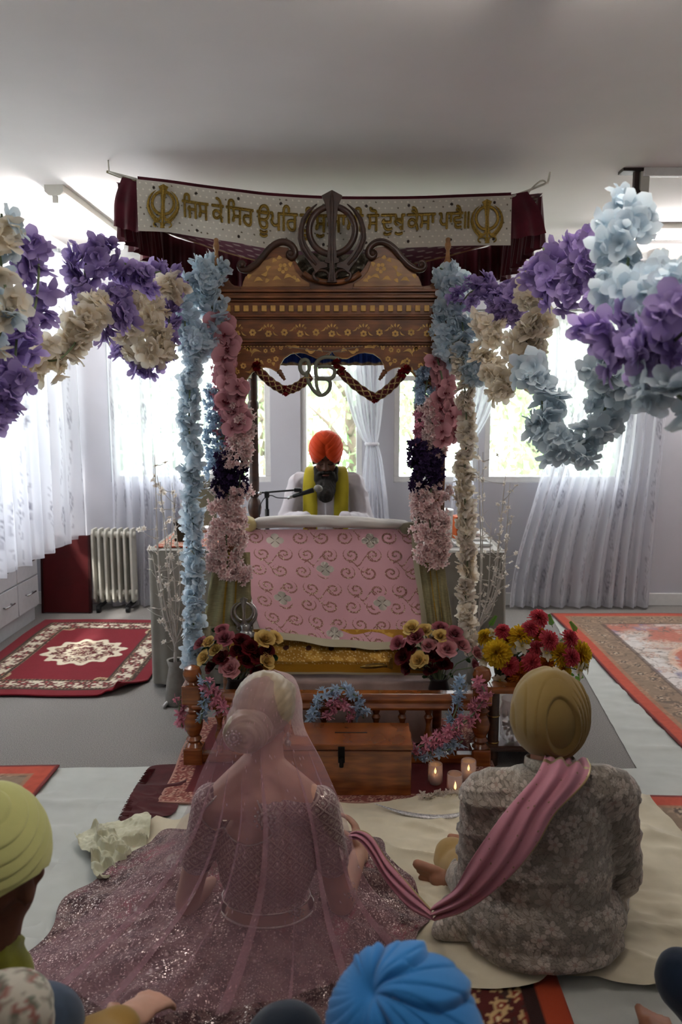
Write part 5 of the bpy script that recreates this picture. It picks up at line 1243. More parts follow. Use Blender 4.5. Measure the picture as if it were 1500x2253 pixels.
def f_rose(seed):
    r = random.Random(seed); b = MB(); N = 22
    for k in range(N):
        t = k / (N - 1); az = k * 2.399; el = 1.52 - .92 * t ** 1.4; rad = .05 + .40 * t; L = .82 + .16 * t; w = .24 + .36 * t; nn = 4
        M = Matrix.Rotation(az, 4, 'Z'); vs, cs, fs = [], [], []
        for i in range(5):
            s = i / 4; h = L * s; out = rad * (.35 + .65 * math.sin(s * PI / 2)) + L * s * math.cos(el) * .65 + (.13 * t * max(0, s - .6) * 2.5)
            z = .05 + h * math.sin(el) * .9 + .10 * (1 - t) - .10 * t * max(0, s - .7) * 3
            for q in range(nn + 1):
                a = (q / nn - .5) * 2 * (w / max(out, .16)) * math.sin(PI * min(.25 + s * .75, 1) * .5 + .0) * (.55 if i == 0 else 1) * (.82 if i == 4 and q in (0, nn) else 1)
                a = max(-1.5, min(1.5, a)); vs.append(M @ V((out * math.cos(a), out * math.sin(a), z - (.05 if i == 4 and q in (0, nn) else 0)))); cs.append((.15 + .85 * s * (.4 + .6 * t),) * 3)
        for i in range(4):
            for q in range(nn): c = i * (nn + 1) + q; fs.append((c, c + 1, c + nn + 2, c + nn + 1))
        b.add(vs, fs, col=cs)
    return b
def f_mum(seed):
    r = random.Random(seed); b = MB()
    for k in range(200):
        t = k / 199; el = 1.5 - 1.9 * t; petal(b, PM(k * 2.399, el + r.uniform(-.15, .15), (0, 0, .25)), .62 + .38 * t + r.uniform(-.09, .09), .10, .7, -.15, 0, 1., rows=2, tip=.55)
    return b
def f_lily(seed):
    r = random.Random(seed); b = MB()
    for k in range(6): petal(b, PM(2 * PI * k / 6, .45 + r.uniform(-.15, .15)), 1., .30, .25, -.25, .3, 1., tip=.12)
    for k in range(5): b.tube([(0, 0, 0), (math.cos(k) * .1, math.sin(k) * .1, .4)], .035, 5, col=(0,) * 3)
    return b
def f_leaf(seed):
    b = MB(); petal(b, PM(0, .1), 1., .28, .35, .12, .3, 1., rows=5, tip=.05); return b
def f_fern(seed):
    b = MB()
    b.tube([(0, 0, 0), (.5, 0, .08), (1, 0, .1)], .02, 5, col=(.3,) * 3)
    for k in range(14):
        t = .15 + .06 * k
        for s in (-1, 1): petal(b, Matrix.Translation((t, 0, .1 * t)) @ Matrix.Rotation(s * .9, 4, 'Z'), .30 * (1.1 - t * .7), .04, .2, .1, rows=2, tip=.1)
    return b
FK = dict(hydra=f_hydra, star=f_star, cluster=f_cluster, orchid=f_orchid, rose=f_rose, mum=f_mum, lily=f_lily, leaf=f_leaf, fern=f_fern)
_pc = {}
def proto(kind, m, seed=0):
    k = (kind, m.name, seed)
    if k not in _pc: me = FK[kind](seed * 7 + 1).mesh(kind); me.materials.append(m); _pc[k] = me
    return _pc[k]
def put(parent, name, me, pos, axis, s, spin, label=None):
    o = bpy.data.objects.new(name, me); COL.objects.link(o); o.parent = parent; o.location = V(pos) - wloc(parent)
    q = V((0, 0, 1)).rotation_difference(V(axis).normalized()); o.rotation_mode = 'QUATERNION'; o.rotation_quaternion = q @ Quaternion((0, 0, 1), spin); o.scale = (s, s, s)
    if label: o['label'] = label
    return o
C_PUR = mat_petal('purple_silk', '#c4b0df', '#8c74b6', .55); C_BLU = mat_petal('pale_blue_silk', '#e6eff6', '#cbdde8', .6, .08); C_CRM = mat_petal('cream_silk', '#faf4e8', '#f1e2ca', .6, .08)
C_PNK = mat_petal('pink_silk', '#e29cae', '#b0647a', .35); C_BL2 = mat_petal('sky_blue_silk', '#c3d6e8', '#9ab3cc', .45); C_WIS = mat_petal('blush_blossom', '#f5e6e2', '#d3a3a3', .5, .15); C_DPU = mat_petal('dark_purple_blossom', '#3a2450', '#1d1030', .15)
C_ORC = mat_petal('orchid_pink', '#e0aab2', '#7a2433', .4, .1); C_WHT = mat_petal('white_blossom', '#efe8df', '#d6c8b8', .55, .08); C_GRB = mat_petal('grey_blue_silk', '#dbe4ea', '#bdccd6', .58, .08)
M_str = mat('garland_string', '#6d7a5c', .8)
GRP = 'artificial flower garlands'
def garland(label, path, m, size, kind='hydra', n=None, step=.30, radius=.15, tilt=.5, name='flower_garland', group=GRP, part='flower', seed=1, mats=None):
    P = [W(*q) for q in path]; L = length(spline(P, 60)); n = n or max(6, min(100, int(L / (size * step)))); S = spline(P, n); rnd = random.Random(seed * 31 + n)
    t = thing(name, label, 'garland', S[0], group)
    MB().tube(spline(P, 40), .0035, 5).build('string', M_str, t)
    for i in range(n):
        a, b = S[i], S[i + 1]; d = (b - a).normalized(); x, y, _ = basis(d); q = rnd.random() * 2 * PI; o = x * math.cos(q) + y * math.sin(q)
        ax = (d * (1 if rnd.random() < .65 else -1) * rnd.uniform(.3, 1) + o * rnd.uniform(.2, 1.0 + tilt)); mm = (mats or [m])[i % len(mats or [m])]
        put(t, part, proto(kind, mm, rnd.randrange(4)), a.lerp(b, rnd.random()) + o * size * radius * rnd.random() ** .5, ax, size * rnd.uniform(.46, .62), rnd.random() * 6.28)
    return t
# --- left side, from the corner post out towards the camera
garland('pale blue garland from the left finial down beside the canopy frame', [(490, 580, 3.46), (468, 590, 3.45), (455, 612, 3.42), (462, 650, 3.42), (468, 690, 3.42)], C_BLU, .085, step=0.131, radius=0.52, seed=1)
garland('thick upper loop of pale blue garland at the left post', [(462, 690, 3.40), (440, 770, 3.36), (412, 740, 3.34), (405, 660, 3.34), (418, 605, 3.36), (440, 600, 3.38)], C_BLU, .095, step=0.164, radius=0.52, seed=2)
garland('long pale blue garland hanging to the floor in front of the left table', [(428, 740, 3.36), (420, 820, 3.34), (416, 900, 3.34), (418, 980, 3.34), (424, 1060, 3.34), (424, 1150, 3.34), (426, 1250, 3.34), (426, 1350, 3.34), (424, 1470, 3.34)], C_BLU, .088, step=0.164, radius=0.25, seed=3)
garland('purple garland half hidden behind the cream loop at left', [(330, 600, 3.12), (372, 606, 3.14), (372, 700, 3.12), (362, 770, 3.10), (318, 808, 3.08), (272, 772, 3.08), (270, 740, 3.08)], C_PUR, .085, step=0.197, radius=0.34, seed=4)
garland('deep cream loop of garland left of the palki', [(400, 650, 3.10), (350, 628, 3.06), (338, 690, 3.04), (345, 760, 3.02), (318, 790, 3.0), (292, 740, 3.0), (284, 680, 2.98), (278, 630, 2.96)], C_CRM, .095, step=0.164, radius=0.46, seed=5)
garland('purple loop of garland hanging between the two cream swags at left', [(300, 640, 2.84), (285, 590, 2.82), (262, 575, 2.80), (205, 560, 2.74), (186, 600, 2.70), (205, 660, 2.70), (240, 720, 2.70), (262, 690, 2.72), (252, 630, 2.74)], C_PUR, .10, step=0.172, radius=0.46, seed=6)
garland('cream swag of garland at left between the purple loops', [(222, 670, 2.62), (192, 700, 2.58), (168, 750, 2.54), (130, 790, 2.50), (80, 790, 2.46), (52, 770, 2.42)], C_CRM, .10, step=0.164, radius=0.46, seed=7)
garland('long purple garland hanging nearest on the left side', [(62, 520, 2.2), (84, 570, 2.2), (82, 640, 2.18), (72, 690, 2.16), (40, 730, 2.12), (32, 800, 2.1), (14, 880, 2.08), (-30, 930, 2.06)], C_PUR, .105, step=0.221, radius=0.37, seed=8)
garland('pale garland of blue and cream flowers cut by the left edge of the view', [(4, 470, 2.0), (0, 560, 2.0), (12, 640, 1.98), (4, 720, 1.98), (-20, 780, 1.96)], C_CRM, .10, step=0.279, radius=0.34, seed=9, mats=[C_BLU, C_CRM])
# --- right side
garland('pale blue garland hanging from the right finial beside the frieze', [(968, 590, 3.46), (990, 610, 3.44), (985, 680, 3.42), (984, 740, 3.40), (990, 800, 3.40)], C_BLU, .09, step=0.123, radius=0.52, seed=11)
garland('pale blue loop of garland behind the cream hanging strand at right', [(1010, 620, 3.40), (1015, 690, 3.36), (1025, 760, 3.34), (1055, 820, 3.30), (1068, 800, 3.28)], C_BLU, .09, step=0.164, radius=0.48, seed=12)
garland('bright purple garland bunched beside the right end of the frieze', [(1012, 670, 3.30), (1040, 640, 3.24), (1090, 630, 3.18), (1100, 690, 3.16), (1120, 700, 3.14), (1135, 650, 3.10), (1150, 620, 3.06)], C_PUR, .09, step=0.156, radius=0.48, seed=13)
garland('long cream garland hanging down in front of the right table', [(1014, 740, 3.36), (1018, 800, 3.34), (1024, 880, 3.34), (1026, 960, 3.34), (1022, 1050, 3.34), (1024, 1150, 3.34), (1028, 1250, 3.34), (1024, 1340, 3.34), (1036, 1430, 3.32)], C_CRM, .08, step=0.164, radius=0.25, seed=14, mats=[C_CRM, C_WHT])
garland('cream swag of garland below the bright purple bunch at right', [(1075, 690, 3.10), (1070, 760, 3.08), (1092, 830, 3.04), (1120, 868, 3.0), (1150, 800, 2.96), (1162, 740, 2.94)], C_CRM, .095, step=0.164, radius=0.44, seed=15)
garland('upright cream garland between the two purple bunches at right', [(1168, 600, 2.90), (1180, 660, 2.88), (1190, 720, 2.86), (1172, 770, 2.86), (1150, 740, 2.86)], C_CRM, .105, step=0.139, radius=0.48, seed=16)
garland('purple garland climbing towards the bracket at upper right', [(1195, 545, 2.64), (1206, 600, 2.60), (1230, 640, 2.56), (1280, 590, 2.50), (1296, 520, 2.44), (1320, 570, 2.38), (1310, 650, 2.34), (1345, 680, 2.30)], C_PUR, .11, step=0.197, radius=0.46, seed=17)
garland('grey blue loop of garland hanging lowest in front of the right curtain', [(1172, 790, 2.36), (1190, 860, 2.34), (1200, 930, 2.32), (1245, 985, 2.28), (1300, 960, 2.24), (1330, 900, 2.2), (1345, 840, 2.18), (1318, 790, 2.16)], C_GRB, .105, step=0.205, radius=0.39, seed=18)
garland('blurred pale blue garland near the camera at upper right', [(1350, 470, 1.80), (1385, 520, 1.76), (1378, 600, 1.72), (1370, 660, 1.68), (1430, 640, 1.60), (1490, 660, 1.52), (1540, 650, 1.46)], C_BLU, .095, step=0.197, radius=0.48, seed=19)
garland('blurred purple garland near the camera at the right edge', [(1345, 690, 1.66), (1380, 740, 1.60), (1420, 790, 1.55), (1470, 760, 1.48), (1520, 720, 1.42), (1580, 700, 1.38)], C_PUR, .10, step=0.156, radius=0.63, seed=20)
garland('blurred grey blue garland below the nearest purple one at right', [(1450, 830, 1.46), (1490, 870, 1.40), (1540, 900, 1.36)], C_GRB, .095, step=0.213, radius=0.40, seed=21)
# --- orchids, fine blossom and dark purple sprays on the two front posts
def spray(label, path, m, size, kind, n, radius, seed, name, group, part='blossom', axis=None, spread=None):
    P = [W(*q) for q in path]; S = spline(P, n); rnd = random.Random(seed); t = thing(name, label, 'flower spray', S[0], group); MB().tube(spline(P, 30), .004, 5).build('stem', M_str, t)
    for i in range(n):
        q = rnd.random() * 2 * PI; r = radius * (rnd.random() ** .5) * (spread(i / n) if spread else 1); o = V((math.cos(q) * r, math.sin(q) * r * .8, rnd.uniform(-.01, .01)))
        ax = V(axis) + V((rnd.gauss(0, .35), rnd.gauss(0, .2), rnd.gauss(0, .3))) if axis else V((math.cos(q), math.sin(q), rnd.uniform(-.8, .3)))
        put(t, part, proto(kind, m, rnd.randrange(4)), S[i] + o, ax, size * rnd.uniform(.8, 1.2), rnd.gauss(0, .3) if axis else rnd.random() * 6)
OG, BG = 'orchid sprays on the front posts', 'blossom sprays on the front posts'
spray('pink orchid spray on the left front post beside the arch', [(487, 700, 3.40), (490, 760, 3.39), (505, 830, 3.38), (515, 890, 3.38), (515, 945, 3.38)], C_ORC, .047, 'orchid', 34, .045, 3, 'orchid_spray', OG, 'orchid', (0, -1, .1))
spray('pink orchid spray on the right front post beside the arch', [(962, 790, 3.42), (972, 830, 3.41), (982, 880, 3.40), (988, 930, 3.40), (985, 975, 3.40)], C_ORC, .042, 'orchid', 28, .042, 4, 'orchid_spray', OG, 'orchid', (.15, -1, .1))
spray('pale pink blossom spray hanging below the left orchids', [(528, 900, 3.40), (530, 960, 3.40), (520, 1020, 3.40)], C_WIS, .036, 'cluster', 46, .036, 5, 'blossom_spray', BG)
spray('dark purple spray on the left post under the pink orchids', [(500, 1000, 3.42), (496, 1050, 3.42), (490, 1085, 3.42)], C_DPU, .036, 'cluster', 34, .030, 6, 'blossom_spray', BG)
spray('narrow dark purple spray hanging inside the left post', [(532, 1000, 3.42), (528, 1050, 3.42), (526, 1085, 3.42)], C_DPU, .030, 'cluster', 26, .016, 7, 'blossom_spray', BG)
spray('long blush blossom spray hanging low on the left post', [(505, 1070, 3.40), (502, 1120, 3.40), (498, 1180, 3.38), (500, 1230, 3.38), (506, 1268, 3.38)], C_WIS, .038, 'cluster', 100, .072, 8, 'blossom_spray', BG)
spray('pale pink blossom spray among the right orchids', [(950, 890, 3.42), (952, 940, 3.42), (958, 1000, 3.42)], C_WIS, .034, 'cluster', 40, .026, 9, 'blossom_spray', BG)
spray('dark purple spray on the right post under the pale blossoms', [(938, 975, 3.44), (940, 1020, 3.44), (936, 1070, 3.44)], C_DPU, .038, 'cluster', 60, .055, 10, 'blossom_spray', BG)
spray('long blush blossom spray hanging low on the right post', [(948, 1075, 3.42), (945, 1130, 3.42), (948, 1190, 3.40), (946, 1238, 3.40)], C_WIS, .038, 'cluster', 96, .062, 11, 'blossom_spray', BG)
spray('small blue spray behind the left orchids', [(478, 860, 3.50), (474, 920, 3.50), (478, 990, 3.50), (470, 1040, 3.5)], C_BL2, .036, 'cluster', 34, .028, 12, 'blossom_spray', BG)
spray('small blue spray beside the right orchids', [(944, 800, 3.48), (938, 850, 3.48), (930, 890, 3.48)], C_BL2, .036, 'cluster', 26, .022, 13, 'blossom_spray', BG)
spray('rose pink spray peeping out behind the left orchids', [(470, 690, 3.47), (478, 780, 3.47), (490, 860, 3.47), (492, 970, 3.47)], C_PNK, .036, 'cluster', 34, .024, 14, 'blossom_spray', BG)
spray('rose pink spray behind the pale blossoms at right', [(932, 905, 3.48), (930, 950, 3.48), (934, 1000, 3.48)], C_PNK, .034, 'cluster', 20, .018, 15, 'blossom_spray', BG)
# --- pink and blue star-flower garlands on the rail
RG = 'star flower garlands on the rail'
garland('blue star-flower garland arched over the middle of the rail', [(690, 1580, 3.10), (700, 1545, 3.09), (725, 1522, 3.08), (755, 1515, 3.08), (785, 1535, 3.09), (800, 1580, 3.10)], C_BL2, .052, 'star', step=.20, radius=.4, group=RG, seed=31)
garland('pink star-flower garland under the blue arch on the rail', [(722, 1582, 3.09), (728, 1555, 3.08), (745, 1538, 3.08), (762, 1556, 3.08), (775, 1582, 3.09)], C_PNK, .048, 'star', step=.22, radius=.35, group=RG, seed=32)
garland('blue star-flower garland falling left of the right newel post', [(1016, 1490, 3.12), (1010, 1530, 3.09), (1000, 1570, 3.07), (985, 1600, 3.05)], C_BL2, .054, 'star', step=.20, radius=.4, group=RG, seed=33)
garland('pink star-flower garland swooping from the right newel post to the box', [(1050, 1495, 3.09), (1066, 1525, 3.07), (1050, 1560, 3.05), (1020, 1590, 3.03), (980, 1615, 3.0), (940, 1635, 2.98), (908, 1650, 2.97)], C_PNK, .054, 'star', step=.17, radius=.45, group=RG, seed=34)
garland('blue star-flower garland lying low by the donation box and candles', [(1018, 1630, 3.02), (990, 1648, 3.0), (950, 1655, 2.98), (912, 1662, 2.97)], C_BL2, .052, 'star', step=.17, radius=.4, group=RG, seed=35)
garland('faded pink star-flower garland behind the right newel post', [(1078, 1515, 3.22), (1085, 1560, 3.22), (1070, 1600, 3.22)], C_PNK, .05, 'star', step=.3, radius=.3, group=RG, seed=36)
garland('pink star-flower garland draped inside the left newel post', [(452, 1500, 3.10), (468, 1530, 3.09), (482, 1555, 3.08), (505, 1560, 3.08)], C_PNK, .054, 'star', step=.17, radius=.45, group=RG, seed=37)
garland('blue star-flower garland tucked by the top of the left newel post', [(446, 1485, 3.12), (452, 1520, 3.10), (446, 1560, 3.1), (440, 1592, 3.1)], C_BL2, .05, 'star', step=.26, radius=.3, group=RG, seed=38)
garland('pink star-flower garland outside the left newel post', [(398, 1530, 3.18), (394, 1570, 3.18), (402, 1600, 3.18)], C_PNK, .05, 'star', step=.22, radius=.4, group=RG, seed=39)
S_ = [G(x, y, .05) for x, y in ((932, 1756), (965, 1752), (1000, 1748), (1035, 1740))]
t = thing('blossom_string', 'short string of white blossoms lying on the red mat in front of the candles', 'garland', S_[0]); MB().tube(spline(S_, 20), .003, 5).build('string', M_str, t); rnd = random.Random(9)
for p in spline(S_, 34): put(t, 'flower', proto('star', C_WHT, rnd.randrange(4)), p + V((rnd.gauss(0, .008), rnd.gauss(0, .008), rnd.uniform(-.008, .008))), (rnd.gauss(0, .6), rnd.gauss(0, .6), 1), .024, rnd.random() * 6)

# ================================================================== BOUQUETS
C_RY = mat_petal('yellow_rose', '#dcc07a', '#b98c3c', .3, .08); C_RP = mat_petal('pink_rose', '#d29a9d', '#b0606a', .3, .08); C_RD = mat_petal('dusty_rose', '#a8636c', '#7c3540', .25, .08); C_RR = mat_petal('dark_red_rose', '#5c0b14', '#2c0408', .15, .15)
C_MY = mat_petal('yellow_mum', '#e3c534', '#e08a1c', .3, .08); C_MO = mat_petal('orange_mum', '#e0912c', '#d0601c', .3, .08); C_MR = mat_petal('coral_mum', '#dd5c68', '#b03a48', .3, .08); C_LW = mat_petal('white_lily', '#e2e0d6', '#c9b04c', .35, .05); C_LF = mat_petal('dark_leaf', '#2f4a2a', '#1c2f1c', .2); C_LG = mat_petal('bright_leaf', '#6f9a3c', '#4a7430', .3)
def bouquet(name, label, base, vase, items, leaves, Y0, lm, group=None, seed=1):
    t = thing(name, label, 'bouquet', base, group); rnd = random.Random(seed)
    if vase is not None: vase(t)
    st = MB(); top = V(base) + V((0, 0, .06))
    for k, (kind, m, px, py, dy, s, pn, lb) in enumerate(items):
        p = W(px, py, Y0 + dy); ax = (p - top).normalized() * .9 + V((0, -.55, .12)); o = put(t, pn, proto(kind, m, k % 4), p, ax, s * (1.2 if kind == 'mum' else 1.08), rnd.random() * 6, lb)
        st.tube([top + V((rnd.gauss(0, .01), rnd.gauss(0, .01), -.02)), top.lerp(p, .5) + V((0, .01, .02)), p - ax.normalized() * s * .2], .0028, 5)
    st.build('flower_stem', M_str, t)
    for k in range(leaves):
        a = rnd.choice(items); p = W(a[2] + rnd.uniform(-16, 16), a[3] + rnd.uniform(-8, 18), Y0 + a[4] + .04); put(t, 'leaf', proto('leaf', lm, 0), p + V((0, .02, 0)), V((rnd.gauss(0, .4), -1, rnd.gauss(0, .4))), rnd.uniform(.025, .042), rnd.random() * 6)
    return t
def vase_dark(px, py, y, r, h):
    p = W(px, py, y)
    def mk(t): MB().lathe([(r * .7, 0), (r * .75, .006), (r * 1.05, h * .4), (r * .8, h * .85), (r * .95, h), (r * .88, h), (r * .7, h * .85)], p, 20, cap=False).build('vase', mat('dark_vase', '#1c1618', .35), t, smooth=True)
    return p, mk
R, Y_, P_2, D_, K_ = 'rose', C_RY, C_RP, C_RD, C_RR
p, mk = vase_dark(520, 1532, 3.235, .045, .09)
bouquet('rose_bouquet', 'rose bouquet of pink, yellow and dark red on the left end of the rail', p, mk,
        [('rose', m, x, y, d, s, 'rose', l) for m, x, y, d, s, l in [(P_2, 508, 1475, -.03, .046, 'open pink rose'), (Y_, 453, 1450, 0, .034, 'yellow rose'), (Y_, 477, 1434, .01, .030, 'yellow rose'), (Y_, 462, 1418, .03, .032, 'yellow rose'), (D_, 497, 1410, 0, .042, 'dusty pink rose'), (D_, 490, 1392, .04, .034, 'dusty pink rose'), (Y_, 580, 1412, 0, .044, 'cream yellow rose'), (Y_, 600, 1408, .04, .036, 'cream yellow rose'), (Y_, 583, 1458, -.01, .036, 'yellow rose'),
                                                                    (K_, 530, 1415, .03, .038, 'dark red rose'), (K_, 548, 1430, .01, .040, 'dark red rose'), (K_, 560, 1445, .0, .040, 'dark red rose'), (K_, 490, 1452, -.01, .036, 'dark red rose'), (K_, 540, 1458, .0, .038, 'dark red rose'), (K_, 525, 1438, .02, .038, 'dark red rose'), (K_, 470, 1470, .02, .034, 'dark red rose'), (K_, 585, 1436, .02, .034, 'dark red rose'), (D_, 446, 1420, .05, .034, 'dusty pink rose'), (K_, 560, 1480, .01, .034, 'dark red rose')]], 26, 3.22, C_LF, 'rose bouquets on the rail', 3)
p, mk = vase_dark(965, 1532, 3.27, .045, .09)
bouquet('rose_bouquet', 'rose bouquet of pink, yellow and dark red beside the cream garland at right', p, mk,
        [('rose', m, x, y, d, s, 'rose', l) for m, x, y, d, s, l in [(P_2, 982, 1432, -.04, .045, 'open pink rose'), (P_2, 1012, 1424, 0, .038, 'pink rose'), (P_2, 944, 1425, -.01, .034, 'pink rose'), (D_, 998, 1400, 0, .040, 'dusty pink rose'), (D_, 968, 1386, .04, .034, 'dusty pink rose'), (D_, 918, 1406, 0, .040, 'dusty pink rose'), (D_, 880, 1420, .02, .038, 'dusty pink rose'), (Y_, 968, 1404, -.01, .034, 'yellow rose'), (Y_, 908, 1386, .03, .038, 'cream yellow rose'), (Y_, 934, 1392, .04, .036, 'cream yellow rose'), (Y_, 924, 1456, -.03, .040, 'yellow rose'),
                                                                    (K_, 890, 1448, 0, .038, 'dark red rose'), (K_, 905, 1430, .02, .036, 'dark red rose'), (K_, 955, 1448, 0, .040, 'dark red rose'), (K_, 975, 1466, 0, .036, 'dark red rose'), (K_, 900, 1470, .02, .034, 'dark red rose'), (P_2, 1044, 1440, .02, .032, 'pink rose'), (D_, 1040, 1468, .03, .030, 'dusty pink rose'), (K_, 950, 1478, .02, .034, 'dark red rose')]], 40, 3.25, C_LF, 'rose bouquets on the rail', 5)
p, mk = vase_dark(1150, 1506, 3.30, .05, .07); p = V((.70, 3.30, tz)); 
def mk2(t): MB().lathe([(.05, 0), (.055, .01), (.065, .07), (.06, .09), (.05, .085)], p, 24, cap=False).build('pot', mat('green_pot', '#2d3a26', .5), t, smooth=True)
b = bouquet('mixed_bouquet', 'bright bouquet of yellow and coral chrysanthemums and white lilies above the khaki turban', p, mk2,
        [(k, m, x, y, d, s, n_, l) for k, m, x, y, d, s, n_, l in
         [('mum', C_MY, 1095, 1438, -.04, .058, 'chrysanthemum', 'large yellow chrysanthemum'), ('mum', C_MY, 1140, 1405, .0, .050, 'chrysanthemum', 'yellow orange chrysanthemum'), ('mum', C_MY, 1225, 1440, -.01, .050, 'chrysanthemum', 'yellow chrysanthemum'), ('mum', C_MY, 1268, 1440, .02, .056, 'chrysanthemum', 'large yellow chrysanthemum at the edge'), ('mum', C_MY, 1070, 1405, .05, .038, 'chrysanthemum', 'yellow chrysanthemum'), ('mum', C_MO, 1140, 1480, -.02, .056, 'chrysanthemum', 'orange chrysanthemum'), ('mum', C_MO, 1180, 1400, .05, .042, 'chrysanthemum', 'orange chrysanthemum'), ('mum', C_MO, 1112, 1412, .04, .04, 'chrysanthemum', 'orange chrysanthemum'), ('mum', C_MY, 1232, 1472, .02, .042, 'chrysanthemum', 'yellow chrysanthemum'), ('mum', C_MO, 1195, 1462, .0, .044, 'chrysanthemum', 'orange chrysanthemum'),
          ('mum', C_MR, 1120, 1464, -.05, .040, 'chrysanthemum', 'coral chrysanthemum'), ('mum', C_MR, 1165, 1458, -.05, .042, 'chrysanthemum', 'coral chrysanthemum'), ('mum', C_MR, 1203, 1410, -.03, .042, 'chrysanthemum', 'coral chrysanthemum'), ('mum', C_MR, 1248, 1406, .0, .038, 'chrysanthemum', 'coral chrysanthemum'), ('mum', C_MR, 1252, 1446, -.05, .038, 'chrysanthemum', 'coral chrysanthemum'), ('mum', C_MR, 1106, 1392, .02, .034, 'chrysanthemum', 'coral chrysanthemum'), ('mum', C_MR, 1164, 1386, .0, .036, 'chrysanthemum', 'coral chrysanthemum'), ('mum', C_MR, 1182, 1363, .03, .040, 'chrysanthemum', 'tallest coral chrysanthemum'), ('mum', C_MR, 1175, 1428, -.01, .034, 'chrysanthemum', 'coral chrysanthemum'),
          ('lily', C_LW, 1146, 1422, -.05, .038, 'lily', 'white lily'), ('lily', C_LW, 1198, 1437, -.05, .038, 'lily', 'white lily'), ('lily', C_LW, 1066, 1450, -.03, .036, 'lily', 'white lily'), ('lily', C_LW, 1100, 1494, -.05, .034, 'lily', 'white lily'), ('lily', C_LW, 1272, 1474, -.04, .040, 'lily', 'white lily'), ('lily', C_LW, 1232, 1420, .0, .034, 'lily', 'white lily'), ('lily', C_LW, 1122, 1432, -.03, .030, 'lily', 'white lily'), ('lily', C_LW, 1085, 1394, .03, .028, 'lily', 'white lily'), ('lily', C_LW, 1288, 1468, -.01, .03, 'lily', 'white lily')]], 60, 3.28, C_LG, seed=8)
for x, y in ((1215, 1380), (1270, 1392), (1075, 1380), (1190, 1375)): put(b, 'fern_frond', proto('fern', C_LG, 0), W(x, y, 3.32), (0, -1, .2), .06, PI / 2 + (x - 1170) * .006)

# ================================================================== WINTRY BRANCHES
M_twig = mat('white_twig', '#c4bdb5', .8, var=.1)
def branches(label, base, tips, seed, grp):
    rnd = random.Random(seed); t = thing('blossom_branches', label, 'branches', base, grp); B = V(base)
    MB().lathe([(.05, 0), (.06, .01), (.05, .12), (.035, .20), (.045, .24), (.035, .235)], B, 20, cap=False).build('vase', mat('grey_vase', '#8f8a84', .5), t, smooth=True)
    w = MB(); ts = []
    for q in tips:
        p = W(*q); m = B.lerp(p, .5) + V((rnd.gauss(0, .02), rnd.gauss(0, .02), .0)) + V((0, 0, .05)); S = spline([B + V((0, 0, .05)), B + V((0, 0, .3)), m, p], 24); w.tube(S, [.006 - .0045 * i / 24 for i in range(25)], 6)
        for i in range(9, 25, 2):
            e = S[i] + V((rnd.gauss(0, .05), rnd.gauss(0, .03), rnd.uniform(.0, .07))); w.tube([S[i], S[i].lerp(e, .5) + V((0, 0, -.006)), e], [.0022, .0016, .0008], 4); ts += [e, S[i]]
    w.build('twig', M_twig, t, smooth=True)
    for e in ts[:100]: put(t, 'blossom', proto('lily', C_WHT, rnd.randrange(3)), e, (rnd.gauss(0, 1), -.5, rnd.gauss(0, 1)), .017, rnd.random() * 6)
branches('bare white blossom branches in a vase in front of the left table', (-.90, 3.86, 0), [(340, 1000, 3.8), (345, 1045, 3.85), (352, 1060, 3.82), (378, 1062, 3.84), (385, 1088, 3.86), (342, 1170, 3.8), (335, 1220, 3.8), (372, 1290, 3.8), (440, 1180, 3.82)], 5, 'white branches beside the tables')
branches('bare white blossom branches in a vase in front of the right table', (.72, 4.18, 0), [(1052, 985, 4.15), (1062, 995, 4.2), (1112, 1045, 4.2), (1122, 1062, 4.22), (1106, 1110, 4.2), (1126, 1135, 4.2), (1042, 1100, 4.15), (1105, 1215, 4.1), (1080, 1150, 4.2)], 6, 'white branches beside the tables')
# ================================================================== PEOPLE
from mathutils.bvhtree import BVHTree
def mat_skin(name, col):
    m, nt, N, L, P = newmat(name); c = srgb(col)
    r, nz, s = noise_ramp(N, L, 25, tuple(x * .92 for x in c), tuple(min(1, x * 1.06) for x in c)); L.new(r.outputs[0], P.inputs['Base Color'])
    P.inputs['Roughness'].default_value = .5; P.inputs['Subsurface Weight'].default_value = .12; P.inputs['Subsurface Scale'].default_value = .006; P.inputs['Subsurface Radius'].default_value = (1, .4, .25); P.inputs['Specular IOR Level'].default_value = .3
    MATS[name] = m; return m
SK_F, SK_M, SK_D, SK_B = mat_skin('skin_fair', '#b58a76'), mat_skin('skin_tan', '#9a6a52'), mat_skin('skin_brown', '#5d3a2a'), mat_skin('skin_brown_dark', '#6d4738')
def head_prims(c, yaw=0., pitch=0., roll=0., s=1.):
    """head facing +Y (before turning): cranium, face, jaw, nose, lips, ears, brow"""
    R = Euler((pitch, roll, yaw)).to_matrix(); c = V(c); q = lambda x, y, z: c + R @ (V((x, y, z)) * s)
    e = R.to_euler(); P = [('e', q(0, -.012, .025), (.074 * s, .093 * s, .088 * s), e), ('e', q(0, .022, -.035), (.060 * s, .066 * s, .078 * s), e), ('e', q(0, .045, -.085), (.034 * s, .032 * s, .026 * s), e),
         ('c', q(0, .083, .012), .009 * s, q(0, .103, -.028), .013 * s), ('c', q(-.018, .082, -.062), .008 * s, q(.018, .082, -.062), .008 * s), ('c', q(-.04, .074, .022), .009 * s, q(.04, .074, .022), .009 * s)]
    for a in (-1, 1): P += [('e', q(a * .076, -.005, -.012), (.010 * s, .020 * s, .031 * s), e), ('e', q(a * .036, .062, -.022), (.026 * s, .022 * s, .022 * s), e), ('c', q(a * .014, .092, -.032), .008 * s, q(a * .015, .088, -.034), .006 * s)]
    return P, q
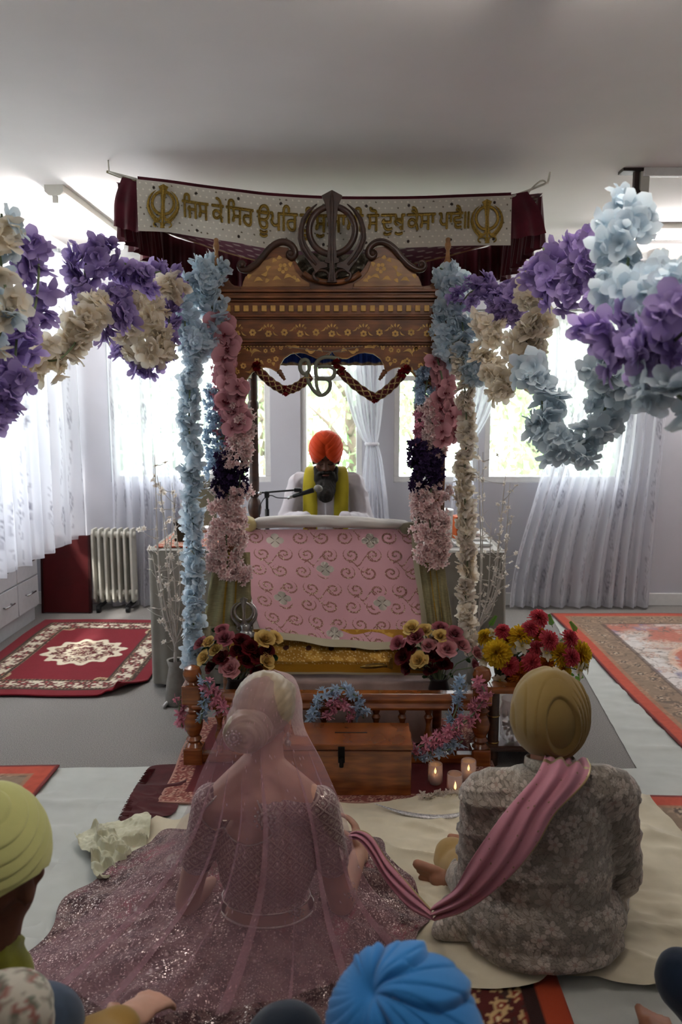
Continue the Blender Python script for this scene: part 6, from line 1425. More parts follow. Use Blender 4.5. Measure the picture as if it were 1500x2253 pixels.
def hand_prims(w, d, nrm, curl=.5, s=1.):
    """palm with five unequal bent fingers; w wrist, d pointing direction, nrm back of the hand"""
    w, d = V(w), V(d).normalized(); nrm = (V(nrm) - d * V(nrm).dot(d)).normalized(); x = d.cross(nrm); P = []
    pc = w + d * .048 * s; e = Matrix((x, d, nrm)).transposed().to_euler(); P.append(('e', pc, (.040 * s, .052 * s, .016 * s), e)); P.append(('c', w - d * .02, .026 * s, w + d * .02 * s, .030 * s))
    for k, (o, L) in enumerate(((-.030, .062), (-.010, .074), (.011, .070), (.030, .054))):
        b = pc + x * o * s + d * .040 * s; d1 = (d - nrm * curl * .6).normalized(); m = b + d1 * L * .52 * s; d2 = (d - nrm * curl * 1.9).normalized(); P += [('c', b, .0092 * s, m, .0088 * s), ('c', m, .0088 * s, m + d2 * L * .50 * s, .0072 * s)]
    b = w + d * .018 * s - x * .030 * s; m = b + (d * .6 - x * .8 - nrm * .2).normalized() * .040 * s; P += [('c', b, .013 * s, m, .011 * s), ('c', m, .011 * s, m + (d - x * .15 - nrm * curl).normalized() * .030 * s, .009 * s)]
    return P
def foot_prims(heel, toe, up, s=1., big=1):
    heel, toe = V(heel), V(toe); d = (toe - heel).normalized(); up = (V(up) - d * V(up).dot(d)).normalized(); x = d.cross(up) * big
    P = [('c', heel, .034 * s, heel.lerp(toe, .45), .030 * s), ('c', heel.lerp(toe, .4) + x * .008, .030 * s, toe - d * .02 * s + x * .012 * s, .024 * s), ('c', heel.lerp(toe, .4) - x * .008, .026 * s, toe - d * .03 * s - x * .018 * s, .020 * s)]
    for k in range(5):
        o = (.030 - .0168 * k) * s; L = (.052 - .0035 * k) * s; b = toe + x * o - d * (.014 + .0035 * k) * s; P.append(('c', b, (.0120 if k == 0 else .0072) * s, b + d * L + up * .004, (.0122 if k == 0 else .0070) * s))
    return P
def cut_faces(o, pred):
    """remove faces of a garment where pred(world point, normal) is true: necklines, hems, openings"""
    bm = bmesh.new(); bm.from_mesh(o.data); off = wloc(o)
    kill = [f for f in bm.faces if pred(f.calc_center_median() + off, f.normal)]; bmesh.ops.delete(bm, geom=kill, context='FACES')
    bmesh.ops.smooth_vert(bm, verts=[v for v in bm.verts if v.is_boundary], factor=.5, use_axis_x=True, use_axis_y=True, use_axis_z=True); bm.to_mesh(o.data); bm.free()
def inpoly(x, y, P):
    r = False; j = len(P) - 1
    for i in range(len(P)):
        if (P[i][1] > y) != (P[j][1] > y) and x < (P[j][0] - P[i][0]) * (y - P[i][1]) / (P[j][1] - P[i][1]) + P[i][0]: r = not r
        j = i
    return r
def turban(name, c, radii, rot, disp, m, parent, n=220, nv=130, cut=-.62):
    """wrapped cloth: an egg cut open below, raised by disp(nx, ny, nz) in its own frame (front +Y)"""
    t = np.linspace(0, 1, nv)[:, None] * np.ones(n)[None]; a = np.linspace(0, 2 * PI, n, endpoint=False)[None] * np.ones(nv)[:, None]
    z = 1 - (1 - cut) * (t ** 1.25); r = np.sqrt(np.maximum(1 - z * z, 0)); nx, ny, nz = r * np.cos(a), r * np.sin(a), z
    k = 1 + disp(nx, ny, nz); P = np.stack([nx * k * radii[0], ny * k * radii[1], nz * k * radii[2]], -1)
    R = np.array(Euler(rot).to_matrix()); P = P @ R.T + np.array(c); return npgrid(name, P, m, parent, closed=True, solid=.004)
def ridge(x): return 1 - np.abs((x % 1) * 2 - 1) ** 1.5
def saw(x): f = x % 1; return sst(0, .18, f) * (1 - f) ** .6
def eyes(q, parent, closed=True, s=1., m=None):
    for a in (-1, 1):
        o = MB().ell(q(a * .031, .072, .004), (.013, .011, .010), n=14, m=10).build('eye', mat('eye_white', '#cfc8c0', .2), parent, smooth=True)
        MB().ell(q(a * .031, .0825, .002), (.0055, .003, .0055), n=12, m=8).build('iris', mat('iris_brown', '#22120c', .2), o, smooth=True)
M_lash = mat('eyebrow_hair', '#17110e', .9)
def brows(q, parent):
    for a in (-1, 1): MB().tube([q(a * .012, .089, .026), q(a * .03, .086, .033), q(a * .052, .07, .026)], [.003, .0042, .002], 6).build('eyebrow', M_lash, parent, smooth=True)
def noised(amp, f, seed, st=(1, 1, 1)):
    def post(co, no):
        d = np.array([noise.noise(V((p[0] * f * st[0] + seed, p[1] * f * st[1], p[2] * f * st[2]))) for p in co.tolist()]); return co + no * (amp * d)[:, None]
    return post
def folds(co, no, amp, f, st, seed, pw=2.):
    q = np.array([noise.noise(V((p[0] * f * st[0] + seed, p[1] * f * st[1], p[2] * f * st[2]))) for p in co.tolist()]); return co + no * (amp * (np.clip(1 - np.abs(q) * 3.2, 0, 1) ** pw - .3))[:, None]

# ------------------------------------------------------------------ the groom, seen from behind
gm = thing('person', 'man in khaki turban, grey brocade coat and pink sash sitting cross-legged, back turned', 'person', (.55, 2.05, .045))
hc = W(1207, 1595, 2.13); HP, hq = head_prims(hc, -.15, -.12)
shL, shR, elL, elR = W(1062, 1752, 2.05), W(1352, 1742, 2.05), W(1046, 1945, 2.10), W(1362, 1930, 2.10)
waL, waR = V((.42, 2.33, .20)), V((.62, 2.33, .20))
kneeL, kneeR = W(990, 1900, 2.40) + V((.01, 0, 0)), V((.84, 2.38, .13)); hipL, hipR = V((.45, 2.06, .13)), V((.65, 2.06, .13))
heelL, toeL = W(1062, 1972, 2.25), W(946, 1936, 2.29); footR = V((.52, 2.42, .085))
body = HP + [('c', hc + V((0, -.03, -.05)), .055, hc + V((-.005, -.06, -.16)), .062), ('e', V((.55, 2.06, .34)), (.165, .105, .19)), ('e', V((.55, 2.05, .14)), (.18, .13, .11)), ('c', shL + V((.03, 0, 0)), .055, shR - V((.03, 0, 0)), .055),
             ('c', shL, .050, elL, .042), ('c', elL, .042, waL, .028), ('c', shR, .050, elR, .042), ('c', elR, .042, waR, .028), ('c', hipL, .085, kneeL, .058), ('c', kneeL, .055, heelL + V((.05, .05, .02)), .040), ('c', hipR, .085, kneeR, .062), ('c', kneeR, .055, footR, .040)]
body += [('c', heelL + V((.06, .06, .02)), .038, heelL, .034)] + foot_prims(heelL, toeL, V((.05, 1, .1)), 1.3, -1) + foot_prims(footR, footR + V((-.14, .03, -.01)), (0, 0, 1), .95)
body += hand_prims(waL, V((.8, .3, -.2)), V((0, .3, 1)), .5) + hand_prims(waR, V((-.8, .3, -.2)), V((0, .3, 1)), .5)
body = [p for p in body]
b_ = blob('body', body, SK_M, gm, .005, 2)
eyes(hq, gm); brows(hq, gm)
# coat
def coat_post(co, no):
    c2 = folds(co, no, .009, 4.5, (.55, .55, 2.4), 3); c2 = folds(c2, no, .003, 12, (.6, .6, 1.8), 9)
    c2[:, 2] = np.maximum(c2[:, 2], .047)
    a = np.arctan2(c2[:, 0] - .55, -(c2[:, 1] - 2.30)); return c2, np.column_stack([a * .42, c2[:, 2] + (np.hypot(c2[:, 0] - .55, c2[:, 1] - 2.07) - .15) * -.8])
k = NP('brocade_coat'); c = k.mix(k.step(k.noise(14), .40, .60), '#837a70', '#958a7e'); f0 = k.noise(55, None, 2)
ln = k.step(k.math('ABSOLUTE', k.math('SUBTRACT', f0, .5)), .045, .02); c = k.mix(k.math('MULTIPLY', ln, .75), c, '#6b6259'); hgt = k.math('MULTIPLY', ln, -.4)
for sc, kk, R, keep, c1, c2_, c3 in ((11, 8, .36, .30, '#a89c90', '#82776b', '#8f8276'), (17, 5, .34, .35, '#bdae a2'.replace(' ', ''), '#8d8176', '#a08a7e'), (30, 6, .34, .45, '#b3a79c', '#8a7e73', '#c3b6aa')):
    fu, li, ce = k.flower(sc, kk, R, .25, keep); c = k.mix(k.math('MULTIPLY', fu, .85), c, c1); c = k.mix(li, c, c2_); c = k.mix(ce, c, c3); hgt = k.math('ADD', hgt, k.math('SUBTRACT', fu, li))
M_coat = k.done(c, k.math('MULTIPLY', k.step(hgt, .3, 1.), .25), .65, .4, hgt, .6, .0025, .3)
coat = [('e', V((.55, 2.055, .36)), (.195, .130, .19)), ('e', V((.55, 2.05, .24)), (.205, .150, .20)), ('e', V((.55, 2.03, .12)), (.235, .170, .13)), ('c', shL + V((.045, .01, .0)), .070, shR + V((-.045, .01, .0)), .070), ('c', shL, .066, elL, .060), ('c', elL, .058, waL, .042), ('c', shR, .066, elR, .062), ('c', elR, .058, waR, .042), ('c', hc + V((-.005, -.05, -.118)), .064, hc + V((-.005, -.055, -.20)), .088), ('c', hc + V((-.02, -.055, -.175)), .072, shL + V((.03, 0, .012)), .064), ('c', hc + V((.02, -.055, -.175)), .072, shR + V((-.03, 0, .012)), .064),
        ('c', V((.38, 2.04, .10)), .07, V((.268, 2.03, .055)), .035), ('c', V((.268, 2.03, .055)), .035, V((.30, 2.12, .08)), .03), ('c', V((.74, 2.10, .10)), .075, V((.80, 2.17, .070), ), .050), ('c', V((.76, 2.08, .06)), .05, V((.80, 2.22, .06)), .04), ('e', V((.55, 2.0, .075)), (.225, .155, .055)), ('c', V((.40, 2.1, .12)), .09, V((.35, 2.25, .08)), .05)]
ct = blob('coat', coat, M_coat, gm, .0055, 5, coat_post)
cut_faces(ct, lambda p, n: p.z > hc.z - .104 and (p - hc - V((0, -.05, -.12))).length < .084)
cl = MB(); cl.lathe([(.078, -.012), (.074, .008), (.071, .036), (.067, .040), (.062, .030)], hc + V((-.004, -.050, -.116)), 32, Euler((-.25, 0, 0)).to_matrix(), cap=False); 
cc = cl.build('collar', mat('collar_braid', '#8f8578', .5, .3, var=.3, scale=140, bump=1.), gm, smooth=True)
tr = blob('trousers', [('c', hipL, .098, kneeL, .066), ('c', kneeL, .068, heelL + V((.075, .07, .02)), .050), ('c', kneeL + V((0, 0, .02)), .068, kneeL + V((0, 0, -.06)), .06), ('c', hipR, .098, kneeR, .072), ('c', kneeR, .066, footR + V((.05, 0, 0)), .050), ('e', V((.55, 2.07, .13)), (.16, .12, .085))], mat_fabric('mustard_cotton', '#9a7d4e', 300, .06), gm, .008, 4, noised(.005, 14, 2))
M_khaki = mat_fabric('khaki_turban', '#8c7342', 420, .06, .85, .3)
def d_groom(x, y, z):
    e = np.hypot((x - .06) / .43, (z - .14 + .25 * x) / .58); back = sst(.25, -.15, y)
    d = .085 * sst(.95, 1.03, e) * back + .05 * np.exp(-((x + .62) ** 2 + (z + .30) ** 2) / .25) * back + .02 * (1 - back)
    th = np.arctan2(z - .12, x - .06); side = sst(-2.2, -1.5, th) * sst(1.3, .6, th)                    # right and lower right: stacked pleats
    d = d + back * side * .075 * saw((e - 1.0) * 4.6) * sst(.98, 1.05, e) * sst(2.6, 2.0, e)
    left = sst(2.6, 2.9, np.abs(th)) + sst(1.2, 1.8, th) * .6; d = d + back * .045 * saw((e - 1.0) * 2.1 + .2 * z) * np.clip(left, 0, 1) * sst(1.05, 1.3, e)
    f = sst(.0, .3, y); d = d + f * .05 * saw((np.abs(x) * .9 + z * .8) * 5); return d + .006 * fbm(x * 4 + 3, z * 4 + 3, 2)
turban('turban', W(1207, 1566, 2.14), (.099, .118, .121), (.10, .06, 0), d_groom, M_khaki, gm, 300, 190, -.80)
# sash from the right shoulder across the back and on to the bride
def sash_pat(kind):
    def pat(u, v):
        c = flat(u.shape, '#c98a99'); c = c * (.92 + .16 * fbm(u * 6, v * 12, 4)[..., None]); g = np.zeros(u.shape)
        ed = (u < .035) if kind else (u > .965); tr_ = ed | ((v < .20) & (np.abs(v - .175 + .03 * u) < .012)) if not kind else ed
        n = vnoise(u * 60, v * 300, 3); c = mixc(c, '#a8946a', tr_ * 1.); g = np.where(tr_ & (n > .3), .85, g)
        d, a, i, _ = cells(u * 5, v * 22, 6); s = (d < .07) & (i > .5); c = mixc(c, '#8f7a5a', s * 1.); g = np.where(s, .8, g); return c, g
    return pat
M_sash = mat_paint('pink_sash', .85, .35, bump=.2, trans=.12)
def ribbon(name, L, R_, m, parent, nu, nv, pat, fold, seed=1):
    a, b = spline([W(*q) for q in L], nv - 1), spline([W(*q) for q in R_], nv - 1); P = np.zeros((nv, nu, 3))
    for j in range(nv):
        w = b[j] - a[j]; d = (a[min(j + 1, nv - 1)] - a[max(j - 1, 0)]).normalized(); nn = w.cross(d)
        nn = nn.normalized() if nn.length > 1e-6 else V((0, -1, 0))
        if nn.y > 0: nn = -nn
        for i in range(nu): u = i / (nu - 1); P[j, i] = a[j] + w * u + nn * fold * (.5 + .5 * math.sin(u * 17 + 2.2 * math.sin(j / nv * 5 + seed))) * math.sin(PI * u) ** .5
    vv, uu = np.meshgrid(np.linspace(0, 1, nv), np.linspace(0, 1, nu), indexing='ij'); c, g = pat(uu, vv); return npgrid(name, P, m, parent, col=c, gilt=g, solid=.003)
sash = ribbon('sash', [(1200, 1655, 2.10), (1196, 1672, 1.99), (1175, 1712, 1.92), (1120, 1775, 1.885), (1072, 1838, 1.875), (1028, 1905, 1.89), (1000, 1955, 1.94), (955, 1992, 2.02)],
              [(1292, 1668, 2.10), (1300, 1690, 1.99), (1285, 1725, 1.91), (1222, 1790, 1.875), (1180, 1860, 1.86), (1120, 1930, 1.865), (1030, 2000, 1.91), (962, 2024, 2.01)], M_sash, gm, 100, 420, sash_pat(0), .020)
ribbon('sash_end', [(948, 2000, 2.015), (900, 1946, 2.06), (852, 1890, 2.10), (818, 1840, 2.13), (790, 1826, 2.15), (772, 1832, 2.17)], [(958, 2026, 2.005), (905, 2002, 2.04), (855, 1946, 2.08), (820, 1890, 2.11), (796, 1852, 2.14), (776, 1846, 2.16)], M_sash, sash, 60, 300, sash_pat(1), .014, 2)

# ------------------------------------------------------------------ the bride
br = thing('person', 'woman in pink beaded lehenga under a sheer pink veil sitting on cream cloth, back turned', 'person', (-.23, 2.06, .045))
hb = W(583, 1572, 2.12); HP, bq = head_prims(hb, -.35, -.30, .06, .98)
sL, sR = W(464, 1764, 2.03), W(704, 1770, 2.03); eL, eR = W(412, 1985, 2.06), W(750, 1985, 2.07); wL, wR = V((-.34, 2.26, .10)), W(792, 1872, 2.26)
torso = [('e', W(586, 1885, 2.05), (.136, .094, .17)), ('e', W(586, 2020, 2.06), (.126, .088, .10)), ('e', V((-.235, 2.07, .085)), (.125, .10, .07))]
body = HP + torso + [('c', hb + V((.0, -.025, -.06)), .052, hb + V((.0, -.06, -.175)), .064), ('c', hb + V((0, -.06, -.175)), .06, (sL + sR) / 2 + V((0, 0, .0)), .07), ('c', sL + V((.02, 0, 0)), .048, sR - V((.02, 0, 0)), .048), ('c', hb + V((-.02, -.055, -.150)), .064, sL + V((.03, 0, .012)), .046), ('c', hb + V((.012, -.055, -.150)), .060, sR + V((-.03, 0, .012)), .046), ('c', hb + V((0, -.04, -.10)), .056, hb + V((0, -.06, -.19)), .075),
                     ('c', sL, .044, eL, .036), ('c', eL, .036, wL, .024), ('c', sR, .044, eR, .038), ('c', eR, .038, wR, .025), ('c', V((-.30, 2.12, .078)), .042, V((-.50, 2.36, .075)), .034), ('c', V((-.50, 2.36, .075)), .034, V((-.25, 2.46, .075)), .028), ('c', V((-.16, 2.12, .078)), .042, V((.05, 2.36, .075)), .034), ('c', V((.05, 2.36, .075)), .034, V((-.2, 2.44, .075)), .028)]
body += hand_prims(wL, V((.7, .5, -.2)), V((0, 0, 1)), .4, .9) + hand_prims(wR, V((-.15, .5, .55)), V((.9, -.2, .2)), .9, .88) + foot_prims(V((-.25, 2.46, .075)), V((-.12, 2.44, .068)), (0, 0, 1), .85) + foot_prims(V((-.2, 2.44, .075)), V((-.33, 2.42, .068)), (0, 0, 1), .85)
blob('body', body, SK_F, br, .006, 3); eyes(bq, br); brows(bq, br)
# hair: smooth cap drawn back into a low bun
M_hair = mat_fabric('blonde_hair', '#8f7d63', 60, .2, .45, 0.)
nt = M_hair.node_tree; P_ = nt.nodes['Principled BSDF']; P_.inputs['Specular IOR Level'].default_value = .5; P_.inputs['Roughness'].default_value = .42
bun = W(541, 1612, 2.01)
def hair_post(co, no):
    rel = co - np.array(bun); th = np.arctan2(rel[:, 2], rel[:, 0]); rr = np.linalg.norm(rel, axis=1)
    st = np.sin(th * 34 + rr * 8) * .5 + np.sin(th * 61 + rr * 20) * .3; return co + no * (st * .0013)[:, None]
hair = blob('hair', [('e', bq(0, -.018, .030), (.088, .104, .098), Euler((-.30, .06, -.35))), ('e', bq(-.01, -.05, -.02), (.078, .075, .07)), ('e', bq(.0, .02, .07), (.072, .075, .045), Euler((-.30, 0, -.35)))], M_hair, br, .0045, 3, hair_post)
cut_faces(hair, lambda p, n: (p - bq(0, .075, -.02)).length < .075)
def bun_post(co, no):
    rel = co - np.array(bun); a = np.arctan2(rel[:, 2], rel[:, 0]); r = np.hypot(rel[:, 0], rel[:, 2]); s = r / .055 * 3.0 - a / (2 * PI) * 1.0; return co + no * (.004 * ridge(s) + .0012 * np.sin(r * 900 + a * 3))[:, None]
blob('hair_bun', [('e', bun, (.062, .045, .056)), ('e', bun + V((.012, .02, .01)), (.06, .05, .055))], M_hair, br, .0045, 2, bun_post)
M_crys = mat('crystal_silver', '#b5aca6', .25, .85, var=.5, scale=260, bump=1.)
def jewel(nm, c, r, parent, n=12, dirn=V((0, -1, 0))):
    x, y, d = basis(dirn); b = MB(); b.ell(c, (r * .35,) * 3, n=10, m=8)
    for k in range(n):
        a = 2 * PI * k / n; b.ell(c + (x * math.cos(a) + y * math.sin(a)) * r * .62, (r * .2,) * 3, n=6, m=5); b.ell(c + (x * math.cos(a + .2) + y * math.sin(a + .2)) * r, (r * .16,) * 3, n=6, m=5)
    return b.build(nm, M_crys, parent, smooth=True)
jewel('hair_brooch', bun + V((-.026, -.048, .006)), .020, br)
# blouse: fitted, open back, short sleeves, beaded lattice
sle = lambda s, e: s.lerp(e, .56)
def blouse_post(co, no):
    x, z = co[:, 0] + .23, co[:, 2]; a = np.arctan2(x, -(co[:, 1] - 2.22)); return co, np.column_stack([a * .27, z])
k = NP('beaded_blouse'); sp = k.N.new('ShaderNodeSeparateXYZ'); k.L.new(k.fab, sp.inputs[0]); S_, Z_ = sp.outputs[0], sp.outputs[1]; q = 1 / .036
fr = lambda v: k.math('SUBTRACT', k.math('FRACT', v), .5)
u_, v_ = fr(k.math('MULTIPLY', k.math('ADD', S_, Z_), q)), fr(k.math('MULTIPLY', k.math('SUBTRACT', S_, Z_), q)); mxx = k.math('MAXIMUM', k.math('ABSOLUTE', u_), k.math('ABSOLUTE', v_))
line = k.step(mxx, .40, .44); rad = k.math('SQRT', k.math('ADD', k.math('MULTIPLY', u_, u_), k.math('MULTIPLY', v_, v_))); dot_ = k.step(rad, .17, .13); ringm = k.math('MULTIPLY', k.step(rad, .32, .28), k.step(rad, .20, .24))
c = k.mix(k.step(k.noise(30), .4, .6), '#6b4d4f', '#785a5d'); c = k.mix(line, c, '#a68f8b'); c = k.mix(ringm, c, '#9b8380'); c = k.mix(dot_, c, '#cabab2'); be, _, _ = k.beads(240, .3, .7); c = k.mix(be, c, '#c9b9b0')
M_blouse = k.done(c, k.math('MULTIPLY', k.math('MAXIMUM', k.math('MAXIMUM', dot_, be), k.math('MULTIPLY', line, .35)), .8), .7, .25, k.math('ADD', line, dot_), .6, .0025)
bp_ = [('e', W(586, 1885, 2.05), (.144, .103, .18)), ('c', sL + V((.03, 0, -.004)), .053, sR - V((.03, 0, .004)), .053), ('c', sL, .053, sle(sL, eL), .047), ('c', sR, .053, sle(sR, eR), .050), ('c', W(588, 1880, 2.05), .11, (sL + sR) / 2 + V((0, 0, -.02)), .08), ('e', W(586, 1985, 2.055), (.134, .097, .09)), ('e', W(560, 1860, 2.13), (.06, .05, .06)), ('e', W(630, 1860, 2.13), (.06, .05, .06))]
bl_ = blob('blouse', bp_, M_blouse, br, .0045, 3, blouse_post)
z5 = lambda a, b: W(340 + a * .3467, 1460 + b * .3467, 1.955)
KH = [(318, 650), (345, 765), (440, 825), (380, 885), (310, 950), (288, 1010), (330, 1070), (400, 1125), (480, 1155), (540, 1165), (640, 1145), (740, 1090), (735, 1050), (690, 960), (650, 900), (615, 848), (720, 830), (810, 800), (885, 745), (910, 600), (880, 400), (318, 400)]
kh = [(z5(*q).x, z5(*q).z) for q in KH]; hemz = W(588, 2006, 1.98).z
bv = BVHTree.FromObject(bl_, bpy.context.evaluated_depsgraph_get())
cut_faces(bl_, lambda p, n: p.z < hemz or (p.y < 2.10 and inpoly(p.x, p.z, kh)) or (p.y >= 2.0 and p.z > sL.z - .01 and abs(p.x - (sL.x + sR.x) / 2) < .07))
tp = MB(); ow = wloc(bl_); pts = []
for x, z in [(p.x, p.z) for p in spline([V((a, 0, b)) for a, b in kh[:19]], 150)]:
    h = bv.ray_cast(V((x, 0, z)) - ow, V((0, 1, 0)))[0]
    if h is not None: pts.append(h + ow + V((0, -.001, 0)))
tp.tube(pts, .0028, 6); hp = []
for k in range(61):
    a = 2 * PI * k / 60; d = V((math.sin(a), -math.cos(a), 0)); o_ = V((-.235, 2.055, hemz + .002)); h = bv.ray_cast(o_ + d * .5 - ow, -d)[0]
    if h is not None: hp.append(h + ow)
tp.tube(hp, .003, 6); tp.build('piping', M_crys, bl_, smooth=True)
jewel('beaded_flower', W(583, 1803, 1.945), .028, bl_, 12); jewel('beaded_flower', W(652, 2005, 1.955), .020, bl_, 10); jewel('bangle_flower', W(780, 1968, 2.02), .018, br, 9)
nk = MB(); nk.tube([hb + V((math.sin(a) * .060, -.050 - math.cos(a) * .052, -.150 - .030 * math.cos(a) * -1)) for a in [PI * (-1 + 2 * k / 40) for k in range(41)]], .0016, 6); nk.build('necklace', mat('thin_gold', '#b58f4c', .25, 1.), br, smooth=True)
for a in (-1, 1):
    e = bq(a * .082, -.002, -.045); er = MB().ell(e, (.006, .006, .012), n=10, m=8); er.ell(e + V((0, 0, -.022)), (.010, .010, .012), n=10, m=8); er.build('earring', M_crys, br, smooth=True)
# skirt spread over the floor
cx, cy = -.235, 2.07
nv, nu = 190, 560; v, a = np.meshgrid(np.linspace(0, 1, nv), np.linspace(0, 2 * PI, nu, endpoint=False), indexing='ij')
R0x, R0y = .135, .100; left = np.clip(-np.cos(a), 0, 1); right = np.clip(np.cos(a), 0, 1); back = np.clip(-np.sin(a), 0, 1); front = np.clip(np.sin(a), 0, 1)
Ro = .62 * left ** 2 + .46 * right ** 2 + .62 * back ** 2 + .46 * front ** 2 + .10 * np.sin(2 * a + .4) ** 2 * left + .02 * np.sin(9 * a) + .012 * np.sin(17 * a + 1)
r = v ** .9; X = cx + np.cos(a) * (R0x * (1 - r) + Ro * r); Y = cy + np.sin(a) * (R0y * (1 - r) + Ro * r)
fo = np.sin(13 * a + 2.2 * np.sin(3 * a) + v * 1.5) * .6 + .4 * np.sin(29 * a + v * 3 + 1)
Z = .044 + .058 * (1 - v) ** 1.7 + .05 * np.exp(-((X + .40) ** 2 / .03 + (Y - 2.26) ** 2 / .03)) + .05 * np.exp(-((X + .06) ** 2 / .03 + (Y - 2.26) ** 2 / .03)) + .010 * (v < 0) + .055 * np.exp(-((X + .52) ** 2 + (Y - 2.33) ** 2) / .030) + .06 * np.exp(-((X - .06) ** 2 + (Y - 2.33) ** 2) / .026) + .012 * fo * sst(.08, .5, v) * (1 - .3 * v) + .020 * fbm(X * 7 + 5, Y * 7, 4) * sst(.1, .4, v)
hg = G(302, 2188, .15); Z = Z + .10 * np.exp(-((X - hg.x) ** 2 + (Y - hg.y) ** 2) / .004)
Z = Z + .05 * np.exp(-((X - cx) ** 2 / .05 + (Y - 2.42) ** 2 / .01)); Z = np.maximum(Z, .040); s = a * (.25 + .35 * v); w = v * .55
k = NP('beaded_lehenga'); n1 = k.noise(16); c = k.mix(k.step(n1, .38, .62), '#412a2c', '#54383a'); c = k.mix(k.math('MULTIPLY', k.step(k.noise(6), .56, .66), .6), c, '#9c4c59')
hg_ = k.step(n1, .4, .6); gl = 0.
for sc, kk, R, keep, c1, c2_ in ((13, 7, .38, .3, '#715453', '#8c7470'), (24, 5, .36, .4, '#785c59', '#5d403e')):
    fu, li, ce = k.flower(sc, kk, R, .3, keep); c = k.mix(k.math('MULTIPLY', fu, .8), c, c1); c = k.mix(li, c, c2_); hg_ = k.math('ADD', hg_, fu); gl = k.math('MAXIMUM', k.math('MULTIPLY', li, .15), gl)
vn = k.step(k.math('ABSOLUTE', k.math('SUBTRACT', k.noise(38, None, 2), .5)), .03, .012); c = k.mix(vn, c, '#765d5a'); gl = k.math('MAXIMUM', gl, k.math('MULTIPLY', vn, .15))
for sc, r_, keep in ((150, .24, .74), (70, .17, .80), (300, .28, .90)):
    be, dd_, rn_ = k.beads(sc, r_, keep); c = k.mix(be, c, '#c6b5ad'); gl = k.math('MAXIMUM', gl, be); hg_ = k.math('MULTIPLY_ADD', be, 1.5, k.math('MULTIPLY_ADD', rn_, k.math('MULTIPLY', be, 1.5), hg_))
M_leh = k.done(c, gl, .8, .3, hg_, .6, .003)
npgrid('skirt', np.stack([X, Y, Z], -1), M_leh, br, fab=np.stack([np.cos(a) * (.12 + .5 * v), np.sin(a) * (.12 + .5 * v)], -1), closed=True)
wbp = [V((cx + math.cos(t) * (R0x + .003), cy + math.sin(t) * (R0y + .003), .108)) for t in [2 * PI * k / 60 for k in range(61)]]; MB().tube(wbp, .0045, 8).build('waistband', M_crys, br, smooth=True)
# veil
M_veil = mat_sheer('sheer_veil', '#d2a5af', .645, .45, '#dccbc6')
LS = spline([W(*q) for q in [(578, 1474, 2.15), (528, 1508, 2.10), (492, 1590, 2.07), (440, 1700, 2.03), (398, 1792, 2.02), (335, 1872, 2.03), (215, 1975, 2.02), (110, 2055, 1.97), (40, 2108, 1.90)]], 160)
RS = spline([W(*q) for q in [(604, 1473, 2.17), (646, 1490, 2.20), (664, 1540, 2.22), (670, 1600, 2.21), (710, 1680, 2.17), (758, 1793, 2.10), (794, 1915, 2.07), (838, 1978, 2.07), (900, 2028, 2.08), (948, 2064, 2.09)]], 160)
BS = spline([W(*q) for q in [(592, 1474, 2.13), (578, 1512, 2.03), (562, 1600, 1.935), (560, 1700, 1.89), (566, 1800, 1.865), (560, 1900, 1.84), (540, 2000, 1.79), (490, 2130, 1.68), (440, 2230, 1.585)]], 160)
nv, nu = 161, 420; P = np.zeros((nv, nu, 3)); q = np.linspace(0, 1, nu)
for j in range(nv):
    t = j / 160; am = .0250 * sst(.10, .5, np.float64(t)); k = 8
    qq = q + am * (np.sin(2 * PI * k * q + 1.1 * math.sin(t * 2)) + .45 * np.sin(2 * PI * 13 * q + 2 + t)); qq = np.clip(qq, 0, 1)
    l, b, r_ = (np.array(x[j]) for x in (LS, BS, RS)); c1 = 2 * b - .5 * (l + r_); A = qq[:, None]
    p = l * (1 - A) ** 2 + 2 * c1 * A * (1 - A) + r_ * A ** 2
    f = np.cos(2 * PI * k * q + 1.1 * math.sin(t * 2)) * .012 * sst(.12, .5, np.float64(t)) * np.sin(PI * q) ** .4; p[:, 1] += f
    P[j] = p
Z = P[..., 2]; P[..., 2] = np.where(Z < .05, .05 + (Z - .05) * .15, Z)
tt, qv = np.meshgrid(np.linspace(0, 1, nv), q, indexing='ij'); bead = cells(qv * 90, tt * 110, 3, .9)[0] < .12; bead &= hash2(np.floor(qv * 90), np.floor(tt * 110), 1) < .10
bor = (qv > .86) & (tt < .27); gg = np.where(bor, .35 + .55 * vnoise(qv * 700, tt * 300, 2), 0); gg = np.where(bead, .9, gg); gg = np.where((qv > .988), np.maximum(gg, .5), gg)
for a_, b_ in ((.93, .62), (.30, .70), (.12, .60)):
    dd = np.hypot((qv - a_) * 1.6, tt - b_); gg = np.where((dd < .02) & (vnoise(qv * 500, tt * 300, 5) > .35), .8, gg)
npgrid('veil', P, M_veil, br, gilt=gg, col=flat(tt.shape, '#c79aa2'))
t = thing('beaded_clutch', 'dark maroon beaded bag on the cream cloth between bride and sash', 'bag', G(848, 1998, .045))
bc = W(848, 1980, 2.22); bc.z = .085
blob('bag_body', [('e', bc, (.045, .035, .048))], mat('maroon_beads', '#3b1c1c', .4, .3, var=.6, scale=220, bump=1.), t, .006, 2); MB().tube([bc + V((-.03, 0, .035)), bc + V((0, 0, .052)), bc + V((.03, 0, .035))], .006, 8).build('clasp', M_crys, t, smooth=True)

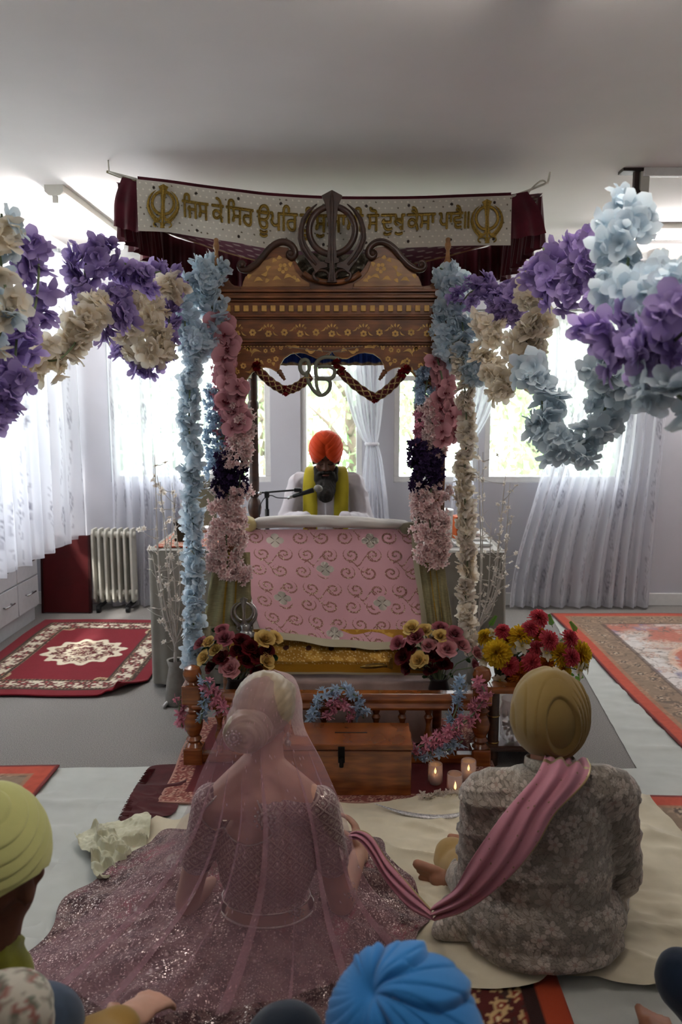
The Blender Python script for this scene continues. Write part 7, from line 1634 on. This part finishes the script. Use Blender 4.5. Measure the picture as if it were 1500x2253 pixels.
# ------------------------------------------------------------------ the reader behind the platform
rd = thing('person', 'bearded man in orange turban and white robe with yellow scarf reading behind the platform', 'person', (-.148, 5.02, .50))
rx, ry = -.148, 5.0
hr = W(717, 1010, 4.93); HP, rq = head_prims(hr, PI, -.30, 0, 1.05)
s1, s2 = V((rx - .185, 5.0, 1.045)), V((rx + .185, 5.0, 1.045)); e1, e2 = V((rx - .255, 4.93, .80)), V((rx + .255, 4.93, .80)); w1, w2 = V((rx - .12, 4.66, .86)), V((rx + .12, 4.66, .86))
body = HP + [('c', hr + V((0, .03, -.05)), .058, V((rx, 5.0, 1.08)), .062), ('e', V((rx, 5.02, .90)), (.17, .12, .21)), ('e', V((rx, 5.04, .66)), (.17, .14, .15)), ('c', s1, .055, s2, .055), ('c', s1, .05, e1, .042), ('c', e1, .04, w1, .028), ('c', s2, .05, e2, .042), ('c', e2, .04, w2, .028),
             ('c', V((rx - .1, 5.0, .60)), .085, V((rx - .32, 4.80, .58)), .06), ('c', V((rx - .32, 4.80, .58)), .055, V((rx + .05, 4.74, .56)), .04), ('c', V((rx + .1, 5.0, .60)), .085, V((rx + .32, 4.80, .58)), .06), ('c', V((rx + .32, 4.80, .58)), .055, V((rx - .05, 4.72, .56)), .04)]
body += hand_prims(w1, (.3, -1, -.1), (0, 0, 1), .4) + hand_prims(w2, (-.3, -1, -.1), (0, 0, 1), .4) + foot_prims(V((rx + .05, 4.74, .56)), V((rx + .18, 4.72, .54)), (0, 0, 1), .9) + foot_prims(V((rx - .05, 4.72, .56)), V((rx - .18, 4.70, .54)), (0, 0, 1), .9)
blob('body', body, SK_D, rd, .0075, 3)
for a in (-1, 1): MB().tube([rq(a * .014, .088, .0), rq(a * .031, .086, -.006), rq(a * .048, .076, -.002)], .0022, 6).build('eyelid', M_lash, rd, smooth=True)
brows(rq, rd)
def beard_post(co, no):
    d = np.array([noise.noise(V((p[0] * 60, p[1] * 60, p[2] * 22))) for p in co.tolist()]); return co + no * (.007 * d)[:, None]
blob('beard', [('e', rq(0, .050, -.112), (.078, .046, .048), (.4, 0, 0)), ('c', rq(0, .048, -.135), .072, V((hr.x, hr.y - .10, hr.z - .215)), .055), ('c', rq(-.055, .03, -.05), .022, rq(-.035, .06, -.10), .04), ('c', rq(.055, .03, -.05), .022, rq(.035, .06, -.10), .04), ('c', rq(-.03, .088, -.052), .010, rq(.03, .088, -.052), .010), ('c', rq(-.035, .085, -.058), .012, rq(-.048, .06, -.09), .02), ('c', rq(.035, .085, -.058), .012, rq(.048, .06, -.09), .02)],
     mat('beard_hair', '#1d1917', .85, var=.6, scale=90, bump=1.), rd, .0055, 2, beard_post)
MB().tube([rq(-.02, .098, -.068), rq(0, .102, -.066), rq(.02, .098, -.068)], [.003, .005, .003], 8).build('lip', mat('lip', '#5a2f2a', .5), rd, smooth=True)
M_robe = mat_fabric('white_robe', '#c2bcc2', 350, .03, .85)
rob = blob('robe', [('e', V((rx, 5.02, .90)), (.19, .14, .22)), ('e', V((rx, 5.03, .68)), (.205, .17, .17)), ('c', s1, .068, s2, .068), ('c', s1, .066, e1, .062), ('c', e1, .06, w1, .045), ('c', s2, .066, e2, .062), ('c', e2, .06, w2, .045), ('c', V((rx, 5.0, 1.07)), .07, V((rx, 5.0, 1.11)), .062), ('c', V((rx - .1, 5.0, .60)), .10, V((rx - .33, 4.82, .585)), .075), ('c', V((rx + .1, 5.0, .60)), .10, V((rx + .33, 4.82, .585)), .075), ('c', V((rx - .32, 4.8, .58)), .07, V((rx + .3, 4.78, .58)), .07)], M_robe, rd, .008, 4, lambda co, no: folds(co, no, .010, 9, (1, 1, .6), 5))
cut_faces(rob, lambda p, n: p.z > 1.145)
M_scarf = mat_fabric('yellow_scarf', '#a89a26', 350, .08)
for sx in (-1, 1):
    L = [V((rx + sx * .055, 5.07, 1.15)), V((rx + sx * .085, 4.99, 1.14)), V((rx + sx * .098, 4.90, 1.05)), V((rx + sx * .095, 4.865, .92)), V((rx + sx * .095, 4.855, .80)), V((rx + sx * .095, 4.84, .70))]; S = spline(L, 40)
    npgrid('scarf', np.array([[S[j] + V((sx * w, -.004 - .006 * math.sin(w * 70 + j * .1), 0)) for w in np.linspace(-.042, .048, 12)] for j in range(41)]), M_scarf, rd, solid=.004)
MB().tube([rq(0, .08, -.19), V((rx, 4.872, .96)), V((rx, 4.862, .75))], .006, 6).build('button_placket', M_robe, rd)
M_orange = mat_fabric('orange_turban', '#c23c0c', 420, .06, .85, .25)
def d_reader(x, y, z):
    f = sst(.0, .35, y); lob = .10 * np.exp(-((np.abs(x) - .55) ** 2) / .10) * f; groove = -.10 * np.exp(-(x - .10 * z) ** 2 / .012) * f * sst(.75, .2, z)
    pl = .035 * saw((np.abs(x) * .55 - z * .75 + 1) * 4.5) * f; top = .12 * np.exp(-((x) ** 2 + (z - .85) ** 2) / .12) * f
    v = -.0 * z; return lob + groove + pl + top + .03 * saw((z + .4 * x) * 4) * (1 - f)
tb = turban('turban', rq(0, -.010, .066), (.106, .118, .112), (-.25, 0, PI), d_reader, M_orange, rd, 240, 150, -.55)
o_ = wloc(tb)
cut_faces(tb, lambda p, n: (lambda l: l[1] > .03 and l[2] < .062 - abs(l[0]) * 1.05)((Euler((-.30, 0, PI)).to_matrix().inverted() @ (p - hr))))
bn = thing('reader_bench', 'white draped bench the reader sits on behind the platform', 'bench', (rx, 5.0, 0)); MB().span((rx - .45, 4.68, .0), (rx + .45, 5.30, .50)).build('seat', M_wcl, bn, bevel=.03)

# ------------------------------------------------------------------ guests along the lower edge
def guest(label, pel, yaw, skin, shirt, legs, head=None, over=None, lean=.0, vox=.009, spost=None, lpost=None):
    """person sitting on the floor facing yaw from +Y; over replaces joints given in world coordinates"""
    R = Matrix.Rotation(yaw, 3, 'Z'); B = V(pel); J = dict(neck=(0, .0 + lean, .63), head=(0, .03 + lean, .745), sL=(-.18, lean, .555), sR=(.18, lean, .555), eL=(-.25, .06, .32), eR=(.25, .06, .32), wL=(-.12, .27, .20), wR=(.12, .27, .20), hL=(-.10, 0, .12), hR=(.10, 0, .12), kL=(-.30, .27, .13), kR=(.30, .27, .13), fL=(.06, .33, .06), fR=(-.06, .28, .06))
    J = {k: B + R @ V(p) for k, p in J.items()}; J['tL'], J['tR'] = J['fL'] + R @ V((.14, .02, -.01)), J['fR'] + R @ V((-.14, .02, -.01))
    for k, p in (over or {}).items(): J[k] = V(p)
    t = thing('person', label, 'person', (pel[0], pel[1], pel[2])); HP, hq = head_prims(J['head'], yaw + (head or 0))
    tor = [('e', B + R @ V((0, lean * .6, .40)), (.155, .11, .20), (0, 0, yaw)), ('e', B + R @ V((0, 0, .15)), (.165, .125, .13), (0, 0, yaw))]
    arm = [('c', J['sL'], .050, J['eL'], .042), ('c', J['eL'], .040, J['wL'], .028), ('c', J['sR'], .050, J['eR'], .042), ('c', J['eR'], .040, J['wR'], .028)]
    leg = [('c', J['hL'], .080, J['kL'], .058), ('c', J['kL'], .054, J['fL'], .038), ('c', J['hR'], .080, J['kR'], .058), ('c', J['kR'], .054, J['fR'], .038)]
    ex = lambda L, d: [(p[0], p[1], p[2] + d, p[3], p[4] + d) if p[0] == 'c' else (p[0], p[1], tuple(q + d for q in p[2])) + tuple(p[3:]) for p in L]
    bd = HP + tor + arm + leg + [('c', J['sL'], .05, J['sR'], .05), ('c', J['head'] - V((0, 0, .06)), .055, J['neck'] - V((0, 0, .05)), .06)]
    for s in 'LR':
        d = (J['w' + s] - J['e' + s]).normalized(); bd += hand_prims(J['w' + s], d, V((0, 0, 1)) if abs(d.z) < .8 else R @ V((0, -1, 0)), .55, .95); bd += foot_prims(J['f' + s], J['t' + s], J.get('u' + s, V((0, 0, 1))), .95, 1 if s == 'L' else -1)
    blob('body', bd, skin, t, vox * .8, 3); eyes(hq, t); brows(hq, t)
    tr_ = [p for p in leg]; d1, d2 = (J['kL'] - J['fL']) * .25, (J['kR'] - J['fR']) * .25
    tr_[1] = ('c', J['kL'], .054, J['fL'] + d1, .044); tr_[3] = ('c', J['kR'], .054, J['fR'] + d2, .044)
    blob('trousers', ex(tr_, .014) + [('e', B + R @ V((0, 0, .14)), (.165, .13, .10), (0, 0, yaw))], legs, t, vox, 4, lpost or noised(.006, 12, 4))
    ar = [p for p in arm]; d1, d2 = (J['eL'] - J['wL']) * .12, (J['eR'] - J['wR']) * .12; ar[1] = ('c', J['eL'], .040, J['wL'] + d1, .030); ar[3] = ('c', J['eR'], .040, J['wR'] + d2, .030)
    sh = blob('shirt', ex(tor + ar, .014) + [('c', J['sL'], .066, J['sR'], .066), ('c', J['neck'] - V((0, 0, .06)), .075, J['neck'] - V((0, 0, .02)), .068)], shirt, t, vox, 4, spost or (lambda co, no: folds(co, no, .008, 9, (1, 1, 1), 5)))
    nz = J['neck'].z - .01; cut_faces(sh, lambda p, n: p.z > nz and (p - J['neck']).length < .105); return t, J, hq
M_denim = mat_fabric('navy_denim', '#1b2738', 320, .2); M_olive = mat_fabric('olive_kurta', '#6b6a1c', 200, .3); M_dj = mat_fabric('blue_denim', '#3d4a5c', 260, .3); M_must = mat_fabric('mustard_kurta', '#8d6c30', 260, .1); M_gry = mat_fabric('grey_suit', '#3a3a40', 260, .1); M_dteal = mat_fabric('dark_navy_cotton', '#141d2a', 300, .15)
def floral_post(co, no):
    c2 = folds(co, no, .008, 9, (1, 1, 1), 5); s, z = c2[:, 0] + c2[:, 1] * .7, c2[:, 2] + c2[:, 1] * .5; c = flat(s.shape, '#b9b3a6'); g = np.zeros(s.shape)
    for size, seed, col, th in ((.032, 4, '#8a4a44', .3), (.026, 7, '#5f6a5c', .25), (.02, 11, '#8d8478', .25)):
        d, an, i, _ = cells(s / size, z / size, seed); c = mixc(c, col, ((d < th * (1 + .3 * np.cos(5 * an))) & (i > .3)) * .85)
    c = mixc(c, '#77786c', (np.abs(fbm(s * 28, z * 28, 6) - .47) < .018) * .8); return c2, c, g
# yellow turban at the left edge
F1 = V((-.90, 1.30, .02)); t, J, hq = guest('man in pale yellow turban and olive kurta sitting at the left edge', F1, -.25, SK_D, M_olive, M_gry, over=dict(head=W(-12, 1930, 1.36), neck=W(-40, 2050, 1.34), sR=W(0, 2150, 1.34), sL=(-1.05, 1.32, .53), eR=W(-40, 2260, 1.36), wR=(-.88, 1.56, .18), kR=(-1.0, 1.62, .12), kL=(-1.22, 1.52, .12)))
M_ylw = mat_fabric('yellow_turban', '#b9b878', 420, .05)
def d_yellow(x, y, z):
    k = x * .62 - y * .35 + z * .70; w = sst(-.2, .5, x); d = .05 * saw(k * 5.5) * (.35 + .65 * w); return d + .03 * saw((x * .8 - z * .5) * 3) * (1 - w)
turban('turban', W(-12, 1862, 1.36), (.086, .108, .115), (-.10, -.42, -.25), d_yellow, M_ylw, t, 260, 170, -.62)
# blue turban at the bottom
hbl = W(888, 2296, .965)
t, J, hq = guest('man in bright blue turban sitting at the bottom of the view, back turned', (.075, .90, .0), -.05, SK_M, M_gry, M_gry, over=dict(head=hbl, neck=hbl + V((0, -.03, -.12)), sL=(-.06, .90, .53), eL=(-.05, 1.0, .30)))
M_blue = mat_fabric('blue_turban', '#2a70ad', 420, .06)
def d_blue(x, y, z):
    # cloth pinched at a knot up left on the back, folds fanning to the right
    vy, to = y * .67 + z * .74, -y * .74 + z * .67; dx, dz = x + .52, vy - .49; th = np.arctan2(dz, dx); r = np.hypot(dx, dz); bk = sst(-.25, .2, to)
    fan = .115 * saw(th * 1.5 + .25 * np.sin(r * 2.6) + .15) * sst(.03, .35, r) * sst(-2.0, -1.5, th) * sst(2.2, 1.7, th); pin = -.09 * np.exp(-r ** 2 / .015); lobe = .07 * sst(.03, -.12, dx - .25 * dz)
    return bk * (fan + pin + lobe + .035 * saw(th * 4.1 + r) * sst(.1, .5, r)) + .01 * fbm(x * 5 + 2, z * 5 + 2, 3)
turban('turban', W(888, 2272, .965), (.1005, .108, .098), (.05, .05, 0), d_blue, M_blue, t, 280, 180, -.62)
# floral shirt, bottom left corner
guest('person in white floral shirt and blue jeans at the bottom left corner', (-.76, .80, .02), -.2, SK_M, mat_paint('floral_shirt', .85), M_dj, over=dict(kL=(-.80, 1.2, .32), fL=(-.80, 1.22, .06), tL=(-.84, 1.30, .045), sL=(-.94, 1.0, .56), neck=(-.78, 1.02, .64), head=(-.80, 1.04, .76), sR=W(28, 2225, 1.10), eR=W(60, 2290, 1.22), wR=(-.5, 1.28, .25), kR=W(95, 2262, 1.20), fR=(-.45, 1.2, .06), tR=(-.36, 1.26, .05)), spost=floral_post)
# mustard sleeve whose hand lifts the skirt hem
hw = W(300, 2228, 1.50)
guest('person in mustard kurta reaching a hand to the hem of the pink skirt', (-.58, .40, .02), .10, SK_F, M_must, M_must, over=dict(kR=(-.42, .66, .13), sR=(-.37, .88, .55), eR=W(205, 2305, 1.22), wR=W(258, 2262, 1.27), sL=(-.66, .70, .53), eL=(-.66, .80, .30), wL=(-.54, .95, .2), head=(-.53, .74, .70), neck=(-.54, .70, .59)))
# dark trousered knee beside the blue turban
guest('person in dark navy trousers with one raised knee beside the blue turban', (-.20, .36, .02), 0, SK_M, M_gry, M_dteal, over=dict(kL=(-.30, .66, .12), kR=W(626, 2300, 1.20), fR=(-.03, .92, .06), tR=(-.02, 1.05, .045), hR=(-.18, .46, .16), head=(-.20, .36, .72), neck=(-.20, .34, .61)))
# right edge
guest('person in navy jeans at right edge, knee raised, one bare foot on the white sheet', (1.22, 1.30, .02), .75, SK_M, M_gry, M_denim, over=dict(kL=W(1508, 2160, 1.60), hL=(1.12, 1.34, .14), fL=G(1640, 2340, .05), tL=G(1610, 2260, .045), kR=(1.16, 1.60, .12), fR=G(1462, 2322, .05), tR=G(1438, 2246, .045)))
